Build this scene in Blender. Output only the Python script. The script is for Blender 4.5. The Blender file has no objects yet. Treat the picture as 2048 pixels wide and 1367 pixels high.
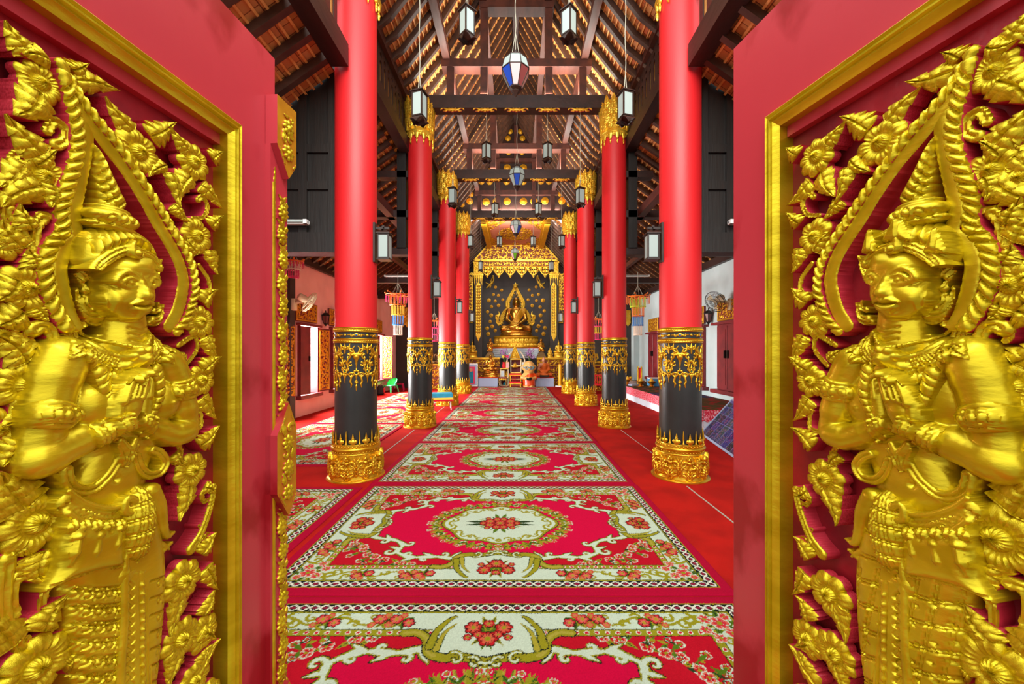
import bpy, math, random
import numpy as np
from mathutils import Vector, Matrix
random.seed(7)
PI = math.pi
FX, CX, CY, EYE = 770.0, 1031.0, 704.0, 1.515
COL = bpy.context.scene.collection
def P(px, py, Y):
    return Vector(((px-CX)*Y/FX, Y, EYE-(py-CY)*Y/FX))
# ---------------------------------------------------------------- materials
def lin(c, a=1.0):
    o = []
    for x in c[:3]:
        x = x/255.0
        o.append(x/12.92 if x <= 0.04045 else ((x+0.055)/1.055)**2.4)
    return (o[0], o[1], o[2], a)
def mat(name, c, rough=0.5, metal=0.0, c2=None, nscale=8.0, bump=0.0, bscale=60.0, stretch=(1,1,1), spec=0.5, sheen=0.0, emit=None, estr=0.0, trans=0.0, alpha=1.0, mixpos=(0.4,0.62), coat=0.0, bdist=0.02):
    m = bpy.data.materials.new(name); m.use_nodes = True
    nt = m.node_tree; b = nt.nodes['Principled BSDF']
    b.inputs['Base Color'].default_value = lin(c)
    b.inputs['Roughness'].default_value = rough
    b.inputs['Metallic'].default_value = metal
    b.inputs['Specular IOR Level'].default_value = spec
    b.inputs['Coat Weight'].default_value = coat
    b.inputs['Coat Roughness'].default_value = 0.25
    if sheen: b.inputs['Sheen Weight'].default_value = sheen
    if trans: b.inputs['Transmission Weight'].default_value = trans
    if alpha < 1: b.inputs['Alpha'].default_value = alpha
    if emit:
        b.inputs['Emission Color'].default_value = lin(emit); b.inputs['Emission Strength'].default_value = estr
    if c2 or bump:
        tc = nt.nodes.new('ShaderNodeTexCoord'); mp = nt.nodes.new('ShaderNodeMapping')
        mp.inputs['Scale'].default_value = stretch
        nt.links.new(tc.outputs['Object'], mp.inputs['Vector'])
    if c2:
        n = nt.nodes.new('ShaderNodeTexNoise'); n.inputs['Scale'].default_value = nscale; n.inputs['Detail'].default_value = 5
        r = nt.nodes.new('ShaderNodeValToRGB')
        r.color_ramp.elements[0].position = mixpos[0]; r.color_ramp.elements[0].color = lin(c)
        r.color_ramp.elements[1].position = mixpos[1]; r.color_ramp.elements[1].color = lin(c2)
        nt.links.new(mp.outputs['Vector'], n.inputs['Vector']); nt.links.new(n.outputs['Fac'], r.inputs['Fac'])
        nt.links.new(r.outputs['Color'], b.inputs['Base Color'])
    if bump:
        n2 = nt.nodes.new('ShaderNodeTexNoise'); n2.inputs['Scale'].default_value = bscale; n2.inputs['Detail'].default_value = 4
        bp = nt.nodes.new('ShaderNodeBump'); bp.inputs['Strength'].default_value = bump; bp.inputs['Distance'].default_value = bdist
        nt.links.new(mp.outputs['Vector'], n2.inputs['Vector']); nt.links.new(n2.outputs['Fac'], bp.inputs['Height'])
        nt.links.new(bp.outputs['Normal'], b.inputs['Normal'])
    return m
def attr_mat(name, rough=0.9, bump=0.0, bscale=400.0, sheen=0.0, metal=0.0):
    m = mat(name, (128,128,128), rough, metal, bump=bump, bscale=bscale, sheen=sheen, bdist=0.004)
    nt = m.node_tree; a = nt.nodes.new('ShaderNodeAttribute'); a.attribute_name = 'Col'
    nt.links.new(a.outputs['Color'], nt.nodes['Principled BSDF'].inputs['Base Color'])
    return m
# ---------------------------------------------------------------- objects
def put(o, parent=None):
    COL.objects.link(o)
    if parent is not None: o.parent = parent
    return o
def tag(o, label=None, cat=None, group=None, kind=None):
    if label: o['label'] = label
    if cat: o['category'] = cat
    if group: o['group'] = group
    if kind: o['kind'] = kind
    return o
def empty(name, loc=(0,0,0), rz=0.0, label=None, cat=None, group=None, kind=None):
    o = bpy.data.objects.new(name, None); o.empty_display_size = 0.1
    COL.objects.link(o); o.location = loc; o.rotation_euler = (0,0,rz)
    return tag(o, label, cat, group, kind)
def copy_tree(o, parent=None):
    c = o.copy(); COL.objects.link(c)
    if parent is not None: c.parent = parent
    for ch in list(o.children): copy_tree(ch, c)
    return c
def finish(me, name, mats, parent, smooth=35):
    for m in (mats if isinstance(mats, (list, tuple)) else [mats]): me.materials.append(m)
    if smooth:
        me.shade_smooth()
        if smooth < 170: me.set_sharp_from_angle(angle=math.radians(smooth))
    o = bpy.data.objects.new(name, me)
    return put(o, parent)
def np_mesh(name, v, q, mi=None):
    v = np.asarray(v, dtype=np.float32); q = np.asarray(q, dtype=np.int32)
    me = bpy.data.meshes.new(name)
    me.vertices.add(len(v)); me.vertices.foreach_set('co', v.ravel())
    n = q.shape[1]
    me.loops.add(q.size); me.loops.foreach_set('vertex_index', q.ravel())
    me.polygons.add(len(q)); me.polygons.foreach_set('loop_start', np.arange(0, q.size, n, dtype=np.int32))
    if mi is not None: me.polygons.foreach_set('material_index', np.asarray(mi, dtype=np.int32))
    me.update(calc_edges=True); me.validate()
    return me
class MB:
    def __init__(s): s.v = []; s.f = []; s.m = []
    def add(s, vs, fs, mi=0, M=None):
        b = len(s.v)
        for p in vs:
            p = Vector(p)
            if M is not None: p = M @ p
            s.v.append(p)
        for f in fs: s.f.append(tuple(b+i for i in f)); s.m.append(mi)
        return s
    def box(s, x0, x1, y0, y1, z0, z1, mi=0, M=None):
        vs = [(x0,y0,z0),(x1,y0,z0),(x1,y1,z0),(x0,y1,z0),(x0,y0,z1),(x1,y0,z1),(x1,y1,z1),(x0,y1,z1)]
        return s.add(vs, [(0,3,2,1),(4,5,6,7),(0,1,5,4),(1,2,6,5),(2,3,7,6),(3,0,4,7)], mi, M)
    def bbox(s, x0, x1, y0, y1, z0, z1, c=0.01, mi=0, M=None):
        # box with chamfered edges
        return s.prism([(x0+c,y0),(x1-c,y0),(x1,y0+c),(x1,y1-c),(x1-c,y1),(x0+c,y1),(x0,y1-c),(x0,y0+c)], z0, z1, mi, M, c)
    def prism(s, poly, z0, z1, mi=0, M=None, c=0.0):
        n = len(poly); rings = []
        if c:
            cx = sum(p[0] for p in poly)/n; cy = sum(p[1] for p in poly)/n
            def sh(p): 
                d = Vector((cx-p[0], cy-p[1])); l = max(d.length, 1e-6); d = d*(min(c, l*.9)/l); return (p[0]+d.x, p[1]+d.y)
            ins = [sh(p) for p in poly]
            rings = [(ins, z0), (poly, z0+c), (poly, z1-c), (ins, z1)]
        else: rings = [(poly, z0), (poly, z1)]
        vs = [(p[0], p[1], z) for (pl, z) in rings for p in pl]
        fs = []
        for k in range(len(rings)-1):
            for i in range(n):
                j = (i+1) % n; fs.append((k*n+i, k*n+j, (k+1)*n+j, (k+1)*n+i))
        fs.append(tuple(reversed(range(n)))); fs.append(tuple((len(rings)-1)*n+i for i in range(n)))
        return s.add(vs, fs, mi, M)
    def beam(s, p, q, w, h, mi=0, up=(0,0,1)):
        p = Vector(p); q = Vector(q); d = (q-p); L = d.length; d.normalize()
        u = Vector(up); sd = d.cross(u)
        if sd.length < 1e-4: sd = d.cross(Vector((0,1,0)))
        sd.normalize(); u = sd.cross(d)
        M = Matrix(((d.x,sd.x,u.x,p.x),(d.y,sd.y,u.y,p.y),(d.z,sd.z,u.z,p.z),(0,0,0,1)))
        return s.box(0, L, -w/2, w/2, -h/2, h/2, mi, M)
    def tube(s, pts, r, n=8, mi=0, M=None, closed=False):
        pts = [Vector(p) for p in pts]; N = len(pts)
        rs = r if isinstance(r, (list, tuple)) else [r]*N
        vs = []; ref = None
        for i, p in enumerate(pts):
            if closed: t = pts[(i+1) % N]-pts[i-1]
            else: t = pts[min(i+1, N-1)]-pts[max(i-1, 0)]
            if t.length < 1e-9: t = Vector((0,0,1))
            t.normalize()
            if ref is None: ref = Vector((0,0,1)) if abs(t.z) < .9 else Vector((1,0,0))
            a = t.cross(ref); 
            if a.length < 1e-5: a = t.cross(Vector((0.3,1,0.2)))
            a.normalize(); b = a.cross(t); ref = b
            for k in range(n):
                an = 2*PI*k/n; vs.append(p+(a*math.cos(an)+b*math.sin(an))*rs[i])
        fs = []
        for i in range(N if closed else N-1):
            for k in range(n):
                l = (k+1) % n; i2 = (i+1) % N
                fs.append((i*n+k, i*n+l, i2*n+l, i2*n+k))
        if not closed:
            fs.append(tuple(reversed(range(n)))); fs.append(tuple((N-1)*n+k for k in range(n)))
        return s.add(vs, [tuple(reversed(f)) for f in fs], mi, M)
    def lathe(s, prof, n=32, c=(0,0,0), mi=0, M=None, sx=1.0, sy=1.0, wob=None):
        vs = []; N = len(prof)
        for (r, z) in prof:
            for k in range(n):
                a = 2*PI*k/n; rr = r*(wob(a, z) if wob else 1.0)
                vs.append((c[0]+rr*math.cos(a)*sx, c[1]+rr*math.sin(a)*sy, c[2]+z))
        fs = []
        for i in range(N-1):
            for k in range(n):
                l = (k+1) % n; fs.append((i*n+k, i*n+l, (i+1)*n+l, (i+1)*n+k))
        fs.append(tuple(reversed(range(n)))); fs.append(tuple((N-1)*n+k for k in range(n)))
        return s.add(vs, fs, mi, M)
    def ball(s, c, rx, ry=None, rz=None, n=12, m=8, mi=0, M=None):
        ry = rx if ry is None else ry; rz = rx if rz is None else rz
        prof = [(math.sin(PI*i/m), -math.cos(PI*i/m)) for i in range(m+1)]
        prof[0] = (0.02, -1); prof[-1] = (0.02, 1)
        vs = []; fs = []
        for (r, z) in prof:
            for k in range(n):
                a = 2*PI*k/n; vs.append((c[0]+rx*r*math.cos(a), c[1]+ry*r*math.sin(a), c[2]+rz*z))
        for i in range(m):
            for k in range(n):
                l = (k+1) % n; fs.append((i*n+k, i*n+l, (i+1)*n+l, (i+1)*n+k))
        fs.append(tuple(reversed(range(n)))); fs.append(tuple(m*n+k for k in range(n)))
        return s.add(vs, fs, mi, M)
    def mesh(s, name):
        me = bpy.data.meshes.new(name); me.from_pydata([tuple(p) for p in s.v], [], s.f)
        me.polygons.foreach_set('material_index', s.m); me.update(); return me
    def build(s, name, mats, parent=None, smooth=35):
        return finish(s.mesh(name), name, mats, parent, smooth)
def catmull(pts, n=8):
    pts = [np.array(p, dtype=float) for p in pts]; out = []
    for i in range(len(pts)-1):
        p0 = pts[max(i-1,0)]; p1 = pts[i]; p2 = pts[i+1]; p3 = pts[min(i+2, len(pts)-1)]
        for k in range(n):
            t = k/n
            out.append(0.5*((2*p1)+(-p0+p2)*t+(2*p0-5*p1+4*p2-p3)*t*t+(-p0+3*p1-3*p2+p3)*t**3))
    out.append(pts[-1]); return np.array(out)
# ---------------------------------------------------------------- carved height fields
class Fld:
    def __init__(s, u0, u1, v0, v1, res, h0=0.0):
        s.u = np.arange(u0, u1+res*.5, res); s.v = np.arange(v0, v1+res*.5, res); s.res = res
        s.U, s.V = np.meshgrid(s.u, s.v); s.f = np.full(s.U.shape, -9.0); s.h = np.full(s.U.shape, float(h0)); s.h0 = h0
    def win(s, ua, ub, va, vb):
        i0 = max(int((ua-s.u[0])/s.res)-1, 0); i1 = min(int((ub-s.u[0])/s.res)+3, len(s.u))
        j0 = max(int((va-s.v[0])/s.res)-1, 0); j1 = min(int((vb-s.v[0])/s.res)+3, len(s.v))
        if i1 <= i0 or j1 <= j0: return None
        return (slice(j0, j1), slice(i0, i1))
    def comb(s, w, fn, hn, sm):
        ins = fn > -1.5*s.res
        f0 = s.f[w]; h0 = s.h[w]
        old = f0 > 0
        if sm:
            mx = np.where(old, 0.5*(h0+hn+np.sqrt((h0-hn)**2+sm*sm))-sm*.25, hn)
            mx = np.maximum(mx, np.maximum(h0, hn))
        else: mx = np.where(old, np.maximum(h0, hn), np.maximum(hn, s.h0))
        s.h[w] = np.where(ins, mx, h0); s.f[w] = np.maximum(f0, fn)
    def cap(s, a, b, ra, rb, base, k=1.0, sm=0.0, H=None):
        R = max(ra, rb)+2*s.res
        w = s.win(min(a[0],b[0])-R, max(a[0],b[0])+R, min(a[1],b[1])-R, max(a[1],b[1])+R)
        if w is None: return
        U = s.U[w]; V = s.V[w]; dx = b[0]-a[0]; dy = b[1]-a[1]; L = dx*dx+dy*dy+1e-12
        t = np.clip(((U-a[0])*dx+(V-a[1])*dy)/L, 0, 1)
        d = np.hypot(U-a[0]-t*dx, V-a[1]-t*dy); r = ra+(rb-ra)*t
        bs = base if not isinstance(base, tuple) else base[0]+(base[1]-base[0])*t
        q = np.sqrt(np.maximum(1-(d/np.maximum(r,1e-6))**2, 0))
        s.comb(w, r-d, bs+k*r*q, sm)
    def line(s, pts, r, base, k=1.0, sm=0.0):
        n = len(pts); rs = r if isinstance(r, (list, tuple, np.ndarray)) else [r]*n
        bs = base if isinstance(base, (list, np.ndarray)) else [base]*n
        for i in range(n-1): s.cap(pts[i], pts[i+1], rs[i], rs[i+1], (bs[i], bs[i+1]), k, sm)
    def ell(s, c, ru, rv, base, H, ang=0.0, sm=0.0, pw=0.5):
        R = max(ru, rv)+2*s.res
        w = s.win(c[0]-R, c[0]+R, c[1]-R, c[1]+R)
        if w is None: return
        X = s.U[w]-c[0]; Y = s.V[w]-c[1]; ca = math.cos(ang); sa = math.sin(ang)
        x = (X*ca+Y*sa)/ru; y = (-X*sa+Y*ca)/rv; q = np.hypot(x, y)
        s.comb(w, (1-q)*min(ru, rv), base+H*np.maximum(1-q*q, 0)**pw, sm)
    def sdf(s, poly, w):
        U = s.U[w]; V = s.V[w]; P_ = np.asarray(poly, dtype=float); Q = np.roll(P_, -1, 0)
        d = np.full(U.shape, 1e9); ins = np.zeros(U.shape, bool)
        for (a, b) in zip(P_, Q):
            dx, dy = b-a; t = np.clip(((U-a[0])*dx+(V-a[1])*dy)/(dx*dx+dy*dy+1e-12), 0, 1)
            d = np.minimum(d, np.hypot(U-a[0]-t*dx, V-a[1]-t*dy))
            c = ((a[1] > V) != (b[1] > V)) & (U < (b[0]-a[0])*(V-a[1])/(b[1]-a[1]+1e-15)+a[0]); ins ^= c
        return np.where(ins, d, -d)
    def poly(s, poly, base, H, R, sm=0.0):
        P_ = np.asarray(poly); m = 2*s.res
        w = s.win(P_[:,0].min()-m, P_[:,0].max()+m, P_[:,1].min()-m, P_[:,1].max()+m)
        if w is None: return
        f = s.sdf(poly, w); q = np.clip(f/R, 0, 1)
        s.comb(w, f, base+H*np.sqrt(np.maximum(1-(1-q)**2, 0)), sm)
    def groove(s, pts, wd, dep, only=True):
        A = np.asarray(pts, dtype=float); R = wd*2.5
        w = s.win(A[:,0].min()-R, A[:,0].max()+R, A[:,1].min()-R, A[:,1].max()+R)
        if w is None: return
        U = s.U[w]; V = s.V[w]; d = np.full(U.shape, 9.0)
        for a, b in zip(A[:-1], A[1:]):
            dx = b[0]-a[0]; dy = b[1]-a[1]; t = np.clip(((U-a[0])*dx+(V-a[1])*dy)/(dx*dx+dy*dy+1e-12), 0, 1)
            d = np.minimum(d, np.hypot(U-a[0]-t*dx, V-a[1]-t*dy))
        s.h[w] -= dep*np.exp(-(d/wd)**2)
    def sample(s, U, V):
        x = np.clip((U-s.u[0])/s.res, 0, len(s.u)-1.001); y = np.clip((V-s.v[0])/s.res, 0, len(s.v)-1.001)
        i = x.astype(int); j = y.astype(int); fx = x-i; fy = y-j; h = s.h
        return (h[j,i]*(1-fx)*(1-fy)+h[j,i+1]*fx*(1-fy)+h[j+1,i]*(1-fx)*fy+h[j+1,i+1]*fx*fy)
    def bump(s, c, ru, rv, H, ang=0.0):
        R = max(ru, rv)*2.6
        w = s.win(c[0]-R, c[0]+R, c[1]-R, c[1]+R)
        if w is None: return
        X = s.U[w]-c[0]; Y = s.V[w]-c[1]; ca = math.cos(ang); sa = math.sin(ang)
        s.h[w] += H*np.exp(-((X*ca+Y*sa)/ru)**2-((-X*sa+Y*ca)/rv)**2)
    def mesh(s, name, back, fmap, flip=False, side=1, clipf=None):
        f = s.f if clipf is None else np.minimum(s.f, clipf)
        fc = 0.25*(f[:-1,:-1]+f[1:,:-1]+f[:-1,1:]+f[1:,1:]); C = fc > 0
        nv, nu = f.shape
        cnt = np.zeros(f.shape, np.int8)
        cnt[:-1,:-1] += C; cnt[1:,:-1] += C; cnt[:-1,1:] += C; cnt[1:,1:] += C
        used = cnt > 0; bnd = used & (cnt < 4)
        gy, gx = np.gradient(f, s.res); g2 = gx*gx+gy*gy+1e-6
        st = np.clip(f/np.sqrt(g2), -1.2*s.res, 1.2*s.res)/np.sqrt(g2)
        edge = np.zeros(f.shape, bool); edge[0,:] = edge[-1,:] = True; edge[:,0] = edge[:,-1] = True
        mv = bnd & ~edge
        U = np.where(mv, s.U-st*gx, s.U); V = np.where(mv, s.V-st*gy, s.V)
        idx = -np.ones(f.shape, np.int64); idx[used] = np.arange(used.sum())
        top = np.stack([U[used], V[used], s.h[used]], 1)
        a = idx[:-1,:-1][C]; b = idx[:-1,1:][C]; c = idx[1:,1:][C]; d = idx[1:,:-1][C]
        q = [np.stack([a,b,c,d],1)]
        bidx = -np.ones(f.shape, np.int64); nb = int(bnd.sum()); bidx[bnd] = len(top)+np.arange(nb)
        bot = np.stack([U[bnd], V[bnd], np.full(nb, back)], 1)
        Cp = np.pad(C, 1)
        def sidewall(m, p0, p1):  # m mask of cells, p0->p1 edge direction ccw
            q.append(np.stack([idx[p1][m], idx[p0][m], bidx[p0][m], bidx[p1][m]], 1))
        S0 = (slice(0,-1), slice(0,-1)); S1 = (slice(0,-1), slice(1,None)); S2 = (slice(1,None), slice(1,None)); S3 = (slice(1,None), slice(0,-1))
        sidewall(C & ~Cp[:-2,1:-1], S0, S1); sidewall(C & ~Cp[1:-1,2:], S1, S2)
        sidewall(C & ~Cp[2:,1:-1], S2, S3); sidewall(C & ~Cp[1:-1,:-2], S3, S0)
        nt = len(q[0]); q = np.concatenate(q); mi = np.zeros(len(q), np.int32); mi[nt:] = side
        v = np.concatenate([top, bot]); v3 = fmap(v[:,0], v[:,1], v[:,2])
        if flip: q = q[:, ::-1]
        return np_mesh(name, v3, q, mi)
def fm_front(x0=0.0, y0=0.0, z0=0.0):   # faces -Y
    return lambda u, v, w: np.stack([u+x0, y0-w, v+z0], 1)
def spiral(c, r0, a0, turns, n=18, shrink=0.12, d=1):
    out = []
    for i in range(n+1):
        t = i/n; r = r0*(1-(1-shrink)*t); a = a0+d*turns*2*PI*t
        out.append((c[0]+r*math.cos(a), c[1]+r*math.sin(a)))
    return out

# ---------------------------------------------------------------- smooth solid bodies (surface nets)
def sd_prims(prims, k, X, Y, Z):
    D_ = None
    for p in prims:
        if p[0] == 'c':
            a, b, ra, rb = p[1:5]; bx, by, bz = b[0]-a[0], b[1]-a[1], b[2]-a[2]
            t = np.clip(((X-a[0])*bx+(Y-a[1])*by+(Z-a[2])*bz)/(bx*bx+by*by+bz*bz+1e-12), 0, 1)
            d = np.sqrt((X-a[0]-t*bx)**2+(Y-a[1]-t*by)**2+(Z-a[2]-t*bz)**2)-(ra+(rb-ra)*t)
        else:
            c, r = p[1:3]; q = np.sqrt(((X-c[0])/r[0])**2+((Y-c[1])/r[1])**2+((Z-c[2])/r[2])**2)+1e-9
            q2 = np.sqrt(((X-c[0])/r[0]**2)**2+((Y-c[1])/r[1]**2)**2+((Z-c[2])/r[2]**2)**2)+1e-9
            d = q*(q-1)/q2
        if D_ is None: D_ = d
        else:
            h = np.maximum(k-np.abs(D_-d), 0)/k; D_ = np.minimum(D_, d)-h*h*k*.25
    return D_
def nets(prims, k, res, name, post=None):
    lo = [1e9]*3; hi = [-1e9]*3
    for p in prims:
        if p[0] == 'c': pts = [(p[1], p[3]), (p[2], p[4])]
        else: pts = [(p[1], max(p[2]))]
        for c, r in pts:
            for i in range(3): lo[i] = min(lo[i], c[i]-r-3*res); hi[i] = max(hi[i], c[i]+r+3*res)
    ax = [np.arange(lo[i], hi[i], res) for i in range(3)]
    X, Y, Z = np.meshgrid(*ax, indexing='ij'); d = sd_prims(prims, k, X, Y, Z)
    if post is not None: d = post(d, X, Y, Z)
    d = np.pad(d, 1, constant_values=1.0); o = np.array([a[0]-res for a in ax])
    n = np.array(d.shape)-1; ins = d < 0
    S = np.zeros(tuple(n)+(3,)); C_ = np.zeros(tuple(n))
    for axis in range(3):
        oth = [i for i in range(3) if i != axis]
        for da in (0,1):
            for db in (0,1):
                s0 = [slice(0,m) for m in n]; s0[oth[0]] = slice(da, n[oth[0]]+da); s0[oth[1]] = slice(db, n[oth[1]]+db); s1 = list(s0); s1[axis] = slice(1, n[axis]+1)
                a = d[tuple(s0)]; b = d[tuple(s1)]; m = (a < 0) != (b < 0); t = np.where(m, a/np.where(m, a-b, 1), 0)
                off = [0,0,0]; off[oth[0]] = da; off[oth[1]] = db
                for i in range(3): S[...,i] += m*(off[i] if i != axis else t)
                C_ += m
    act = C_ > 0; idx = -np.ones(act.shape, np.int64); idx[act] = np.arange(act.sum())
    g = np.stack(np.nonzero(act), 1); V_ = (g+S[act]/C_[act][:,None])*res+o
    Q = []
    for axis in range(3):
        u, v = [(1,2),(2,0),(0,1)][axis]
        s0 = [slice(1,m) for m in n]; s0[axis] = slice(0, n[axis]); s1 = [slice(1,m) for m in n]; s1[axis] = slice(1, n[axis]+1)
        a = ins[tuple(s0)]; b = ins[tuple(s1)]
        def cell(du, dv):
            t = [slice(1,m) for m in n]; t[axis] = slice(0, n[axis]); t[u] = slice(1-du, n[u]-du); t[v] = slice(1-dv, n[v]-dv); return idx[tuple(t)]
        q = np.stack([cell(1,1), cell(0,1), cell(0,0), cell(1,0)], -1)
        Q.append(q[a & ~b]); Q.append(q[b & ~a][:, ::-1])
    return np_mesh(name, V_, np.concatenate(Q))
def carve(F_, W, H, sc, seed, base, k=.8, x0=0.0, y0=0.0, dense=1.0):
    r = random.Random(seed); nx = max(1, int(round(W/sc))); ny = max(1, int(round(H/sc))); sx = W/nx; sy = H/ny; m = min(sx, sy)
    for j in range(ny):
        for i in range(nx):
            c = (x0+(i+.5)*sx+r.uniform(-.08,.08)*m, y0+(j+.5)*sy+r.uniform(-.08,.08)*m); d = 1 if (i+j) % 2 else -1; a = r.uniform(0, 6.3)
            curl(F_, c, m*.44, a, d, m*.15, base, k, 1.1)
            for q in range(3):
                an = a+2.1*q+r.uniform(-.3,.3); p = (c[0]+m*.40*math.cos(an), c[1]+m*.40*math.sin(an)); e = (p[0]+m*.34*math.cos(an+d*.9), p[1]+m*.34*math.sin(an+d*.9))
                F_.line([p, ((p[0]+e[0])/2, (p[1]+e[1])/2), e], [m*.07, m*.15, m*.02], base, k)
            if r.random() < .4:
                for q in range(6): F_.ell((c[0]+m*.11*math.cos(q*PI/3), c[1]+m*.11*math.sin(q*PI/3)), m*.09, m*.09, base, m*.08)
                F_.ell(c, m*.08, m*.08, base, m*.12)
# ================================================================ materials of the place
M = {}
M['gold'] = mat('gilding', (196,172,14), 0.32, 0.68, c2=(220,198,32), nscale=5, bump=0.18, bscale=22, stretch=(1,1,2.5), bdist=0.01)
M['gold2'] = mat('gilding_relief', (226,172,40), 0.36, 0.6, c2=(238,196,66), nscale=9, bump=0.15, bscale=40, bdist=0.01)
M['goldcol'] = mat('column_gilding', (206,154,30), 0.3, 0.85, c2=(224,180,50), nscale=9, bump=0.15, bscale=40, bdist=0.01)
M['goldflat'] = mat('gold_paint', (216,160,30), 0.45, 0.5, c2=(196,138,22), nscale=14)
M['bronze'] = mat('polished_bronze', (228,170,66), 0.27, 0.9, c2=(190,122,44), nscale=3)
M['doorred'] = mat('door_red_lacquer', (186,54,64), 0.34, 0.0, c2=(152,22,30), nscale=3.2, bump=0.08, bscale=9, stretch=(1,1,.6), mixpos=(0.52,0.60), coat=0.25)
M['doordeep'] = mat('carving_ground_red', (158,22,34), 0.45, 0.0, c2=(118,14,26), nscale=6, bump=0.25, bscale=14)
M['sidepink'] = mat('carving_side_red', (196,48,66), 0.5, 0.0, c2=(166,28,42), nscale=12)
M['colred'] = mat('column_red', (206,27,33), 0.5, 0.0, c2=(200,22,28), nscale=1.5, bump=0.04, bscale=70, stretch=(1,1,.2))
M['colblack'] = mat('column_black', (25,28,27), 0.36, 0.0, c2=(33,36,35), nscale=3, bump=0.04, bscale=60, coat=0.1)
M['timber'] = mat('dark_timber', (50,25,18), 0.5, 0.0, c2=(36,18,13), nscale=5, bump=0.2, bscale=14, stretch=(1,.25,1))
M['timber2'] = mat('brown_timber', (84,40,27), 0.5, 0.0, c2=(62,29,20), nscale=5, bump=0.2, bscale=14, stretch=(1,.3,1))
M['rafter'] = mat('rafter_timber', (74,48,36), 0.5, 0.0, c2=(50,32,25), nscale=4)
M['blackwood'] = mat('black_wood', (24,17,12), 0.5, 0.0, c2=(17,12,9), nscale=4, stretch=(3,3,.3), bump=.1, bscale=12)
M['batten'] = mat('batten_wood', (244,184,104), 0.6, 0.0, c2=(222,146,72), nscale=10)
M['carpet'] = mat('red_carpet', (172,24,16), 0.95, 0.0, c2=(152,21,14), nscale=3, bump=0.3, bscale=220, spec=0.1)
M['pink'] = mat('pink_plaster', (238,184,176), 0.8, 0.0, c2=(230,172,165), nscale=2)
M['white'] = mat('white_plaster', (190,206,206), 0.8, 0.0, c2=(182,198,198), nscale=2)
M['wallblack'] = mat('black_plaster', (58,50,44), 0.6, 0.0, c2=(48,42,38), nscale=2)
M['shutter'] = mat('maroon_paint', (128,34,38), 0.45, 0.0, c2=(108,26,32), nscale=4)
M['iron'] = mat('dark_iron', (36,30,28), 0.4, 0.5)
M['lampwood'] = mat('lamp_wood', (48,30,22), 0.4, 0.0, c2=(36,22,16), nscale=9)
M['frost'] = mat('frosted_glass', (150,166,162), 0.4, 0.0, emit=(226,236,230), estr=0.02)
M['blueglass'] = mat('blue_glass', (28,70,170), 0.25, 0.0)
M['pinkglass'] = mat('pink_glass', (214,168,170), 0.3, 0.0)
M['greenglass'] = mat('green_glass', (90,150,20), 0.3, 0.0)
M['mauveglass'] = mat('maroon_glass', (120,60,58), 0.3, 0.0)
M['cord'] = mat('pale_cord', (160,158,140), 0.7, 0.0)
M['whiteplastic'] = mat('white_plastic', (232,234,230), 0.35, 0.0)
M['cream'] = mat('cream_plastic', (226,214,176), 0.4, 0.0)
M['gemblue'] = mat('blue_gem', (30,90,150), 0.1, 0.0)
M['gemgreen'] = mat('green_gem', (10,84,50), 0.1, 0.0)
# roof tiles: brick pattern over the clay
def tile_mat():
    m = mat('clay_roof_tiles', (200,110,50), 0.75); nt = m.node_tree; b = nt.nodes['Principled BSDF']
    tc = nt.nodes.new('ShaderNodeTexCoord'); sp = nt.nodes.new('ShaderNodeSeparateXYZ'); cb = nt.nodes.new('ShaderNodeCombineXYZ')
    br = nt.nodes.new('ShaderNodeTexBrick'); br.inputs['Scale'].default_value = 1.0
    br.inputs['Brick Width'].default_value = 0.115; br.inputs['Row Height'].default_value = 0.145
    br.inputs['Mortar Size'].default_value = 0.004; br.inputs['Bias'].default_value = -0.1
    br.inputs['Color1'].default_value = lin((255,190,112)); br.inputs['Color2'].default_value = lin((232,134,74)); br.inputs['Mortar'].default_value = lin((150,84,46))
    no = nt.nodes.new('ShaderNodeTexNoise'); no.inputs['Scale'].default_value = 2.5
    mx = nt.nodes.new('ShaderNodeMix'); mx.data_type = 'RGBA'; mx.blend_type = 'MULTIPLY'; mx.inputs['Factor'].default_value = 0.5
    L = nt.links.new
    L(tc.outputs['Object'], sp.inputs[0]); L(sp.outputs['Y'], cb.inputs['X']); L(sp.outputs['Z'], cb.inputs['Y']); L(cb.outputs[0], br.inputs['Vector'])
    L(tc.outputs['Object'], no.inputs['Vector']); L(br.outputs['Color'], mx.inputs['A']); L(no.outputs['Color'], mx.inputs['B']); L(mx.outputs['Result'], b.inputs['Base Color'])
    return m
M['tiles'] = tile_mat()
M['rugcol'] = attr_mat('rug_pile', 1.0, bump=0.5, bscale=350)
M['rugcol'].node_tree.nodes['Principled BSDF'].inputs['Specular IOR Level'].default_value = 0.08
M['colattr'] = attr_mat('painted_surface', 0.6)
# ================================================================ camera and render look
cam = bpy.data.cameras.new('camera'); camo = bpy.data.objects.new('camera', cam); COL.objects.link(camo)
camo.location = (0, 0, EYE); camo.rotation_euler = (PI/2, 0, 0)
cam.sensor_width = 36.0; cam.lens = FX/2048*36.0; cam.shift_x = -(CX-1024)/2048; cam.shift_y = (CY-683.5)/2048
cam.clip_start = 0.02; cam.clip_end = 200
sc = bpy.context.scene; sc.camera = camo
sc.view_settings.view_transform = 'Standard'; sc.view_settings.look = 'None'; sc.view_settings.gamma = 1.0
sc.view_settings.exposure = -0.12; sc.view_settings.use_curve_mapping = False
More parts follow.
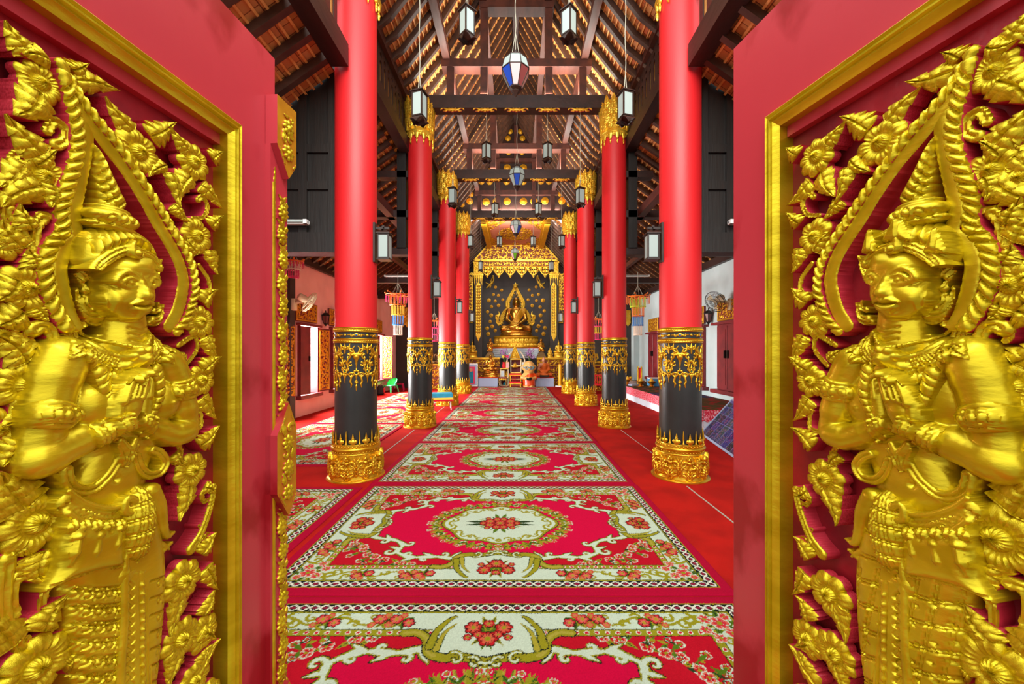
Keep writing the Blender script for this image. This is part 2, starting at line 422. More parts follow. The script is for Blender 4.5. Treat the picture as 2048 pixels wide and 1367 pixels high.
# ================================================================ the hall
XL, XR = -1.96, 2.025            # the two rows of columns
BAYS = [4.74, 7.91, 11.08, 14.25]
WL, WR = -5.07, 4.87             # side walls
def struct(name, mb, m, label, cat, parent=None, smooth=35):
    o = mb.build(name, m, parent, smooth); return tag(o, label, cat, kind='structure')
fl = MB().box(-5.3, 5.1, -0.6, 19.7, -0.12, 0.0)
floor = struct('floor', fl, M['carpet'], 'plain red carpeted floor of the hall around the patterned rugs', 'floor')
sm = MB()
sm.box(1.93, 1.945, 1.3, 4.35, 0.0, 0.004); sm.box(XL-.02, XL-.005, 5.2, 7.5, 0.0, 0.004); sm.box(XL-.02, XL-.005, 8.4, 10.7, 0.0, 0.004)
sm.box(1.2+.85, 1.2+.86, 5.3, 7.5, 0.0, 0.003)
tag(sm.build('carpet_seam', M['cord'], floor), 'pale seams between the red carpet lengths')
# side walls; the left one has window openings
WIN_L = [(7.42,8.2),(9.0,9.78),(10.58,11.36),(12.16,12.94),(13.74,14.52)]
WZ0, WZ1 = 0.50, 2.14
w = MB()
y = 4.80
for (a, b) in WIN_L:
    w.box(WL-.2, WL, y, a, 0, 3.72); w.box(WL-.2, WL, a, b, 0, WZ0); w.box(WL-.2, WL, a, b, WZ1, 3.72); y = b
w.box(WL-.2, WL, y, 16.3, 0, 3.72); w.box(WL-.2, WL, -0.5, 4.80, 0, 2.82)
struct('wall_left', w, M['pink'], 'pink plaster side wall with carved window shutters, left of the columns', 'wall')
w = MB().box(WR, WR+.2, 4.80, 15.5, 0, 3.72).box(WR, WR+.2, -0.5, 4.80, 0, 2.82)
struct('wall_right', w, M['white'], 'white plaster side wall with maroon shutters, right of the columns', 'wall')
w = MB().box(-2.9, 2.9, 19.45, 19.6, 0, 6.9)
struct('wall_back', w, M['wallblack'], 'black end wall of the sanctuary behind the large golden Buddha', 'wall')
for s_, sd_, y_ in ((-1,'left',16.45),(1,'right',15.65)):
    struct('wall_sanctuary_%s' % sd_, MB().box(min(s_*2.42,s_*2.57), max(s_*2.42,s_*2.57), y_, 19.45, 0, 6.0), M['wallblack'], 'dark side wall of the sanctuary, %s of the Buddha' % sd_, 'wall')
w = MB().box(WL-.2, -2.45, 16.3, 16.45, 0, 5.0)
struct('wall_back_left', w, M['wallblack'], 'dark end wall of the left aisle behind the green plastic chair', 'wall')
w = MB().box(2.5, WR+.2, 15.5, 15.65, 0, 5.0)
struct('wall_back_right', w, M['wallblack'], 'black end wall of the right aisle behind the carpeted platform', 'wall')
w = MB().box(4.66, WR, 15.15, 15.5, 0.0, 3.3)
struct('wall_pier', w, M['white'], 'white corner pier at the far end of the right aisle', 'wall')
w = MB().box(WL, WL+.14, 8.42, 8.62, 0, 3.6)
struct('wall_pilaster', w, M['wallblack'], 'narrow dark pilaster on the pink wall beside the left door', 'pilaster')
# ---------------------------------------------------------------- roof
NAVE = [(3.35,5.84),(2.42,6.52),(2.0,6.86),(1.45,7.56),(0.72,8.74),(0.02,10.0)]
def pl_points(prof, step):
    out = []
    for (a, b) in zip(prof[:-1], prof[1:]):
        L = math.dist(a, b); n = max(1, int(round(L/step)))
        for i in range(n): out.append((a[0]+(b[0]-a[0])*i/n, a[1]+(b[1]-a[1])*i/n))
    out.append(prof[-1]); return out
def roof_slope(sgn, prof, y0, y1, label, rlabel):
    # tiles on battens, rafters below
    mb = MB(); pts = pl_points(prof, 0.115); n = len(pts)
    def nrm(i):
        a = pts[max(i-1,0)]; b = pts[min(i+1,n-1)]; d = Vector((b[0]-a[0], b[1]-a[1])); d.normalize(); v = Vector((d.y, -d.x))
        return v if v.y > 0 else -v
    for i in range(n-1):
        a, b = pts[i], pts[i+1]; na, nb = nrm(i), nrm(i+1)
        q = [(a[0]+na.x*.085, a[1]+na.y*.085), (b[0]+nb.x*.085, b[1]+nb.y*.085), (b[0]+nb.x*.12, b[1]+nb.y*.12), (a[0]+na.x*.12, a[1]+na.y*.12)]
        vs = [(sgn*p[0], yy, p[1]) for yy in (y0, y1) for p in q]
        mb.add(vs, [(0,1,5,4),(1,2,6,5),(2,3,7,6),(3,0,4,7),(0,3,2,1),(4,5,6,7)], 0)
        # batten
        d = Vector((b[0]-a[0], b[1]-a[1])).normalized()*.026
        q = [(a[0]+na.x*.055, a[1]+na.y*.055), (a[0]+d.x+na.x*.055, a[1]+d.y+na.y*.055), (a[0]+d.x+na.x*.086, a[1]+d.y+na.y*.086), (a[0]+na.x*.086, a[1]+na.y*.086)]
        vs = [(sgn*p[0], yy, p[1]) for yy in (y0, y1) for p in q]
        mb.add(vs, [(0,1,5,4),(1,2,6,5),(2,3,7,6),(3,0,4,7),(0,3,2,1),(4,5,6,7)], 1)
    o = mb.build('ceiling', [M['tiles'], M['batten']], None, 0); tag(o, label, 'ceiling', kind='structure')
    rm = MB(); wv = 0.035
    P2 = prof; k = len(P2)
    def nn(i):
        a = P2[max(i-1,0)]; b = P2[min(i+1,k-1)]; d = Vector((b[0]-a[0], b[1]-a[1])).normalized(); v = Vector((d.y,-d.x)); return v if v.y > 0 else -v
    vs = []
    for i in range(k):
        m_ = nn(i)
        for off, yy in ((-.03,-wv),(-.03,wv),(.06,wv),(.06,-wv)): vs.append((sgn*(P2[i][0]+m_.x*off), yy, P2[i][1]+m_.y*off))
    fs = []
    for i in range(k-1):
        for j in range(4): fs.append((i*4+j, i*4+(j+1)%4, i*4+4+(j+1)%4, i*4+4+j))
    fs += [(0,1,2,3), tuple(4*(k-1)+j for j in (3,2,1,0))]
    rm.add(vs, fs); me = rm.mesh('rafter'); me.materials.append(M['rafter'])
    yy = y0+.17
    while yy < y1-.05:
        r = bpy.data.objects.new('rafter', me); put(r, o); r.location = (0, yy, 0); yy += 0.34
    return o
struct('ceiling_ridge', MB().box(-.22,.22,4.62,14.35,10.10,10.22).box(-.07,.07,4.62,14.3,9.86,10.02), M['timber'], 'dark ridge beam along the very top of the nave ceiling', 'beam')
SH = -0.87                       # the front bay sits lower
for s, sd in ((-1,'left'),(1,'right')):
    roof_slope(s, NAVE, 4.62, 14.3, 'steep clay tile ceiling slope high over the %s half of the nave' % sd, '')
    roof_slope(s, [(5.45,3.40),(2.42,5.542)], 4.86, 16.3, 'low clay tile ceiling slope over the %s aisle behind the first column' % sd, '')
    roof_slope(s, [(5.45,3.40+SH),(2.15,5.735+SH)], 1.5, 4.70, 'low clay tile ceiling slope of the front bay above the %s door' % sd, '')
    roof_slope(s, [(2.62,5.25),(1.30,6.62)], 14.45, 19.4, 'clay tile ceiling slope beside the gilded altar ceiling on the %s' % sd, '')
# longitudinal timbers and slotted panels above the columns
tn = [0]
def trim(mb, m, label, cat='beam'):
    tn[0] += 1; o = mb.build('trim_%d' % tn[0], m, None, 20); return tag(o, label, cat, kind='structure')
def vent(xc, y0, y1, dz, label):
    mb = MB(); z0, z1 = 5.82+dz, 6.62+dz; yy = y0
    while yy < y1-.1:
        e = min(yy+.2, y1)
        mb.box(xc-.007, xc+.007, yy, e-.08, z0, z1); 
        mb.box(xc-.006, xc+.006, e-.08, e, z0, z0+.09); mb.box(xc-.006, xc+.006, e-.08, e, z0+.54, z0+.62); mb.box(xc-.006, xc+.006, e-.08, e, z0+.67, z1)
        yy += .2
    o = trim(mb, M['timber'], label, 'panel'); sg = 1 if xc > 0 else -1
    MB().box(min(xc+sg*.03,xc+sg*.045), max(xc+sg*.03,xc+sg*.045), y0, y1, z0, z1).build('lit_slot_board', M['batten'], o, 0)['label'] = 'added pale board standing in for the lit slot edges'  # board added behind the slots; its pale colour imitates their lit edges
    b = MB().box(xc-.1, xc+.1, y0, y1, 5.57+dz, 5.83+dz); b.build('bottom_beam', M['timber'], o, 20)
    b = MB().box(xc-.08, xc+.08, y0, y1, 6.61+dz, 6.76+dz); b.build('top_beam', M['timber2'], o, 20)
for s, sd, xr in ((-1,'left',XL),(1,'right',XR)):
    xc = xr+s*.29
    vent(xc, 4.85, 14.3, 0, 'slotted dark timber panel running above the %s row of red columns' % sd)
    vent(xr+s*.075, 1.5, 4.46, SH+.12, 'slotted dark timber panel of the lower front bay above the %s door' % sd)
    # purlins
    for (x, z, lab) in ((1.40,7.44,'lower'),(0.66,8.62,'upper')):
        trim(MB().box(s*x-.07, s*x+.07, 4.7, 14.3, z, z+.15), M['timber2'], '%s long purlin under the %s slope of the nave roof' % (lab, sd))
    trim(MB().beam((s*2.55,4.9,4.34),(s*2.55,16.2,4.34),.14,.16), M['timber2'], 'long timber over the %s aisle, beside the column posts' % sd)
    trim(MB().beam((s*3.75,4.9,4.42),(s*3.75,16.2,4.42),.12,.14), M['timber2'], 'long purlin halfway down the %s aisle roof' % sd)
    xw = WL if s < 0 else WR
    trim(MB().box(xw-.1, xw+.1, 4.8, 15.9 if s < 0 else 15.15, 3.60, 3.78), M['timber'], 'dark wall plate on top of the %s side wall' % sd)
    # dark boarded wall between the low front bay and the aisle
    g = MB(); xa, xb = (xw, xr-.22) if s < 0 else (xr+.22, xw)
    def zt(x): return 5.60-(abs(x)-2.14)*.707
    pts = [(xa,2.9),(xb,2.9),(xb,zt(xb)),(xa,zt(xa))]
    g.add([(p[0],yy,p[1]) for yy in (4.72,4.78) for p in pts], [(0,1,2,3),(7,6,5,4),(0,4,5,1),(1,5,6,2),(2,6,7,3),(3,7,4,0)])
    g.box(xa, xb, 4.64, 4.84, 2.72, 2.96)
    for i in range(8):
        x = xa+(xb-xa)*i/7; x = min(max(x, xa+.05), xb-.05)
        g.box(x-.05, x+.05, 4.685, 4.73, 2.96, zt(x)-.1)
    for z in (3.5, 3.95): g.box(xa+.3 if s<0 else xa, xb if s<0 else xb-.3, 4.69, 4.73, z, z+.1)
    g.box(min(xr+s*.2,xr+s*.75), max(xr+s*.2,xr+s*.75), 4.69, 4.75, 4.9, 6.7)
    o = struct('wall_aisle_%s' % sd, g, M['blackwood'], 'black boarded partition high in the %s aisle above its lintel beam' % sd, 'partition', smooth=0)
# ---------------------------------------------------------------- trusses
def flame_orn():
    F_ = Fld(-.26,.26,-.06,.09,.006)
    for s in (-1,1):
        F_.line([(0,0.0),(s*.06,-.02),(s*.13,.0),(s*.18,.03)], [.03,.026,.02,.012], 0.004, .7)
        F_.line([(s*.18,.03),(s*.225,.005),(s*.24,-.02)], [.014,.016,.004], .004, .7)
        F_.line([(s*.05,.01),(s*.09,.045),(s*.15,.06)], [.018,.018,.003], .004, .7)
        F_.line([(s*.1,-.01),(s*.13,-.04),(s*.19,-.035)], [.016,.014,.003], .004, .7)
    F_.line([(0,.06),(0,-.05)], [.01,.025], .004, .8)
    return F_.mesh('beam_ornament', -.012, fm_front())
FL_ME = flame_orn(); FL_ME.materials.append(M['goldflat']); FL_ME.materials.append(M['sidepink']); FL_ME.shade_smooth()
def truss(Y, label):
    t = empty('roof_truss', (0, Y, 0), label=label, cat='roof truss', group=None)
    def part(name, mb, m='timber', lab=None):
        o = mb.build(name, M[m], t, 20)
        if lab: o['label'] = lab
        return o
    part('tie_beam', MB().box(XL+.15, XR-.15, -.12, .12, 6.46, 6.72))
    part('collar_beam', MB().box(-1.5, 1.55, -.12, .12, 7.30, 7.46), 'timber2')
    part('top_beam', MB().box(-.74, .78, -.12, .12, 8.50, 8.64), 'timber2')
    for x in (-1.32, -.64, .68, 1.37):
        part('post', MB().box(x-.075, x+.075, -.1, .1, 6.72, 7.30) if abs(x) > 1 else MB().box(x-.075, x+.075, -.1, .1, 7.46, 8.50), 'timber2')
    for x in (-.64, .68): part('lower_post', MB().box(x-.075, x+.075, -.09, .09, 6.72, 7.30), 'timber2')
    part('king_post', MB().box(-.05, .09, -.09, .09, 8.64, 9.9), 'timber2')
    for s, xr, xw in ((-1, XL, WL), (1, XR, WR)):
        if Y > 5:
            part('aisle_post', MB().box(xr+s*.36-.09, xr+s*.36+.09, -.09, .09, 3.62, 5.64), 'blackwood')
            for z, hh in ((5.07,.13),(4.26,.14),(3.50,.14)):
                xe = abs(xw) if z < 3.7 else 2.14+(5.62-z)/.707-.12
                xe = min(xe, abs(xw))
                part('aisle_beam', MB().box(min(s*xe, xr+s*.2), max(s*xe, xr+s*.2), -.09, .09, z, z+hh), 'timber')
    if Y > 5:
        for x in (-1.28, -.62, .02, .66, 1.31):
            o = bpy.data.objects.new('beam_ornament', FL_ME); put(o, t); o.location = (x, -.10, 6.44); o['label'] = 'gilded flame ornament'
    return t
truss(BAYS[0], 'roof truss over the nearest pair of red columns')
truss(BAYS[1], 'roof truss over the second pair of red columns, nearest whole beam in view')
truss(BAYS[2], 'roof truss over the third pair of red columns, half way down the nave')
t4 = truss(BAYS[3], 'farthest roof truss, closed by dark boards with rows of gold rosettes')
g = MB()
pts = [(-2.5,6.5),(2.5,6.5),(2.08,6.95),(1.53,7.64),(.80,8.80),(0,10.14),(-.80,8.80),(-1.53,7.64),(-2.08,6.95)]
n = len(pts)
g.add([(p[0],yy,p[1]) for yy in (.02,.07) for p in pts], [tuple(range(n)), tuple(range(2*n-1,n-1,-1))]+[(i,i+n,(i+1)%n+n,(i+1)%n) for i in range(n)])
g.build('gable_boards', M['timber'], t4, 0)
def flower_disc(R, name, n=12):
    mb = MB(); prof = []
    mb.lathe([(R*.98,0),(R,.01),(R*.8,.022),(R*.62,.012),(R*.5,.03),(R*.3,.04),(R*.05,.045)], 36, wob=lambda a, z: 1+.09*abs(math.sin(a*n/2)) if z < .025 else 1)
    me = mb.mesh(name); me.materials.append(M['goldflat']); me.shade_smooth(); return me
RM = flower_disc(.13, 'rosette')
for (px, py, sc_) in [(939,402,.9),(972,403,1),(993,402,1),(1014,402,1),(1047,402,1),(1068,402,1),(1090,401,1),(1124,401,1),(1014.5,335,1),(1047,335,1),(980,340,.65),(1080,339,.65),(963,363,.8),(979,363,.9),(1013,363,.9),(1047,363,.9),(1082,362,.9),(1098,363,.8),(942,388,.7),(1120,387,.7),(1020,262,.75),(1041,262,.75),(1016,276,.75),(1045,276,.75),(924,409,.7),(1139,408,.7),(1017,304,.75),(1044,304,.75)]:
    p = P(px, py, BAYS[3]-.0); o = bpy.data.objects.new('rosette', RM); put(o, t4)
    o.location = (p.x, .02 if py != 0 else 0, p.z); o.rotation_euler = (PI/2, 0, 0); o.scale = (sc_,)*3; o['label'] = 'gold rosette'
# ================================================================ red columns
def cyl_map(R, z0=0.0):
    def fm(u, v, w):
        th = PI/2+u/R; r = R+w
        return np.stack([r*np.cos(th), r*np.sin(th), v+z0], 1)
    return fm
def leaf_stroke(F_, a, b, wd, base, H, veins=3):
    a = np.array(a); b = np.array(b); d = b-a; L = np.hypot(*d); t = d/L; n = np.array([-t[1], t[0]])
    out = []
    K = 7
    prof = [.25,.75,1.0,.92,.7,.4,.08]
    Lp = [a+t*L*i/(K-1)+n*wd*prof[i] for i in range(K)]; Rp = [a+t*L*i/(K-1)-n*wd*prof[i] for i in range(K)]
    F_.poly(Lp+Rp[::-1], base, H, wd*.8)
    F_.groove([a, a+t*L*.85], F_.res*1.1, H*.5)
    for i in range(veins):
        p = a+t*L*(.15+.2*i)
        for s in (-1,1): F_.groove([p, p+t*L*.22+n*s*wd*.7], F_.res*.9, H*.3)
def curl(F_, c, r, a0, d, w0, base, k=.8, turns=.8):
    pts = spiral(c, r, a0, turns, 12, .15, d); n = len(pts)
    F_.line(pts, [w0*(1-.65*i/(n-1)) for i in range(n)], base, k)
def column_meshes():
    D = {}
    R = 0.242
    mb = MB(); mb.lathe([(R,1.78),(R,3.0),(R,4.5),(R,6.42)], 56); D['shaft'] = (mb.mesh('shaft'), ['colred'])
    mb = MB(); mb.lathe([(R+.001,.28),(R+.001,1.0),(R+.001,1.80)], 56); D['lower_shaft'] = (mb.mesh('lower_shaft'), ['colblack'])
    # base: plinth disc and core, then leaves
    mb = MB(); mb.lathe([(.30,0),(.335,.0),(.338,.012),(.325,.025),(.30,.03),(.292,.06),(.28,.16),(.274,.24),(.27,.30),(.25,.305)], 56)
    D['base'] = (mb.mesh('base'), ['goldcol'])
    Rb = .285; circ = 2*PI*Rb
    F_ = Fld(0, circ, .02, .315, .0052); n = 9; p = circ/n
    for i in range(n+1):
        u = i*p
        for s in (-1,1):
            curl(F_, (u+s*.052,.205), .036, PI/2+s*.6, -s, .016, .012, .9, .9)
            curl(F_, (u+s*.05,.10), .032, -PI/2, s, .014, .010, .9, .8)
            F_.line([(u+s*.02,.03),(u+s*.035,.07),(u+s*.085,.10),(u+s*.095,.16)], [.016,.014,.013,.006], .01, .9)
            F_.line([(u+s*.03,.16),(u+s*.06,.165),(u+s*.088,.20),(u+s*.085,.25),(u+s*.07,.285)], [.012,.014,.014,.012,.004], .012, .9)
        leaf_stroke(F_, (u,.03), (u,.20), .034, .014, .032)
        leaf_stroke(F_, (u+p/2,.06), (u+p/2,.29), .03, .018, .026)
        F_.ell((u,.225), .022, .026, .014, .022)
        leaf_stroke(F_, (u,.24), (u+.0,.31), .026, .022, .03)
    D['base_leaves'] = (F_.mesh('base_leaves', -.012, cyl_map(Rb), side=0), ['goldcol'])
    mb = MB(); mb.lathe([(.255,.298),(.272,.30),(.276,.31),(.272,.32),(.262,.325),(.262,.347),(.272,.35),(.284,.358),(.289,.372),(.284,.386),(.272,.392),(.262,.396),(.262,.42),(.268,.423),(.266,.432),(.248,.435)], 56)
    for z, r, m in ((.336,.268,44),(.408,.268,40)):
        for k in range(m):
            a = 2*PI*k/m; mb.ball((r*math.cos(a), r*math.sin(a), z), .0095, n=6, m=4)
    D['base_rings'] = (mb.mesh('base_rings'), ['goldcol'])
    mb = MB(); m = 11
    for k in range(m):
        a = 2*PI*k/m; r = .262
        c = (r*math.cos(a), r*math.sin(a)); T = Matrix.Translation((c[0], c[1], 0)) @ Matrix.Rotation(a, 4, 'Z')
        mb.lathe([(.012,.428),(.03,.445),(.036,.465),(.03,.485),(.014,.495),(.018,.505),(.010,.515),(.012,.525),(.001,.565)], 10, mi=0, M=T, sx=.55)
        for s in (-1,1): mb.ball((0, s*.03, .47), .012, .018, .022, 8, 6, M=T)
        a += PI/m; c = (r*math.cos(a), r*math.sin(a))
        mb.lathe([(.013,.428),(.016,.45),(.007,.46),(.010,.50),(.0085,.54),(.001,.60)], 8, c=(c[0],c[1],0))
    D['bud_crown'] = (mb.mesh('bud_crown'), ['goldcol'])
    # upper bands
    mb = MB()
    for (z0, z1) in ((1.755,1.81),(1.625,1.68)):
        mb.lathe([(R-.01,z0),(R+.014,z0),(R+.017,z0+.006),(R+.012,z0+.012),(R+.012,z1-.012),(R+.017,z1-.006),(R+.014,z1),(R-.01,z1)], 56)
        for k in range(56):
            a = 2*PI*k/56; mb.ball(((R+.014)*math.cos(a), (R+.014)*math.sin(a), (z0+z1)/2), .0085, n=6, m=4)
    D['band_rings'] = (mb.mesh('band_rings'), ['goldcol'])
    circ = 2*PI*R; F_ = Fld(0, circ, 1.06, 1.755, .0042); n = 6; p = circ/n; b = .004
    for i in range(n+1):
        u = i*p; T = 1.62
        def L(pts, r, k=.8): F_.line([(u+x, T-d) for x, d in pts], [q*.85 for q in r], b, k)
        # frieze between the rings
        F_.ell((u,1.718), .03, .022, b, .012)
        for s in (-1,1):
            curl(F_, (u+s*.052,1.716), .018, PI if s > 0 else 0, s, .009, b, .8, .9)
            L([(s*.06,-.10),(s*.095,-.098),(s*.10,-.098)], [.012,.006,.002])
        F_.ell((u+p/2,1.717), .016, .016, b, .012)
        # mask with curls
        F_.ell((u,T-.16), .034, .04, b, .03); 
        L([(0,.18),(0,.22),(0,.30)], [.026,.016,.003], 1.0)
        for s in (-1,1):
            L([(0,.12),(s*.045,.135),(s*.078,.105)], [.016,.022,.004], 1)
            L([(s*.02,.12),(s*.04,.06),(s*.015,.03)], [.012,.010,.004])
            curl(F_, (u+s*.046,T-.075), .026, -PI/2, s, .012, b, .8, .95)
            L([(s*.07,.08),(s*.075,.03),(s*.066,.0)], [.012,.010,.003])
            curl(F_, (u+s*.088,T-.16), .032, PI/2, s, .013, b, .8, .9)
            curl(F_, (u+s*.06,T-.25), .028, PI/2, -s, .012, b, .8, .95)
            L([(s*.09,.19),(s*.105,.24),(s*.09,.28),(s*.10,.33)], [.011,.012,.010,.004])
            curl(F_, (u+s*.05,T-.37), .03, 0 if s > 0 else PI, s, .012, b, .8, 1.0)
            L([(s*.02,.37),(s*.055,.40),(s*.085,.37)], [.009,.012,.008])
            L([(s*.055,.41),(s*.064,.45),(s*.05,.48),(s*.058,.52)], [.012,.014,.012,.003], .9)
            L([(s*.1,.36),(s*.127,.40),(s*.127,.44)], [.010,.012,.003])
            curl(F_, (u+s*.1,T-.05), .02, -PI/2, -s, .010, b, .8, .9)
            curl(F_, (u+s*.1,T-.30), .02, -PI/2, -s, .010, b, .8, .9)
        for k in range(8):
            a = 2*PI*k/8
            F_.ell((u+.026*math.cos(a), T-.345+.026*math.sin(a)), .013, .013, b, .012)
            F_.ell((u+p/2+.02*math.cos(a), T-.33+.02*math.sin(a)), .010, .010, b, .012)
            F_.ell((u+.012*math.cos(a), T-.455+.012*math.sin(a)), .009, .009, b, .010)
            F_.ell((u+p/2+.011*math.cos(a), T-.21+.011*math.sin(a)), .008, .008, b, .010)
        L([(0,.29),(0,.32)], [.006,.012]); L([(0,.38),(0,.43)], [.014,.006]); L([(0,.48),(0,.50),(0,.57)], [.005,.014,.002], 1)
        L([(p/2,.0),(p/2,.05),(p/2,.12)], [.004,.018,.008]); L([(p/2,.24),(p/2,.29)], [.004,.014]); L([(p/2,.37),(p/2,.40),(p/2,.47)], [.016,.008,.002])
    D['filigree'] = (F_.mesh('filigree', -.004, cyl_map(R), side=0), ['goldcol'])
    # capital
    mb = MB(); mb.lathe([(R-.01,5.86),(R+.016,5.865),(R+.02,5.88),(R+.012,5.895),(R+.012,5.93),(R+.022,5.94),(R+.03,5.955),(R+.02,5.97),(R+.01,6.0),(R+.02,6.2),(R+.03,6.45),(R+.02,6.56),(R-.05,6.60)], 48)
    for k in range(48):
        a = 2*PI*k/48; mb.ball(((R+.016)*math.cos(a), (R+.016)*math.sin(a), 5.912), .011, n=6, m=4)
    D['capital'] = (mb.mesh('capital'), ['gold2'])
    Rc = R+.02; circ = 2*PI*Rc; F_ = Fld(0, circ, 5.62, 6.68, .0085); n = 12; p = circ/n
    for row, (z, L_, ph) in enumerate(((5.98,.24,0),(6.10,.26,.5),(6.24,.26,0),(6.38,.28,.5))):
        for i in range(-1, n+1):
            u = (i+ph)*p; leaf_stroke(F_, (u,z), (u,z+L_), p*.46, .004+.007*row, .03, 2)
    for i in range(n+1):
        u = i*p; F_.line([(u,5.87),(u,5.80),(u,5.77)], [p*.42,p*.22,.004], .004, .5)
        F_.line([(u,5.77),(u,5.735),(u,5.67)], [.006,.016,.002], .004, 1)
        F_.line([(u+p/2,5.87),(u+p/2,5.825)], [p*.2,.003], .004, .8)
    D['capital_leaves'] = (F_.mesh('capital_leaves', -.01, cyl_map(Rc), side=0), ['gold2'])
    mb = MB(); mb.ball((0,0,0), .013, .008, .012, 10, 6); D['gem'] = (mb.mesh('gem'), ['gemblue'])
    mb = MB(); mb.ball((0,0,0), .010, .008, .012, 10, 6); D['green_gem'] = (mb.mesh('green_gem'), ['gemgreen'])
    for k, (me, ms) in D.items():
        for m_ in ms: me.materials.append(M[m_])
        me.shade_smooth(); me.set_sharp_from_angle(angle=math.radians(50))
    return D
CM = column_meshes()
ORD = ['nearest','second','third','farthest']
def column(x, y, label, rot=0.0):
    c = empty('red_column', (x, y, 0), rot, label, 'column', 'red columns of the nave')
    for k in ('shaft','lower_shaft','base','base_leaves','base_rings','bud_crown','band_rings','filigree','capital','capital_leaves'):
        o = put(bpy.data.objects.new(k, CM[k][0]), c)
        if k == 'lower_shaft': o['label'] = 'black lower shaft'
        elif k != 'shaft': o['label'] = 'gilded '+k.replace('_', ' ')
    for i in range(6):
        a = -PI/2+i*PI/3+ (PI/2-PI/2)
        o = put(bpy.data.objects.new('gem', CM['gem'][0]), c); o.location = (.256*math.cos(a), .256*math.sin(a), 1.718); o.rotation_euler = (0,0,a+PI/2); o['label'] = 'blue gem'
        a += PI/6
        o = put(bpy.data.objects.new('green_gem', CM['green_gem'][0]), c); o.location = (.25*math.cos(a), .25*math.sin(a), 1.29); o.rotation_euler = (0,0,a+PI/2); o['label'] = 'green gem'
    return c
for i, y in enumerate(BAYS):
    for s, x in (('left', XL), ('right', XR)):
        lab = {0: 'thick red column with black foot standing nearest the doors, %s of the rugs',
               1: 'second red and black column from the doors in the %s row',
               2: 'third red and black column from the doors in the %s row',
               3: 'farthest red and black column of the %s row, in front of the altar'}[i] % s
        column(x, y, lab, rot=(math.atan2(x, y)*-1.0 if i == 0 else 0))
# ================================================================ rugs
def seg_d(X, Y, a, b):
    dx = b[0]-a[0]; dy = b[1]-a[1]; t = np.clip(((X-a[0])*dx+(Y-a[1])*dy)/(dx*dx+dy*dy+1e-12), 0, 1)
    return np.hypot(X-a[0]-t*dx, Y-a[1]-t*dy), t
class Paint:
    def __init__(s, hx, hy, step):
        s.x = np.linspace(-hx, hx, int(2*hx/step)+1); s.y = np.linspace(-hy, hy, int(2*hy/step)+1)
        s.X, s.Y = np.meshgrid(s.x, s.y); s.hx = hx; s.hy = hy
        s.C = np.zeros(s.X.shape+(3,)); s.qx = len(s.x)//2; s.qy = len(s.y)//2
        s.QX = s.X[s.qy:, s.qx:]; s.QY = s.Y[s.qy:, s.qx:]; s.Q = s.C[s.qy:, s.qx:]
        s.st = step
    def put(s, m, c): s.Q[m] = lin(c)[:3]
    def win(s, x0, x1, y0, y1):
        i0 = max(int(x0/s.st)-1, 0); i1 = max(int(x1/s.st)+3, 0); j0 = max(int(y0/s.st)-1, 0); j1 = max(int(y1/s.st)+3, 0)
        return (slice(j0, j1), slice(i0, i1))
    def stroke(s, pts, r, c):
        n = len(pts); rs = r if isinstance(r, (list, tuple, np.ndarray)) else [r]*n
        for i in range(n-1):
            a, b = pts[i], pts[i+1]; R = max(rs[i], rs[i+1])
            w = s.win(min(a[0],b[0])-R, max(a[0],b[0])+R, min(a[1],b[1])-R, max(a[1],b[1])+R)
            if s.QX[w].size == 0: continue
            d, t = seg_d(s.QX[w], s.QY[w], a, b); m = d < rs[i]+(rs[i+1]-rs[i])*t
            s.Q[w][m] = lin(c)[:3]
    def disc(s, c, r, col, ry=None):
        ry = ry or r; w = s.win(c[0]-r, c[0]+r, c[1]-ry, c[1]+ry)
        if s.QX[w].size == 0: return
        m = ((s.QX[w]-c[0])/r)**2+((s.QY[w]-c[1])/ry)**2 < 1; s.Q[w][m] = lin(col)[:3]
    def flower(s, c, R, c1, c2, cc, n=6, out=None, a0=0.0):
        w = s.win(c[0]-1.4*R, c[0]+1.4*R, c[1]-1.4*R, c[1]+1.4*R); X = s.QX[w]-c[0]; Y = s.QY[w]-c[1]
        if X.size == 0: return
        r = np.hypot(X, Y)/R; th = np.arctan2(Y, X)+a0; e = .78+.22*np.abs(np.cos(n*th/2))
        if out: s.Q[w][r < e+.16] = lin(out)[:3]
        s.Q[w][r < e] = lin(c1)[:3]
        s.Q[w][(r < e*.72) & (r > .3)] = lin(c2)[:3]
        s.Q[w][(np.abs(np.cos(n*th/2)) < .22) & (r < e) & (r > .35)] = lin(out or cc)[:3]
        s.Q[w][r < .3] = lin(cc)[:3]
    def leaf(s, a, b, wd, c, vein=None):
        a = np.array(a); b = np.array(b)
        s.stroke([a, a+(b-a)*.4, b], [wd*.3, wd, .001], c)
        if vein: s.stroke([a, a+(b-a)*.8], wd*.18, vein)
CREAM=(198,216,190); OLIVE=(150,146,30); GREEN=(84,116,24); BLK=(22,30,26); FIELD=(206,6,60); EDGE=(176,8,48); CORN=(188,16,36); PINK=(214,104,84); WHT=(226,228,206); DKG=(40,62,30)
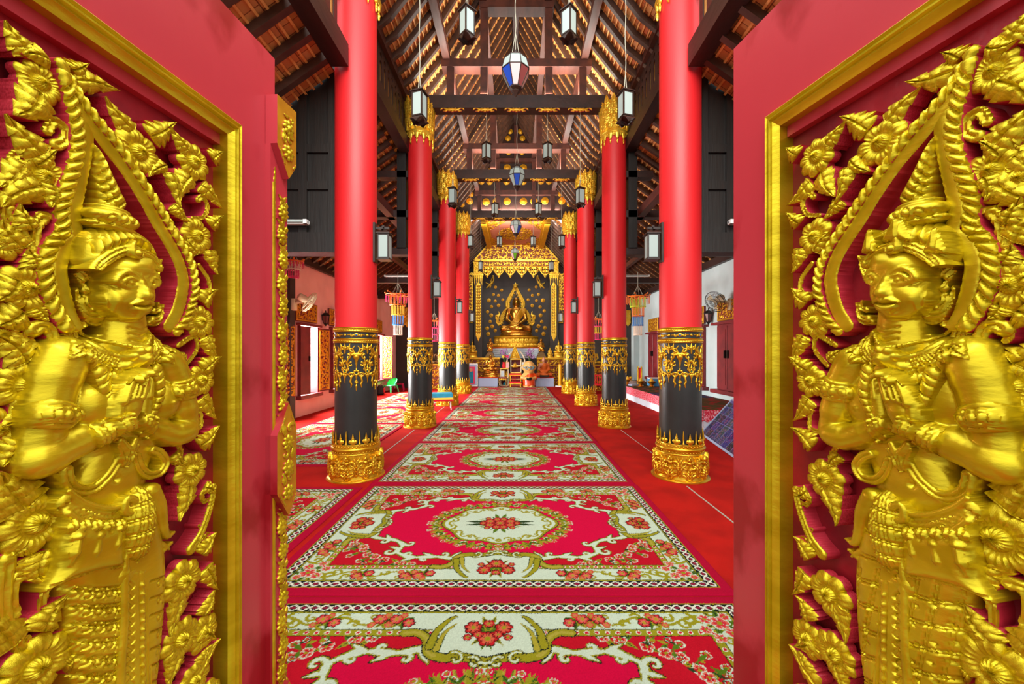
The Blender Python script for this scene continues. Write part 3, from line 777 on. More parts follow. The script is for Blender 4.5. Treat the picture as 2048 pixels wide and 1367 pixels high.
def paint_rug(hx, hy, step):
    p = Paint(hx, hy, step); X, Y = p.QX, p.QY; dx = hx-X; dy = hy-Y; d = np.minimum(dx, dy)
    p.Q[:] = lin(FIELD)[:3]
    # corner grounds outside the scroll line
    k = hx/1.53; ky = hy/1.015
    S = catmull([(.30*k,.60*ky),(.45*k,.565*ky),(.62*k,.57*ky),(.76*k,.50*ky),(.75*k,.39*ky),(.84*k,.31*ky),(1.0*k,.27*ky),(1.13*k,.19*ky)], 8)
    lim = np.interp(X, S[:,0], S[:,1]); order = np.argsort(S[:,0]); lim = np.interp(X, S[order,0], S[order,1])
    p.put((Y > lim) & (X > .3*k), CORN)
    rng = random.Random(5)
    # garland in the corner
    G = catmull([(.62*k,.655*ky),(.82*k,.62*ky),(.95*k,.52*ky),(1.06*k,.40*ky),(1.17*k,.33*ky)], 4)
    for i, g in enumerate(G):
        if i % 2 == 0:
            for s in (-1,1): p.leaf(g, (g[0]+.05+rng.uniform(-.02,.02), g[1]+s*.055), .017, GREEN if s > 0 else OLIVE, DKG)
    for i, g in enumerate(G):
        if i % 2 == 0: p.flower((g[0]+rng.uniform(-.02,.02), g[1]+rng.uniform(-.02,.02)), .033, PINK, CORN, OLIVE, 5, CREAM, rng.random())
    for i, g in enumerate(G):
        c = (g[0]+rng.uniform(-.05,.07), g[1]+rng.uniform(.02,.09)); p.leaf(c, (c[0]+rng.uniform(-.05,.05), c[1]+rng.uniform(-.04,.05)), .012, [GREEN,OLIVE,DKG][i % 3])
        if i % 3 == 0: p.flower((c[0]+.02,c[1]-.01), .019, CREAM, CORN, OLIVE, 5, DKG, rng.random())
    for c in ((1.0*k,.62*ky),(1.10*k,.55*ky),(1.16*k,.47*ky)): p.flower(c, .028, CREAM, CORN, OLIVE, 5, None, .3); p.leaf(c, (c[0]-.06,c[1]-.04), .014, GREEN)
    # acanthus scroll
    n = len(S)
    for col, add in ((BLK,.010),(OLIVE,.005),(CREAM,-.003)):
        p.stroke(S, [.012+.010*abs(math.sin(i*.42))+add for i in range(n)], col)
        for i, (c, r, a, dr) in enumerate((((.40*k,.53*ky),.04,1.2,1),((.53*k,.60*ky),.04,4.2,1),((.66*k,.53*ky),.045,1.6,-1),((.82*k,.49*ky),.045,2.8,-1),((.70*k,.36*ky),.045,.3,1),((.92*k,.33*ky),.04,4.2,-1),((1.05*k,.20*ky),.045,1.8,1))):
            q = spiral(c, r, a, .8, 10, .15, dr); p.stroke(q, [(.016+add)*(1-.6*j/10) for j in range(11)], col)
        for (a, b) in (((.47*k,.565*ky),(.56*k,.51*ky)),((.60*k,.57*ky),(.70*k,.62*ky)),((.75*k,.45*ky),(.84*k,.42*ky)),((.88*k,.30*ky),(.93*k,.22*ky)),((.34*k,.585*ky),(.28*k,.50*ky))):
            p.stroke([a, ((a[0]+b[0])/2, (a[1]+b[1])/2), b], [.010+add, .016+add, .001+max(add,0)], col)
    # borders
    s_al = np.where(dx < dy, Y, X)
    p.put(d < .335, BLK); p.put(d < .328, OLIVE); p.put(d < .288, BLK); p.put(d < .281, CREAM)
    p.put(d < .158, BLK); p.put(d < .152, OLIVE); p.put(d < .146, BLK)
    tt = (d-.11)/.022; ph = s_al/.062*PI
    ch = (np.abs(tt-np.sin(ph)) < .24*np.sqrt(1+np.cos(ph)**2)) | (np.abs(tt+np.sin(ph)) < .24*np.sqrt(1+np.cos(ph)**2))
    p.put(ch & (d > .078) & (d < .142), WHT)
    p.put((np.abs(tt) < .35) & (np.abs(np.sin(ph)) > .75) & (d > .078) & (d < .142), (150,30,60))
    p.put(d < .080, OLIVE); p.put(d < .073, EDGE)
    dots = np.hypot((d-.308), (np.mod(s_al, .055)-.0275)); p.put((dots < .014) & (d < .325) & (d > .29), WHT); p.put((dots < .0095) & (d < .325) & (d > .29), (196,20,50))
    # vines, flowers and leaves of the cream border
    def along(t, off, side):   # t along border, off from centre line .22
        return (t, hy-.22+off) if side == 0 else (hx-.22+off, t)
    for side, L in ((0, hx), (1, hy)):
        t = .46*(k if side == 0 else 1) if side == 0 else .34
        pts = []; q = t
        while q < L-.34: pts.append(along(q, .03*math.sin((q-t)*21), side)); q += .02
        p.stroke(pts, .0085, OLIVE)
        q = t; i = 0
        while q < L-.36:
            c = along(q, .03*math.sin((q-t)*21), side)
            p.stroke(spiral(along(q+.03, -.025 if i % 2 else .025, side), .036, i*2.2, .9, 10, .1, 1 if i % 2 else -1), [.009]*6+[.006]*5, OLIVE)
            q += .085; i += 1
        for fc, big in ((t+.12,1),(t+.03,0),(t+.44,1)):
            if fc > L-.25: continue
            for j in range(7):
                a = j*.9; c = along(fc, 0, side); p.leaf(c, (c[0]+.075*math.cos(a), c[1]+.07*math.sin(a)), .016, GREEN if j % 2 else OLIVE, DKG)
            for (ox, oy, R) in ((-.04,-.012,.033),(.035,.016,.038),(0,.045,.022),(.07,-.03,.022)):
                c = along(fc+ox, oy, side); p.flower(c, R, (198,40,48), PINK, (170,150,40), 6, OLIVE if R < .03 else (60,30,20), ox*30)
    # corner bouquets
    cc = (hx-.235, hy-.235)
    for j in range(9):
        a = j*.7; p.leaf(cc, (cc[0]+.12*math.cos(a), cc[1]+.12*math.sin(a)), .022, OLIVE if j % 2 else GREEN, DKG)
    for (ox, oy, R) in ((0,0,.05),(-.07,.03,.035),(.03,-.075,.035),(.05,.05,.028),(-.10,-.05,.03),(-.05,-.11,.03)):
        p.flower((cc[0]+ox, cc[1]+oy), R, PINK, (206,50,60), OLIVE, 6, CREAM, ox*40)
    for q in (spiral((hx-.21,hy-.40), .05, .5, .9, 10, .15, 1), spiral((hx-.40,hy-.21), .05, 1.2, .9, 10, .15, -1)): p.stroke(q, .011, OLIVE)
    # cartouches at the middle of the sides
    def cart(ct, rl, rd, side):
        def T(t, dd): return (t, hy-dd) if side == 0 else (hx-dd, t)
        A = catmull([T(rl*1.5,.31),T(rl*1.25,.31),T(rl*1.05,.36),T(rl*.98,.44),T(rl*.72,.475),T(rl*.4,.47),T(0,.50)], 8)
        B = catmull([T(rl*1.15,.285),T(rl*.95,.22),T(rl*.8,.19),T(rl*.55,.2)], 6)
        poly = [T(0,.17)]+[T(rl*.9,.19),T(rl*1.02,.30),T(rl*1.0,.42),T(rl*.74,.47),T(rl*.4,.47),T(0,.49)]
        # cream ground
        P_ = np.array(poly); d_ = np.zeros(X.shape, bool)
        Q_ = np.roll(P_, -1, 0)
        for a, b in zip(P_, Q_):
            c = ((a[1] > Y) != (b[1] > Y)) & (X < (b[0]-a[0])*(Y-a[1])/(b[1]-a[1]+1e-12)+a[0]); d_ ^= c
        ring = d_.copy()
        p.put(d_, CREAM)
        nA = len(A)
        p.stroke(A, .030, BLK); p.stroke(A, .024, OLIVE); p.stroke(A[:int(nA*.6)], .010, (170,160,60))
        C2 = catmull([T(rl*.98,.40),T(rl*.92,.29),T(rl*.72,.2),T(rl*.62,.185)], 6)
        p.stroke(C2, np.linspace(.028,.008,len(C2)), BLK); p.stroke(C2, np.linspace(.022,.004,len(C2)), OLIVE)
        C3 = catmull([T(rl*.86,.42),T(rl*.78,.31),T(rl*.6,.24)], 6)
        p.stroke(C3, np.linspace(.022,.004,len(C3)), DKG); p.stroke(C3, np.linspace(.016,.003,len(C3)), (170,160,50))
        for (t_, dd, r) in ((rl*.5,.48,.045),(rl*.2,.505,.04),(rl*.05,.53,.03)):
            q = spiral(T(t_, dd), r, 1.0, .8, 10, .2, 1); p.stroke(q, .015, BLK); p.stroke(q, .011, OLIVE); p.stroke(q, .005, CREAM)
        c = T(0,.30)
        for j in range(12):
            a = j*PI/6+.2; p.leaf(c, (c[0]+rl*.42*math.cos(a), c[1]+.13*math.sin(a)), .02, GREEN if j % 2 else OLIVE, DKG)
        for (t_, dd, R) in ((0,.35,.052),(rl*.28,.27,.046),(0,.24,.03),(rl*.18,.32,.026),(rl*.36,.34,.022)):
            p.flower(T(t_, dd), R, (190,32,36), (206,96,66), OLIVE, 7, (70,24,18), t_*9)
    cart(0, .30*k, .3, 0); cart(0, .25, .3, 1)
    # centre medallion
    th = np.arctan2(Y/ky, X/k); rr = np.hypot(X/k/.62, Y/ky/.45)
    for j in range(4):
        for i in range(13):
            a = i*PI/2/12; ex = .54*k*math.cos(a); ey = .39*ky*math.sin(a)
            b = a+rng.uniform(-.5,.5)
            p.leaf((ex*.94,ey*.94), (ex+.085*math.cos(b), ey+.085*math.sin(b)), .017, [OLIVE,GREEN,(170,160,50),OLIVE][j], DKG if j == 1 else None)
    scal = 1+.05*np.cos(8*th)
    p.put(rr < .80*scal, DKG); p.put(rr < .785*scal, OLIVE); p.put(rr < .75*scal, CREAM)
    for i in range(9):
        a = i*PI/2/8; ex = .49*k*math.cos(a); ey = .355*ky*math.sin(a)
        p.stroke(spiral((ex*.86,ey*.86), .04, a+2, .8, 10, .15, 1 if i % 2 else -1), .009, OLIVE)
    for i in range(7):
        a = i*PI/2/6; ex = .56*k*math.cos(a); ey = .41*ky*math.sin(a)
        p.flower((ex,ey), .031, CREAM, (206,50,56), OLIVE, 6, OLIVE, a)
        p.flower((ex*1.08+.02,ey*1.06+.02), .02, CREAM, (206,40,60), OLIVE, 5, None, a)
    for i in range(12):
        a = i*PI/2/11+.07; ex = .555*k*math.cos(a); ey = .405*ky*math.sin(a)
        for q in (-.9,.9): p.leaf((ex*.97,ey*.97), (ex+.055*math.cos(a+q), ey+.055*math.sin(a+q)), .013, GREEN if i % 2 else OLIVE, DKG)
    for i in range(8):
        a = i*PI/2/7+.1; p.leaf((0,0), (.23*k*math.cos(a), .14*ky*math.sin(a)), .018, GREEN if i % 2 else OLIVE, DKG)
    p.leaf((.14*k,.02), (.31*k,.035), .02, DKG); p.leaf((.02,.1), (.05,.19), .018, GREEN)
    for (x, y, R) in ((0,0,.055),(.09,.035,.045),(.03,.075,.036),(.15,.0,.03),(.11,.09,.025)):
        p.flower((x*k,y), R, (190,34,38), (206,96,66), OLIVE, 7, (80,28,20), x*20)
    # mirror the quarter
    q = p.Q.copy(); a = np.concatenate([q[:,::-1][:,:-1] if len(p.x) % 2 else q[:,::-1], q], 1)
    full = np.concatenate([a[::-1][:-1] if len(p.y) % 2 else a[::-1], a], 0)
    # wool variation and uneven edges between colours
    rs = np.random.RandomState(3); ny, nx = full.shape[:2]
    jx = rs.randint(-1, 2, (ny, nx)); jy = rs.randint(-1, 2, (ny, nx))
    iy = np.clip(np.arange(ny)[:,None]+jy*(rs.rand(ny,nx) < .3), 0, ny-1); ix = np.clip(np.arange(nx)[None,:]+jx*(rs.rand(ny,nx) < .3), 0, nx-1)
    full = full[iy, ix]*(.66+.16*rs.rand(ny, nx, 1))
    return p, full
def rug_mesh(hx, hy, step, th=.011):
    n1 = int(2*hx/step)+1; n2 = int(2*hy/step)+1
    st = 2*hx/(n1-1) if n1 % 2 else None
    # force odd counts so that the quarter mirrors exactly
    hxs = hx; p, C = paint_rug(hx, hy, step)
    ny, nx = C.shape[:2]; xs = np.linspace(-hx, hx, nx); ys = np.linspace(-hy, hy, ny)
    X, Y = np.meshgrid(xs, ys); Z = np.full(X.shape, th); dm = np.minimum(hx-np.abs(X), hy-np.abs(Y)); Z -= .006*np.exp(-dm/.012)
    v = np.stack([X.ravel(), Y.ravel(), Z.ravel()], 1); I = np.arange(nx*ny).reshape(ny, nx)
    q = np.stack([I[:-1,:-1].ravel(), I[:-1,1:].ravel(), I[1:,1:].ravel(), I[1:,:-1].ravel()], 1)
    ring = np.concatenate([I[0,:], I[1:,-1], I[-1,-2::-1], I[-2:0:-1,0]]); nb = len(ring); b0 = len(v)
    bot = v[ring].copy(); bot[:,2] = .0005; v = np.concatenate([v, bot]); j = np.roll(np.arange(nb), -1)
    q = np.concatenate([q, np.stack([b0+np.arange(nb), b0+j, ring[j], ring], 1)])
    col = np.concatenate([C.reshape(-1,3), C.reshape(-1,3)[ring]]); col = np.concatenate([col, np.ones((len(col),1))], 1).astype(np.float32)
    me = np_mesh('rug', v, q); at = me.color_attributes.new('Col', 'FLOAT_COLOR', 'POINT'); at.data.foreach_set('color', col.ravel())
    me.materials.append(M['rugcol']); return me
RUG = rug_mesh(1.50, 1.0, .0043)
RUGF = rug_mesh(1.50, 1.0, .011)
def rug(x, y, rz, me, label, group, sx=1.0, sy=1.0, z=0.0):
    o = put(bpy.data.objects.new('rug', me)); o.location = (x, y, z); o.rotation_euler = (0,0,rz); o.scale = (sx, sy, 1)
    return tag(o, label, 'rug', group)
NB = [0.34, 2.385, 4.40, 6.445, 8.515, 10.62, 12.76, 14.86, 16.93]
for i in range(8):
    a, b = NB[i], NB[i+1]; s = (b-a-.012)/2.0
    lab = ['crimson floral rug nearest the camera in the doorway, cut by the bottom edge','whole crimson floral rug with cream medallion, first one fully in view between the doors',
           'crimson floral rug lying between the nearest pair of red columns','fourth crimson floral rug of the middle row, just past the nearest columns',
           'fifth crimson floral rug of the middle row, between the second pair of columns','sixth crimson floral rug of the middle row, beyond the second pair of columns',
           'seventh crimson floral rug of the middle row, just before the last','crimson floral rug farthest down the middle row, at the foot of the altar'][i]
    rug(-.147+(0.012 if i % 2 else 0), (a+b)/2, 0 if i % 2 else PI, RUG if i < 3 else RUGF, lab, 'rugs in the middle row', 3.04/3.0, s)
for i, (x, a, b) in enumerate(((-2.73, 1.30, 4.31), (-3.31, 5.10, 8.12), (-3.31, 8.14, 11.24), (-3.31, 11.26, 14.36))):
    lab = ['crimson floral rug beside the left door, left of the middle row','crimson floral rug in the left aisle just behind the nearest left column',
           'crimson floral rug in the left aisle, second along the pink wall','crimson floral rug at the far end of the left aisle by the green chair'][i]
    rug(x, (a+b)/2, PI/2, RUG if i == 0 else RUGF, lab, 'rugs in the left aisle', (b-a-.01)/3.0, 2.04/2.0)
# ================================================================ carved door leaves
def D(px, py, h=0.0):            # pixel on the left leaf -> (u along leaf, v height)
    a = (px-CX)/FX; hx, hy = -1.055, .5; dx, dy = .0767, .997; nx, ny = .997, -.0767
    s = (hx+h*nx-a*(hy+h*ny))/(a*dy-dx); Y = hy+s*dy+h*ny
    return (s, EYE-(py-CY)*Y/FX)
def Ds(pts, h=0.0): return [D(p[0], p[1], h) for p in pts]
# --- one flower, four leaves (unit size, facing -Y)
def flower_unit(n=8, seed=0):
    rs = np.random.RandomState(seed); A = 96; R = 17; th = np.arange(A)*2*PI/A; ph = rs.rand()*6
    v = []; 
    amp = 1+.10*np.interp(th, np.linspace(0, 2*PI, n+1), np.append(rs.rand(n), 0))
    e = (.78+.22*np.abs(np.cos(n*th/2+ph))**.55)*amp
    for i in range(R):
        t = i/(R-1)
        r = t*np.where(t < .42, .95, .95+(e-.95)*max(0,(t-.42)/.58))
        if t < .36: w = .62+.26*(1-(t/.36)**2)-.09*np.abs(np.sin(9*th+t*3))*(t > .05)-(.22 if t < .06 else 0)
        elif t < .44: w = .40+0*th
        else:
            q = (t-.44)/.56; w = .38+.24*math.sin(PI*min(q*.85+.12, 1))-.075*np.abs(np.sin(n*th*1.5+ph*1.5))*(1-q*.4)-.22*np.exp(-(np.abs(np.cos(n*th/2+ph))/.16)**2)*q-.12*q**4
        v.append(np.stack([r*np.cos(th), -w+0*th, r*np.sin(th)], 1))
    v.append(np.stack([e*np.cos(th)*.98, .5+0*th, e*np.sin(th)*.98], 1))
    v = np.concatenate(v); q = []
    for i in range(R):
        for k in range(A): l = (k+1) % A; q.append((i*A+k, i*A+l, (i+1)*A+l, (i+1)*A+k))
    mi = [1 if i == R-1 else 0 for i in range(R) for k in range(A)]
    me = np_mesh('flower', v, np.array(q)[:, ::-1], mi); me.materials.append(M['gold']); me.materials.append(M['sidepink']); me.shade_smooth(); me.set_sharp_from_angle(angle=math.radians(60)); return me
def leaf_unit(seed=0, lobes=3, bend=0.0):
    rs = np.random.RandomState(seed); T = 34; S = 15; v = []; s_ = np.linspace(-1, 1, S)
    for i in range(T):
        t = i/(T-1); lob = 1-.32*((t*lobes) % 1.0)**2*(t < .93); W = (min(t/.16, 1)**.6)*(1-max(0,(t-.28)/.72)**1.4)*lob+.015
        cy = bend*math.sin(t*PI)*.5
        w = .42+.40*(1-np.abs(s_)**2.2)*(.5+.5*math.sin(min(t*1.15+.1,1)*PI))-.24*np.exp(-(s_/.09)**2)*(t < .9)-.10*np.maximum(0, np.cos(2*PI*(t*4.5-np.abs(s_)*1.0)))**3*(np.abs(s_) > .12)*(np.abs(s_) < .9)
        w = w+.25*t**3
        v.append(np.stack([t+0*s_-.10*np.abs(s_)*W, -w, s_*W+cy+0*s_], 1))
    n0 = T*S
    top = np.concatenate(v); bidx = list(range(0, S))+[i*S+S-1 for i in range(1, T)]+[(T-1)*S+j for j in range(S-2, -1, -1)]+[i*S for i in range(T-2, 0, -1)]
    bot = top[bidx].copy(); bot[:,1] = .9
    q = []; mi = []
    for i in range(T-1):
        for j in range(S-1): q.append((i*S+j, (i+1)*S+j, (i+1)*S+j+1, i*S+j+1)); mi.append(0)
    nb = len(bidx)
    for k in range(nb): l = (k+1) % nb; q.append((bidx[k], bidx[l], n0+l, n0+k)); mi.append(1)
    me = np_mesh('leaf', np.concatenate([top, bot]), np.array(q), mi); me.materials.append(M['gold']); me.materials.append(M['sidepink']); me.shade_smooth(); me.set_sharp_from_angle(angle=math.radians(55)); return me
FLW = [flower_unit(8,1), flower_unit(7,2), flower_unit(9,3)]
LVS = [leaf_unit(1,3,.15), leaf_unit(2,4,-.2), leaf_unit(3,3,.45), leaf_unit(4,4,-.5)]
DR = random.Random(11)
class Leaf_door: pass
def on_door(o, dr, u, v, w, ang, su, sw, sv, tilt=0.0):
    put(o, dr.root); s = dr.sgn
    X = Vector((math.cos(ang), 0, math.sin(ang))); Yv = Vector((0, s, 0)); Z = X.cross(Yv)
    R = Matrix((X, Yv, Z)).transposed().to_4x4()
    if tilt: R = R @ Matrix.Rotation(tilt, 4, 'X') 
    o.matrix_basis = Matrix.Translation((dr.mu(u), -s*w, v)) @ R @ Matrix.Diagonal((su, sw, sv, 1))
    return o
def fm_door(dr, figure=False):
    s = dr.sgn
    return lambda u, v, w: np.stack([(u+dr.foff) if figure else dr.muv(u), -s*w, v], 1)
def add_fld(F_, dr, name, back=-.05, mats=('gold','sidepink'), parent=None, label=None, figure=False, sharp=48):
    me = F_.mesh(name, back, fm_door(dr, figure), flip=(dr.sgn < 0))
    o = finish(me, name, [M[m] for m in mats], parent or dr.root, sharp)
    if label: o['label'] = label
    return o
def bbf(pts, pad, res, h0=-.05):
    A = np.array(pts); return Fld(A[:,0].min()-pad, A[:,0].max()+pad, A[:,1].min()-pad, A[:,1].max()+pad, res, h0)
def scroll(dr, pts, r0, r1, base=.0, name='scroll', k=.9):
    P_ = catmull(Ds(pts), 6); n = len(P_); F_ = bbf(P_, max(r0,r1)+.02, .0035)
    rr = [r0+(r1-r0)*i/(n-1) for i in range(n)]
    F_.line(P_, rr, base, k)
    F_.groove(P_[1:-1], .0035, .007)
    return add_fld(F_, dr, name)
def door_leaf(side):
    dr = Leaf_door(); L = side == 'left'; dr.sgn = 1 if L else -1
    if L: dr.mu = lambda u: u; dr.muv = lambda u: u; dr.foff = 0.0; hx, hy, dx, dy = -1.055, .5, .0767, .997; fo, fi, ft = .871, .822, 2.320
    else: dr.mu = lambda u: 1.038*u-.007; dr.muv = dr.mu; dr.foff = .006; hx, hy, dx, dy = 1.066, .467, -.201, .98; fo, fi, ft = .897, .846, 2.334
    W = 1.06; TH = .058
    root = empty('door_1' if L else 'door_2', (hx, hy, 0), math.atan2(dy, dx),
        ('red lacquered door leaf on the left carved with a gilded woman in prayer and the tall middle post' if L else 'red lacquered door leaf on the right carved with a gilded man in prayer'), 'door', kind='structure')
    dr.root = root; s = dr.sgn
    def bx(mb, u0, u1, w0, w1, v0, v1, mi=0): mb.box(u0, u1, min(-s*w0,-s*w1), max(-s*w0,-s*w1), v0, v1, mi)
    mb = MB(); bl = 1.06-fo; fb = .26
    for (a, b, c, d_) in ((0,bl,.012,2.70),(fo,W,.012,2.70),(bl,fo,ft,2.70),(bl,fo,.012,fb)): bx(mb, a, b, -TH, 0, c, d_)
    mb.build('leaf_frame', M['doorred'], root, 20)
    mb = MB(); bx(mb, bl-.02, fo+.02, -TH, -.047, fb-.02, ft+.02); mb.build('ground_panel', M['doordeep'], root, 20)['label'] = 'dark red carved ground'
    mb = MB(); bx(mb, bl+.04, fi, -.048, -.022, ft-.058-.035, ft-.058); mb.build('inner_ledge', M['doorred'], root, 20)
    # gilded moulding round the carving
    prof = [(0,-.001),(0,.016),(.005,.021),(.010,.015),(.013,.015),(.017,.022),(.022,.022),(.026,.013),(.029,.013),(.033,.017),(.038,.013),(.055,.006),(.056,-.05)]
    mb = MB(); cs = [(bl,fb),(fo,fb),(fo,ft),(bl,ft)]; dirs = [(1,1),(-1,1),(-1,-1),(1,-1)]
    vs = [(c[0]+d_[0]*t*(.9), -s*w, c[1]+d_[1]*t*1.05) for c, d_ in zip(cs, dirs) for (t, w) in prof]; n = len(prof)
    fs = [(i*n+j, ((i+1)%4)*n+j, ((i+1)%4)*n+j+1, i*n+j+1) for i in range(4) for j in range(n-1)]
    if s < 0: fs = [tuple(reversed(f)) for f in fs]
    mb.add(vs, fs); mb.build('gilded_moulding', M['gold'], root, 30)['label'] = 'ribbed gold moulding'
    # --------------------------------------------------------- flame arch
    def band(name, pts, r, base, rope, k=.25, lab=None):
        P_ = catmull(Ds(pts, .01), 9); F_ = bbf(P_, r+.02, .0032); F_.line(P_, r, base, k)
        if rope:
            acc = 0
            for i in range(1, len(P_)):
                d_ = P_[i]-P_[i-1]; l = np.hypot(*d_); acc += l
                if acc > .021:
                    acc = 0; t = d_/l; nn = np.array([-t[1], t[0]])
                    F_.groove([P_[i]+nn*r*.85-t*.010, P_[i]-nn*r*.85+t*.012], .0032, .010)
        o = add_fld(F_, dr, name)
        if lab: o['label'] = lab
    band('arch_rope', [(120,128),(140,162),(158,192),(188,234),(236,291),(286,365),(323,423),(350,468),(372,505),(384,535),(390,570),(386,600),(372,638),(352,664)], .0125, .012, True, .8, 'rope carved outer arch band')
    band('arch_band', [(150,196),(182,242),(214,288),(255,342),(290,398),(316,446),(340,486),(358,522),(367,556),(364,592),(354,626),(340,652)], .0185, .008, False, lab='plain inner arch band')
    band('arch_rope', [(126,150),(134,176),(143,212),(152,250),(155,280),(148,326),(134,370),(122,415),(124,445),(120,468),(98,495),(90,528),(93,574),(108,615),(132,654)], .0140, .012, True, .8, 'rope carved outer arch band')
    band('arch_band', [(152,186),(166,212),(174,250),(174,292),(166,340),(153,404),(149,440),(158,472),(140,490),(126,512),(122,540),(128,580),(140,625),(153,652)], .0135, .008, False, lab='plain inner arch band')
    # --------------------------------------------------------- flowers
    if L:
        FL = [(98,165,.042),(288,303,.058),(397,323,.055),(103,352,.048),(404,471,.054),(410,643,.052),(413,760,.050),(70,577,.05),(66,771,.052),(393,941,.056),(376,1163,.062),(372,1279,.060),(84,1047,.063),(84,1336,.066),(398,1362,.055),(20,480,.04),(18,668,.04),(14,860,.042)]
        FU = [(D(p[0], p[1], .02), p[2]) for p in FL]
    else:
        def DRt(px, py, h=.02):
            a = (px-CX)/FX; hx_, hy_, dx_, dy_ = 1.066,.467,-.201,.98; nx, ny = -.98,-.201
            q = (hx_+h*nx-a*(hy_+h*ny))/(a*dy_-dx_); Yq = hy_+q*dy_+h*ny; return ((q+.007)/1.038, EYE-(py-CY)*Yq/FX)
        FL = [(1972,140,.042),(1752,284,.058),(1624,312,.055),(1970,340,.048),(1621,472,.054),(1620,642,.052),(1612,762,.050),(2010,570,.05),(2012,775,.052),(1640,958,.058),(1650,1190,.062),(1660,1310,.058),(1985,1078,.07),(1985,1345,.07)]
        FU = [(DRt(p[0], p[1]), p[2]) for p in FL]
        FU += [((.30,1.86),.045),((.29,1.66),.045),((.27,1.42),.045)]
    FU += [((.245,.62),.06),((.245,.40),.055),((.50,.30),.05),((.74,.40),.055),((.73,.62),.055)]
    for i, ((u, v), R) in enumerate(FU):
        o = bpy.data.objects.new('flower', FLW[i % 3]); on_door(o, dr, u, v, -.008, DR.random()*6, R, R*.62, R)
        o['label'] = 'carved gold flower'
    # --------------------------------------------------------- leaves: base, tip, half width
    LV = [((60,110),(16,44),.026),((95,120),(50,108),.02),((75,185),(30,228),.032),((150,160),(236,180),.026),((140,140),(175,128),.02),((84,312),(13,232),.030),((50,330),(4,372),.024),((85,372),(8,412),.030),((98,368),(100,412),.022),
          ((268,262),(217,196),.026),((300,272),(349,246),.030),((372,300),(343,257),.022),((425,318),(447,304),.024),((380,352),(362,398),.030),((338,345),(358,410),.022),((402,370),(444,414),.026),((346,408),(378,442),.022),((420,452),(443,432),.022),((420,500),(436,546),.026),((330,330),(300,352),.018),
          ((392,508),(368,470),.02),((408,606),(436,580),.028),((413,672),(436,722),.026),((405,740),(438,714),.028),((404,795),(433,836),.026),((398,890),(436,853),.030),((376,970),(358,1038),.030),((408,975),(432,985),.02),((402,1108),(431,1066),.030),((410,1136),(432,1176),.026),((362,1190),(344,1268),.032),((404,1230),(428,1182),.030),((398,1268),(430,1278),.026),((402,1330),(424,1290),.024),((356,1312),(340,1372),.030),
          ((50,1015),(2,946),.044),((50,1085),(30,1110),.03),((88,1100),(92,1164),.036),((84,1262),(132,1192),.032),((48,495),(10,440),.030),((72,535),(58,500),.026),((42,625),(-4,650),.030),((72,615),(98,640),.024),((50,725),(-4,674),.032),((80,740),(108,750),.022),((62,810),(10,850),.030),((80,815),(70,860),.026),((40,880),(4,930),.028),((30,1290),(-10,1230),.034),((120,1330),(150,1310),.026),((30,560),(-8,600),.026),((60,905),(40,950),.026),((70,330),(112,300),.02),((60,460),(40,410),.02),((370,720),(352,700),.018),((350,905),(372,930),.02)]
    LU = [(D(a[0],a[1],.005), D(b[0],b[1],.015), w) for a, b, w in LV]
    LU += [((.22,.70),(.16,.80),.03),((.22,.50),(.15,.44),.03),((.30,.36),(.36,.30),.03),((.45,.28),(.38,.34),.03),((.70,.50),(.78,.56),.03),((.74,.32),(.66,.30),.03),((.23,1.80),(.17,1.9),.03),((.22,1.50),(.15,1.56),.03),((.21,1.1),(.15,1.0),.03),((.21,1.3),(.15,1.22),.03)]
    for i, (a, b, w) in enumerate(LU):
        du = dr.mu(b[0])-dr.mu(a[0]); dv = b[1]-a[1]; l = math.hypot(du, dv)
        o = bpy.data.objects.new('leaf', LVS[(i*7+i//3) % 4]); on_door(o, dr, a[0], a[1], -.012, math.atan2(dv, du), l*1.06, .032+.004*(i % 3), w*1.22)
    # --------------------------------------------------------- scrolls and vines
    SC = [([(92,262),(103,243),(118,248),(130,265),(126,284),(108,290)],.010,.012),([(397,530),(414,556),(418,580),(404,598),(396,590)],.007,.009),([(425,972),(423,995),(412,1035),(398,1070),(378,1098)],.010,.013),([(426,974),(412,976),(402,990),(408,1003),(416,998)],.011,.006),
          ([(384,436),(406,434),(414,412),(404,394),(394,400)],.006,.009),([(62,660),(80,652),(98,660),(106,690),(94,712),(76,722)],.016,.008),([(62,660),(56,672),(62,682)],.012,.006),([(84,436),(72,452),(66,498)],.012,.008),([(92,432),(78,430),(72,442)],.010,.005),([(20,420),(36,455),(62,500)],.012,.010),
          ([(356,690),(388,672),(392,700),(370,730)],.008,.006),([(398,810),(402,850),(380,860)],.006,.008),([(10,1120),(4,1180),(10,1240),(40,1270)],.016,.010),([(55,1146),(30,1155),(22,1190),(30,1230)],.014,.008),([(94,1165),(84,1200),(86,1240),(100,1262)],.010,.006),([(380,1100),(392,1078),(404,1062),(398,1050)],.014,.005),
          ([(396,1090),(414,1068),(420,1088)],.010,.005),([(30,1275),(40,1300),(60,1290),(52,1275)],.012,.006),([(346,880),(362,905),(352,940)],.008,.006),([(40,300),(20,320),(14,350)],.010,.006),([(14,400),(10,430),(30,460)],.012,.008),([(120,640),(145,648),(165,650)],.012,.008)]
    for p_, r0, r1 in SC: scroll(dr, p_, r0, r1)
    figure(dr, root, L)
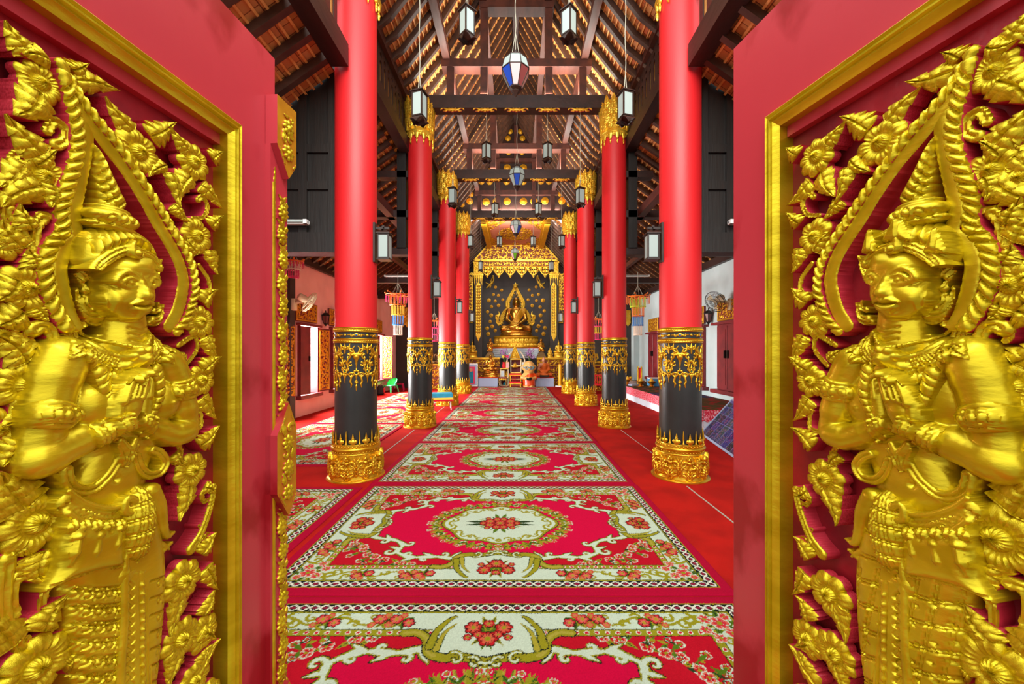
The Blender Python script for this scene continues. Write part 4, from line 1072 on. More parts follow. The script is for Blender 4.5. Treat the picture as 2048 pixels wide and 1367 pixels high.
    # --------------------------------------------------------- middle post on the left leaf
    if L:
        mb = MB(); bx(mb, 1.0066, 1.104, 0, .022, .02, 2.33); mb.build('post_board', M['doorred'], root, 20)
        F_ = Fld(1.0166, 1.1035, .05, 2.28, .0034, .022); F_.poly([(1.0175,.06),(1.0175,2.18),(1.03,2.27),(1.032,2.2),(1.032,.06)], .023, .003, .004)
        v = .12; i = 0
        while v < 2.16:
            c = (1.070+.004*(-1)**i, v)
            for k in range(8):
                a = k*PI/4+.3*i; F_.ell((c[0]+.018*math.cos(a), c[1]+.020*math.sin(a)), .0125, .009, .024, .011, a)
            F_.ell(c, .011, .011, .030, .010)
            leaf_stroke(F_, (c[0]-.02,v+.02), (c[0]+.02,v+.075), .012, .024, .010, 2); leaf_stroke(F_, (c[0]+.02,v+.03), (c[0]-.028,v+.07), .011, .024, .009, 2)
            leaf_stroke(F_, (1.088,v+.02), (1.10,v+.055), .010, .024, .008, 1)
            v += .098; i += 1
        add_fld(F_, dr, 'post_carving', .02, label='narrow strip of carved gold flowers')
        for (va, vb, pt) in ((2.22,2.52,0),(.85,1.31,1),(-.1,.18,1)):
            u0, u1 = 1.0066, 1.122; um = 1.075
            poly = [(u0,va+.11),(um,va),(u1,va+.07),(u1,vb-(.10 if pt else 0)),(um,vb),(u0,vb-(.12 if pt else 0))]
            poly = [(u, max(v_, .012)) for u, v_ in poly]
            mb = MB(); n = len(poly)
            mb.add([(u, -w, v_) for w in (.001,.05) for u, v_ in poly], [tuple(range(n-1,-1,-1))]+[(i,(i+1)%n,n+(i+1)%n,n+i) for i in range(n)], 0)
            mb.add([(u, -w, v_) for w in (.05,) for u, v_ in poly], [tuple(range(n))], 1)
            b = mb.build('post_block', [M['doorred'], M['goldflat']], root, 0); b['label'] = 'gold faced block on the post'
            c = ((u0+u1)/2+.003, 0); F_ = Fld(u0+.012, u1-.006, max(va+.05,.03), vb-.05, .0032, .05)
            v = va+.10; i = 0
            while v < vb-.09:
                for k in range(8):
                    a = k*PI/4; F_.ell((c[0]+.02*math.cos(a), v+.02*math.sin(a)), .013, .009, .051, .010, a)
                F_.ell((c[0],v), .011, .011, .056, .010)
                curl(F_, (c[0]+.015*(-1)**i, v+.055), .02, 1, (-1)**i, .009, .051, .8, .8); leaf_stroke(F_, (c[0]-.02*(-1)**i,v+.03), (c[0]-.03*(-1)**i,v+.085), .012, .051, .010, 1)
                v += .1; i += 1
            for q in range(n):
                a = poly[q]; b_ = poly[(q+1)%n]; cc = np.mean(poly, 0); a = cc+(np.array(a)-cc)*.93; b_ = cc+(np.array(b_)-cc)*.93
                F_.cap(a, b_, .004, .004, .051, .6)
            add_fld(F_, dr, 'block_carving', .048, parent=b)
    return root
# --------------------------------------------------------- the praying figure carved on a leaf
def figure(dr, root, female):
    G = lambda x, y, h=.03: D(x, y, h)
    def g(pts, h=.03): return [D(p[0], p[1], h) for p in pts]
    RES = .0027
    F_ = Fld(.235, .80, .76, 1.80, RES, -.05)
    # torso
    F_.poly(catmull(g([(140,708),(188,676),(262,664),(326,672),(358,700),(370,750),(362,830),(346,880),(322,930),(318,985),(330,1030),(150,1030),(152,985),(172,930),(168,880),(148,830),(136,760),(140,708)]), 5), -.02, .045, .075, .01)
    if female:
        F_.ell(G(206,812,.04), .058, .066, .0, .058, 0, .02); F_.ell(G(338,802,.04), .050, .060, .0, .056, 0, .02)
        F_.bump(G(352,804,.06), .006, .006, .006)
    else:
        F_.ell(G(206,800,.04), .072, .070, .0, .036, 0, .02); F_.ell(G(330,795,.04), .062, .065, .0, .034, 0, .02)
        F_.bump(G(350,812,.06), .006, .006, .005)
    F_.ell(G(236,955), .07, .07, .0, .03, 0, .02)
    F_.bump(G(232,958), .006, .008, -.010)
    # neck and head
    F_.line(g([(268,628),(264,690)]), [.044,.056], .0, .9, .012)
    for y in (655,667,679): F_.groove(g([(250,y),(272,y+5),(292,y)]), .0025, .004)
    fc = [(214,540),(213,570),(219,598),(232,622),(252,640),(276,649),(292,645),(308,630),(319,602),(325,570),(325,535),(318,505),(290,492),(255,496),(228,512),(214,540)]
    F_.poly(catmull(g(fc,.05), 4), .0, .066, .055, .006)
    F_.ell(G(268,600,.06), .052, .050, .040, .019, 0, .006)
    # cheeks, chin, brow
    F_.bump(G(240,600,.06), .024, .024, .010); F_.bump(G(313,598,.06), .014, .020, .008)
    F_.bump(G(287,633,.07), .016, .011, .013); F_.bump(G(268,530,.06), .05, .02, .008)
    # eye sockets
    F_.bump(G(262,563,.066), .022, .013, -.013); F_.bump(G(314,563,.066), .012, .012, -.012)
    # nose
    nz = g([(287,548),(290,565),(294,580),(297,590)], .075)
    F_.line(nz, [.0060,.0066,.0078,.0098], [.061,.066,.0725,.0765], 1.0, .006)
    F_.cap(G(287,594,.075), G(305,592,.075), .0062, .0062, .068, 1.0, .005); F_.cap(G(296,589,.08), G(297,592,.08), .0078, .0078, .0765, 1.0, .004)
    # brows and lids
    F_.line(catmull(g([(238,562),(246,550),(260,543),(274,547),(285,558)], .072), 4), .0030, .066, 1.2, .002)
    F_.line(catmull(g([(297,555),(306,547),(316,546),(323,553)], .072), 4), .0026, .064, 1.2, .002)
    F_.ell(G(265,565,.066), .0165, .0078, .054, .013, -.03, .002); F_.ell(G(313,565,.066), .0095, .0074, .053, .012, .0, .002)
    for pts in ([(246,567),(256,558),(268,556),(280,561),(286,568)],[(303,565),(310,557),(317,557),(322,564)]):
        F_.line(catmull(g(pts,.068), 4), .0019, .0665, 1.2)
    for pts in ([(248,569),(262,573),(276,572),(285,569)],[(304,569),(312,573),(320,568)]): F_.line(catmull(g(pts,.068), 4), .0015, .0655, 1.0)
    for c in ((267,565),(314,565)):
        k = catmull([D(c[0]+7*math.cos(a)*.8, c[1]+7*math.sin(a), .068) for a in np.linspace(0, 2*PI, 9)], 2); F_.groove(k, .0012, .0022); F_.bump(D(c[0], c[1], .068), .0025, .003, .002)
    # mouth
    for pts, r, b in (([(276,609),(287,603),(296,605),(303,602),(312,607)],.0056,.0705),([(279,615),(288,620),(298,620),(308,614)],.0072,.0695)):
        P_ = catmull(g(pts,.078), 4); n = len(P_); F_.line(P_, [r*math.sin(PI*(i+.9)/(n+.8))+.001 for i in range(n)], b, 1.0, .002)
    F_.groove(catmull(g([(275,610),(287,611),(297,612),(312,609)],.078), 4), .0016, .0075)
    F_.groove(g([(296,597),(296,603)],.08), .002, .002)
    # ears
    F_.poly(catmull(g([(206,540),(199,556),(202,585),(209,612),(217,634),(223,628),(219,600),(214,570),(212,546),(206,540)],.03),3), .01, .022, .010)
    F_.groove(g([(206,556),(208,585),(216,618)],.04), .003, .007)
    # arms
    F_.line(catmull(g([(150,716),(128,772),(112,840),(100,915)],.045), 4), [.047]*4+[.044]*5+[.040]*4, .012, .95, .008)
    F_.line(catmull(g([(103,918),(150,893),(205,868),(246,850)],.05), 4), [.041]*3+[.038]*4+[.033]*3+[.027]*3, .022, .9, .006)
    F_.line(catmull(g([(346,722),(366,770),(378,820),(384,858)],.03), 4), [.042]*4+[.038]*5+[.034]*4, .008, .95, .008)
    F_.line(catmull(g([(384,862),(358,868),(330,858),(306,848)],.045), 4), [.036]*4+[.032]*5+[.027]*4, .020, .9, .006)
    # far hand, then near hand with four fingers and thumb
    F_.line(g([(300,840),(306,790)],.05), [.024,.020], .030, .8); F_.line(g([(306,792),(311,752)],.05), [.010,.0065], .040, 1.0)
    F_.line(g([(258,846),(265,818),(273,796)],.075), [.024,.031,.030], .056, .8, .004)
    for (a, b, c, r) in (((256,802),(266,776),(278,756),.0094),((267,795),(277,768),(287,748),.0100),((278,792),(288,765),(296,745),.0100),((289,794),(297,770),(304,752),.0090)):
        F_.line(catmull(g([a,b,c],.085), 4), [r,r,r,r*.98,r*.96,r*.92,r*.88,r*.82,r*.66], [.076,.076,.076,.075,.074,.073,.072,.070,.066], 1.15)
    for (a, b) in (((262,799),(277,765)),((273,793),(287,756)),((284,792),(296,756))): F_.groove(catmull(g([a,((a[0]+b[0])/2-1,(a[1]+b[1])/2),b],.085), 4), .0020, .009)
    F_.line(catmull(g([(247,828),(250,802),(258,782)],.08), 4), [.0115]*5+[.010]*3+[.007], .066, 1.1)
    body = add_fld(F_, dr, 'praying_figure', mats=('gold','gold'), figure=True, sharp=75, label='gilded carving of a person, palms pressed together, %s' % ('wearing a tall spire crown and bead collar' if female else 'bare chested, wearing a tall peaked crown'))
    def part(name, pts, pad, res, fn, lab=None, mats=('gold','gold'), back=-.05, sharp=48, drape=None):
        Q = bbf(pts, pad, res, -.05); fn(Q)
        if drape is not None: Q.h = np.maximum(F_.sample(Q.U, Q.V), -.025)+np.maximum(Q.h-drape, .001)
        o = add_fld(Q, dr, name, back, mats, None, lab, True, sharp)
        o.parent = body; return o
    # crown -------------------------------------------------------
    def crown(Q):
        Q.poly(catmull(g([(170,516),(172,488),(186,467),(205,456),(238,451),(274,456),(296,468),(314,486),(326,514),(326,528),(314,514),(292,502),(271,498),(238,507),(210,524),(200,540),(180,536),(170,516)],.05), 3), .012, .055, .05)
        for i in range(9):
            t = i/8; a = (200+86*t, 464-12*math.sin(PI*t)); b = (180+140*t, 512-18*math.sin(PI*t)); Q.groove(catmull(g([a, ((a[0]+b[0])/2-8+16*t, (a[1]+b[1])/2), b],.06), 4), .0035, .011)
        if not female:
            for (x, y, w_) in ((205,500,18),(270,478,24),(318,500,12)):
                Q.poly(catmull(g([(x-w_,y+12),(x-w_*.5,y-14),(x,y-32),(x+w_*.5,y-14),(x+w_,y+12)],.07), 3), .062, .012, .012); Q.groove(g([(x,y+8),(x,y-24)],.075), .002, .006)
    part('crown_cap', g([(160,440),(335,545)],.05), .02, .0027, crown, 'ribbed cap of the crown')
    def spire(Q):
        Q.poly(catmull(g([(197,276),(210,292),(226,318),(240,350),(258,388),(267,408),(260,424),(236,428),(210,422),(204,380),(201,330),(197,276)],.03), 3), -.01, .042, .028)
        for r in range(8):
            y = 412-r*17; xl = 204+(-r*.5); xr = 262-r*8.2; xm = (xl+xr)/2
            if female or r % 1 == 0:
                Q.groove(g([(xl,y-6),(xm,y+6),(xr,y-8)],.04), .0028, .008); Q.groove(g([(xm,y+6),(xm-1,y-8)],.04), .0022, .006)
                for q in (.25,.75): Q.groove(g([(xl+(xr-xl)*q,y),(xm,y-12)],.04), .002, .005)
    part('crown_spire', g([(190,270),(270,430)],.03), .02, .0027, spire, 'tapering crown spire')
    def ring(Q):
        c = G(236,456,.04); Q.ell(c, .058, .014, .02, .032)
        c = G(237,438,.04); Q.ell(c, .056, .024, .02, .044)
        for dx in (-28,-8,14,32):
            k = catmull([D(238+dx+8*math.cos(a), 438+9*math.sin(a), .06) for a in np.linspace(0, 2*PI, 9)], 2); Q.groove(k, .002, .006)
        Q.ell(G(236,420,.04), .040, .010, .02, .030)
    part('crown_ring', g([(180,405),(295,475)],.04), .02, .0027, ring)
    def headband(Q):
        P_ = catmull(g([(200,542),(210,528),(238,508),(271,499),(300,508),(318,520),(327,534)],.07), 5)
        Q.line(P_, .0130, .052, .9); Q.groove(P_+np.array([0,.005]), .002, .005); Q.groove(P_-np.array([0,.006]), .002, .005)
        c = G(284,506,.08); Q.ell(c, .014, .014, .064, .016); Q.groove(catmull([(c[0]+.008*math.cos(a), c[1]+.008*math.sin(a)) for a in np.linspace(0,2*PI,9)],2), .002, .006)
        Q.line(g([(276,502),(277,488),(284,480)],.08), [.006,.006,.001], .066, 1)
    part('headband', g([(195,478),(332,548)],.07), .02, .0027, headband)
    for nm, st in (('ear_ornament', [([(206,556),(186,552),(172,536),(162,506)],.012,.003),([(190,552),(196,534),(186,524),(180,536)],.008,.004),([(212,632),(190,630),(174,606),(170,578)],.014,.003),([(206,560),(208,590),(216,622)],.007,.006),([(196,618),(184,604),(190,588),(198,600)],.010,.004),([(178,560),(172,552),(166,548)],.009,.002),([(186,580),(182,570),(180,560)],.010,.002),([(222,640),(206,646),(188,640)],.010,.004)]),
                   ('ear_ornament', [([(322,556),(330,540),(336,518)],.010,.002),([(318,640),(334,634),(341,608)],.012,.002),([(322,622),(332,618),(330,606)],.008,.004),([(312,645),(325,648),(338,640)],.008,.003)])):
        allp = [q for (p_, a, b) in st for q in g(p_,.02)]
        def fn(Q, st=st):
            for p_, a, b in st:
                P_ = catmull(g(p_,.02), 5); n = len(P_); Q.line(P_, [a+(b-a)*i/(n-1) for i in range(n)], -.002, 1.0)
                Q.groove(P_[1:-2], .0022, .006)
        part(nm, allp, .025, .0027, fn)
    # collar ------------------------------------------------------
    def collar(Q):
        A = catmull(g([(180,664),(190,686),(210,708),(240,726),(272,735)],.05), 6); B = catmull(g([(326,668),(332,688),(324,708),(308,724)],.05), 6)
        for P_ in (A, B):
            Q.line(P_, .0195, .034, .45)
            o = 0
            for i in range(len(P_)):
                t = P_[min(i+1,len(P_)-1)]-P_[max(i-1,0)]; t = t/np.hypot(*t); nn = np.array([-t[1], t[0]])
                for q in (-.9, .9): Q.ell(P_[i]+nn*.018*q, .006, .006, .040, .008)
                for q in (-.4, 0, .4): Q.ell(P_[i]+nn*.018*q, .0042, .0042, .042, .007)
        c = G(293,722,.07)
        for k in range(9):
            a = k*2*PI/9; Q.ell((c[0]+.024*math.cos(a), c[1]+.027*math.sin(a)), .014, .011, .050, .012, a)
        Q.ell(c, .021, .022, .056, .016); Q.ell(c, .013, .014, .066, .012)
        N = catmull(g([(206,660),(224,676),(250,690),(276,693),(296,684),(304,670)],.05), 4)
        for q in N: Q.ell(q, .005, .005, .036, .008)
        for (a, b) in (((200,716),(186,742)),((216,726),(208,758)),((236,736),(234,768)),((256,742),(258,770)),((318,722),(330,745)),((330,708),(348,726)),((184,700),(170,726))):
            leaf_stroke(Q, G(*a,.05), G(*b,.05), .016, .034, .014, 1)
        for (a, b) in (((172,684),(138,700)),((176,676),(146,686)),((168,694),(132,716)),((334,684),(358,704)),((336,676),(352,690))):
            leaf_stroke(Q, G(*a,.05), G(*b,.05), .013, .030, .014, 1)
    part('collar', g([(130,650),(365,780)],.05), .02, .0026, collar, 'beaded collar with flower clasp', drape=.030)
    def sash(Q):
        for st in ([(210,745),(224,790),(240,830),(250,850)],[(322,740),(330,780),(322,815),(308,838)]):
            P_ = catmull(g(st,.06), 5); n = len(P_); Q.line(P_, [.016-.010*i/n for i in range(n)], .046, .8)
            for i in range(0, n-1, 2):
                t = P_[i+1]-P_[i]; t = t/np.hypot(*t); nn = np.array([-t[1], t[0]]); Q.groove([P_[i]-nn*.014+t*.012, P_[i]+nn*.014], .002, .006)
    part('hanging_sash', g([(205,740),(335,855)],.06), .02, .0027, sash)
    # armlets and bracelets ---------------------------------------
    def armlet(pa, pb, pc, h):
        def fn(Q):
            A = catmull(g(pa,h), 5); B = catmull(g(pb,h), 5)
            Q.line(A, .008, .034, 1.0); Q.line(B, .008, .034, 1.0); C_ = (A+B)/2; Q.line(C_, .018, .034, .5)
            n = len(C_)
            for i in range(1, n-1, 3): Q.ell(C_[i], .0125, .0145, .046, .008); Q.groove(catmull([(C_[i][0]+.009*math.cos(a), C_[i][1]+.011*math.sin(a)) for a in np.linspace(0,2*PI,7)],2), .0018, .004)
        return fn
    part('armlet', g([(70,795),(165,865)],.05), .02, .0026, armlet([(72,815),(96,806),(122,808),(160,818)], [(66,848),(92,850),(118,851),(154,848)], None, .05), 'ringed armlet', drape=.032)
    part('armlet', g([(352,755),(400,805)],.05), .02, .0026, armlet([(352,768),(370,764),(392,754)], [(356,796),(376,794),(398,784)], None, .045), 'ringed armlet', drape=.032)
    def bracelet(a0, a1, b0, b1, nn, h):
        def fn(Q):
            for i in range(nn):
                t = i/(nn-1); a = (a0[0]+(a1[0]-a0[0])*t, a0[1]+(a1[1]-a0[1])*t); b = (b0[0]+(b1[0]-b0[0])*t, b0[1]+(b1[1]-b0[1])*t)
                P_ = catmull(g([a, ((a[0]+b[0])/2-2, (a[1]+b[1])/2), b],h), 4); m = len(P_); Q.line(P_, .0058, [.047+.012*math.sin(PI*j/(m-1)) for j in range(m)], 1.0)
                if i % 2:
                    for q in P_[::2]: Q.ell(q, .005, .005, .058, .008)
        return fn
    part('bracelet', g([(190,825),(270,905)],.06), .02, .0026, bracelet((196,852),(244,828),(214,902),(262,862),6,.06), 'stacked bracelet', drape=.048)
    part('bracelet', g([(275,815),(345,885)],.06), .02, .0026, bracelet((286,826),(318,836),(276,850),(312,876),6,.06), 'stacked bracelet', drape=.048)
    # hips, skirt -------------------------------------------------
    def skirt(Q):
        Q.poly(catmull(g([(150,1000),(200,1020),(262,1022),(315,1000),(332,1040),(344,1110),(343,1200),(336,1290),(328,1367),(322,1470),(318,1640),(176,1640),(168,1470),(156,1367),(146,1270),(134,1190),(126,1120),(138,1050),(150,1000)],.03), 4), -.015, .058, .06)
        if female:
            for i in range(16):
                y = 1170+i*34
                for dy in (0, 7): Q.groove(catmull(g([(128,y+dy-8),(190,y+dy+6),(252,y+dy)],.04), 3), .0024, .007)
                Q.groove(catmull(g([(300,y-8),(345,y-22)],.04), 3), .0024, .007)
                for k in range(6):
                    c = D(146+k*20, y+18-(k-2)**2*.6, .045); Q.groove(catmull([(c[0]+.0075*math.cos(a), c[1]+.0085*math.sin(a)) for a in np.linspace(0,2*PI,7)],2), .0017, .006)
                    c = D(156+k*20, y+18, .045); Q.groove([(c[0]-.004,c[1]-.012),(c[0]+.004,c[1]+.012)], .0016, .004)
                    Q.bump(D(150+k*20, y+8, .045), .003, .003, .004)
                for k in range(2):
                    c = D(322+k*14, y-4, .045); Q.groove(catmull([(c[0]+.006*math.cos(a), c[1]+.008*math.sin(a)) for a in np.linspace(0,2*PI,7)],2), .0017, .005)
        else:
            for i in range(-6, 14):
                for d_ in (0, 6):
                    Q.groove(g([(128,1150+i*48+d_),(340,1085+i*48+d_)],.04), .0020, .006)
                    Q.groove(g([(110+i*36+d_,1120),(210+i*36+d_,1640)],.04), .0020, .006)
            for i in range(14):
                for k in range(7):
                    c = D(142+k*29+(i % 2)*6, 1190+i*36, .045)
                    for a in (0, PI/3, 2*PI/3): Q.groove([(c[0]-.006*math.cos(a),c[1]-.006*math.sin(a)),(c[0]+.006*math.cos(a),c[1]+.006*math.sin(a))], .0013, .004)
    part('skirt', g([(115,990),(350,1640)],.03), .02, .0030, skirt, 'patterned wrapped skirt')
    def drape(Q):
        Q.poly(catmull(g([(146,1030),(200,1044),(262,1040),(262,1090),(254,1142),(200,1152),(148,1166),(104,1186),(126,1140),(132,1090),(146,1030)],.05), 4), .022, .034, .04)
        Q.groove(catmull(g([(116,1172),(160,1152),(210,1138),(256,1128)],.05), 4), .003, .008); Q.groove(catmull(g([(112,1180),(160,1160),(210,1146),(256,1136)],.05), 4), .003, .008)
        for (x, y) in ((164,1082),(204,1080),(246,1066)):
            a = D(x,y,.06); b = D(x-12,y+46,.06); Q.line([a,(a[0]*.5+b[0]*.5,a[1]*.5+b[1]*.5),b], [.006,.009,.001], .050, 1.3)
            Q.ell(D(x+3,y-10,.06), .010, .007, .05, .010)
        for k in range(5): leaf_stroke(Q, D(158+k*24,1040,.06), D(156+k*24,1066,.06), .013, .046, .012, 1)
    part('hip_drape', g([(100,1020),(268,1195)],.05), .02, .0030, drape)
    def belt(Q):
        P_ = catmull(g([(146,1004),(170,1022),(206,1034),(240,1034),(266,1022)],.05), 8); Q.line(P_, .021, .034, .6)
        for i in range(0, len(P_)-1, 1):
            t = P_[i+1]-P_[i]; t = t/np.hypot(*t); nn = np.array([-t[1], t[0]])
            for q in (-.55, 0, .55): c = P_[i]+nn*.021*q; Q.groove([c-t*.004+nn*.005, c+t*.003, c-t*.004-nn*.005], .0018, .006)
        Q.line(P_-np.array([0,.024]), .0065, .040, 1); Q.line(P_+np.array([0,.024]), .0065, .040, 1)
    part('belt', g([(140,985),(275,1060)],.05), .03, .0028, belt, 'scale patterned belt')
    def hoops(Q):
        for st, r in (([(258,908),(238,945),(206,976),(176,980),(156,966),(150,940)],.0125),([(288,912),(298,938),(314,950),(336,944),(346,924),(336,906),(322,900)],.0115)):
            P_ = catmull(g(st,.05), 6); Q.line(P_, r, .026, .9); Q.groove(P_, .003, .007)
        Q.line(g([(256,880),(272,905),(284,880)],.06), [.008,.012,.008], .04, 1); Q.line(g([(250,890),(270,925),(290,890)],.06), [.004,.006,.004], .04, 1)
        for x in (262,271,280): leaf_stroke(Q, G(x,902,.06), G(271,935,.06), .010, .034, .012, 0)
    part('waist_cord', g([(145,875),(352,990)],.05), .025, .0027, hoops)
    def knot(Q):
        Q.ell(G(292,1052,.06), .044, .104, .024, .046, -.05)
        for i in range(-4, 6):
            for d_ in (0,5):
                Q.groove(g([(255,1050+i*28+d_),(330,1020+i*28+d_)],.07), .002, .005); Q.groove(g([(258+i*13+d_,1140),(290+i*13+d_,960)],.07), .0017, .0045)
        for st, a, b in (([(318,985),(334,1012),(342,1050),(352,1072),(366,1064)],.026,.003),([(258,1150),(290,1146),(322,1120),(360,1086)],.030,.004),([(318,1090),(340,1090),(356,1098)],.016,.003)):
            P_ = catmull(g(st,.05), 5); n = len(P_); Q.line(P_, [a+(b-a)*i/(n-1) for i in range(n)], .022, .9)
        for k in range(5):
            Q.groove(catmull(g([(272+k*14,1118-k*4),(282+k*14,1128-k*5),(276+k*14,1138-k*5)],.06), 3), .0022, .007)
    part('sash_knot', g([(250,960),(370,1165)],.05), .025, .0028, knot, 'oval knot with crossed lines')
    def band(Q):
        Q.poly(g([(262,1140),(308,1135),(320,1367),(322,1640),(254,1640),(258,1367)],.06), .032, .014, .012)
        Q.line(catmull(g([(282,1002),(268,996),(260,1006),(262,1024),(274,1026)],.06), 5), .0085, .046, 1)
        Q.line(catmull(g([(276,1000),(275,1060),(264,1140),(262,1250),(254,1367),(250,1640)],.06), 6), [.007]*13+[.010]*18, .040, 1)
        for i in range(26):
            y = 1165+i*18; Q.groove(catmull(g([(272,y),(282,y+8),(274,y+16)],.065), 3), .0024, .008); Q.bump(D(296,y+4,.06), .004, .005, .006)
        for x0 in (290, 302, 308): Q.groove(g([(x0,1145),(x0+9,1640)],.06), .002, .006)
    part('front_band', g([(245,985),(325,1640)],.06), .02, .0030, band, 'long hanging front band')
for sd in ('left','right'): door_leaf(sd)
# ================================================================ lanterns
def square_lantern_parts(w=.062, h=.30):
    D = {}
    b = w
    mb = MB()
    for sx in (-1,1):
        for sy in (-1,1): mb.box(sx*b-.008, sx*b+.008, sy*b-.008, sy*b+.008, 0, h)
    for z in (0, h-.016):
        for s in (-1,1): mb.box(-b, b, s*b-.007, s*b+.007, z, z+.016); mb.box(s*b-.007, s*b+.007, -b, b, z, z+.016)
    D['frame'] = (mb, 'lampwood')
    mb = MB(); e = b+.022
    mb.add([(-e,-e,h),(e,-e,h),(e,e,h),(-e,e,h),(-e,-e,h+.012),(e,-e,h+.012),(e,e,h+.012),(-e,e,h+.012),(-.02,-.02,h+.06),(.02,-.02,h+.06),(.02,.02,h+.06),(-.02,.02,h+.06)],
        [(3,2,1,0),(0,1,5,4),(1,2,6,5),(2,3,7,6),(3,0,4,7),(4,5,9,8),(5,6,10,9),(6,7,11,10),(7,4,8,11),(8,9,10,11)])
    mb.tube([(.014*math.cos(a), 0, h+.075+.014*math.sin(a)) for a in np.linspace(0, 2*PI, 13)], .003, 5)
    D['roof_cap'] = (mb, 'lampwood')
    mb = MB(); e = b+.024
    for k in range(4):
        R = Matrix.Rotation(k*PI/2, 4, 'Z')
        mb.add([(-b,-b,0),(b,-b,0),(e,-e,-.03),(e*.45,-e,-.038),(0,-e,-.075),(-e*.45,-e,-.038),(-e,-e,-.03),
                (-b+.01,-b+.012,0),(b-.01,-b+.012,0),(e-.012,-e+.012,-.03),(e*.45,-e+.012,-.038),(0,-e+.012,-.075),(-e*.45,-e+.012,-.038),(-e+.012,-e+.012,-.03)],
               [(0,6,5,4,3,2,1),(7,8,9,10,11,12,13),(6,13,12,5),(5,12,11,4),(4,11,10,3),(3,10,9,2)], 0, R)
    mb.box(-b, b, -b, b, -.004, .004)
    D['skirt'] = (mb, 'lampwood')
    return D, MB().box(-w+.009, w-.009, -.003, .003, .018, h-.018)
def lamp_mesh(name, mb, m):
    me = mb.mesh(name); me.materials.append(M[m]); return me
SQ, SQP = square_lantern_parts(); SQ = {k: lamp_mesh(k, v[0], v[1]) for k, v in SQ.items()}; SQP = lamp_mesh('pane', SQP, 'frost')
def add_panes(root, w=.062):
    for k in range(4):
        o = put(bpy.data.objects.new('pane', SQP), root); a = k*PI/2; o.location = (w*math.sin(a), -w*math.cos(a), 0); o.rotation_euler = (0,0,a)
        if k == 0: o['label'] = 'frosted glass pane'
def cord(root, z0, z1, spread=.02, zs=.16):
    mb = MB()
    for k in range(4):
        a = k*PI/2; mb.tube([(spread*math.cos(a), spread*math.sin(a), z0-.02), (0,0,z0+zs)], .0035, 5)
    n = 12; mb.tube([(.006*math.sin(i*1.3), 0, z0+zs+(z1-z0-zs)*i/n) for i in range(n+1)], .0045, 5)
    mb.build('hanging_cord', M['cord'], root)
def square_lantern(x, y, zc, rot, label):
    h = .30; r = empty('hanging_lantern', (x, y, zc-h/2), rot, label, 'lantern', 'square hanging lanterns of the nave')
    for k in SQ: put(bpy.data.objects.new(k, SQ[k]), r)
    add_panes(r); cord(r, h+.085, 6.46-(zc-h/2))
    return r
near = ['nearest','second','third','farthest']
for i, Y in enumerate(BAYS):
    for s, sd in ((-1,'left'),(1,'right')):
        zo = 4.53 if i == 0 else 4.70
        xo = (-1.176, 1.348)[s > 0] if i == 0 else (-1.285, 1.325)[s > 0]
        square_lantern(xo, Y-.02, zo, s*.28+(.1 if i else 0), 'lower square hanging lantern beside the column, %s, %s lantern group from the doors' % (sd, near[i]))
        square_lantern(s*.625+.03, Y-.02, 5.54 if i == 0 else 5.62, PI/4+s*.03, 'upper square hanging lantern %s of the faceted one, %s lantern group from the doors' % (sd, near[i]))
def ring_pts(n, r, z, ph=0.0): return [(r*math.cos(2*PI*(k+.5)/n+ph), r*math.sin(2*PI*(k+.5)/n+ph), z) for k in range(n)]
def faceted(x, y, zc, label, cols, rot=0.0):
    n = 8; r = empty('faceted_lantern', (x, y, zc), rot, label, 'lantern', 'faceted lanterns down the middle of the nave')
    L = [(.140,.18),(.175,.05),(.075,-.15)]       # rings: top of upper panes, waist, foot
    rg = [ring_pts(n, a, z) for a, z in L]; top = ring_pts(n, .10, .215); cap = ring_pts(n, .03, .27)
    fr = MB()
    for A in (rg[0], rg[1], rg[2], top):
        for k in range(n): fr.beam(A[k], A[(k+1)%n], .011, .011)
    for A, B in ((rg[0],rg[1]),(rg[1],rg[2]),(top,rg[0]),(cap,top)):
        for k in range(n): fr.beam(A[k], B[k], .011, .011)
    fr.build('frame', M['lampwood'], r, 20)
    mb = MB(); mb.add(cap+top, [(k, (k+1)%n, n+(k+1)%n, n+k) for k in range(n)]+[tuple(range(n-1,-1,-1))]); mb.lathe([(.03,.27),(.012,.285),(.012,.31),(.001,.315)], 10); mb.build('roof_cap', M['lampwood'], r, 20)
    mb = MB(); mb.lathe([(.08,-.155),(.085,-.165),(.05,-.185),(.055,-.20),(.03,-.225),(.012,-.25),(.001,-.262)], 8); mb.build('finial', M['lampwood'], r, 20)
    def pane(A, B, m, lab=None):
        for k in range(n):
            q = [Vector(A[k]), Vector(A[(k+1)%n]), Vector(B[(k+1)%n]), Vector(B[k])]; c = sum(q, Vector())/4; q = [c+(p-c)*.93 for p in q]; nn = (q[1]-q[0]).cross(q[3]-q[0]).normalized()*.0025
            mm = m[k % len(m)]; b = MB(); b.add([p+nn for p in q]+[p-nn for p in q], [(0,1,2,3),(7,6,5,4)]+[(i,i+4,(i+1)%4+4,(i+1)%4) for i in range(4)])
            o = b.build('pane', M[mm], r, 0)
            if mm != 'frost': o['label'] = mm.replace('glass','')+' glass pane'
    pane(rg[0], rg[1], ['frost']); pane(rg[1], rg[2], cols); pane(top, rg[0], ['frost'])
    cord(r, .31, 6.46-zc, .04, .22)
    return r
faceted(.0, BAYS[0]-.02, 4.90, 'large faceted glass lantern with one blue pane, hanging nearest the doors', ['frost','mauveglass','frost','frost','blueglass','pinkglass','mauveglass','pinkglass'], PI/8*0)
faceted(.03, BAYS[1]-.02, 5.06, 'faceted lantern with a blue front pane hanging from the second roof truss', ['frost','pinkglass','frost','mauveglass','frost','blueglass','frost','frost'])
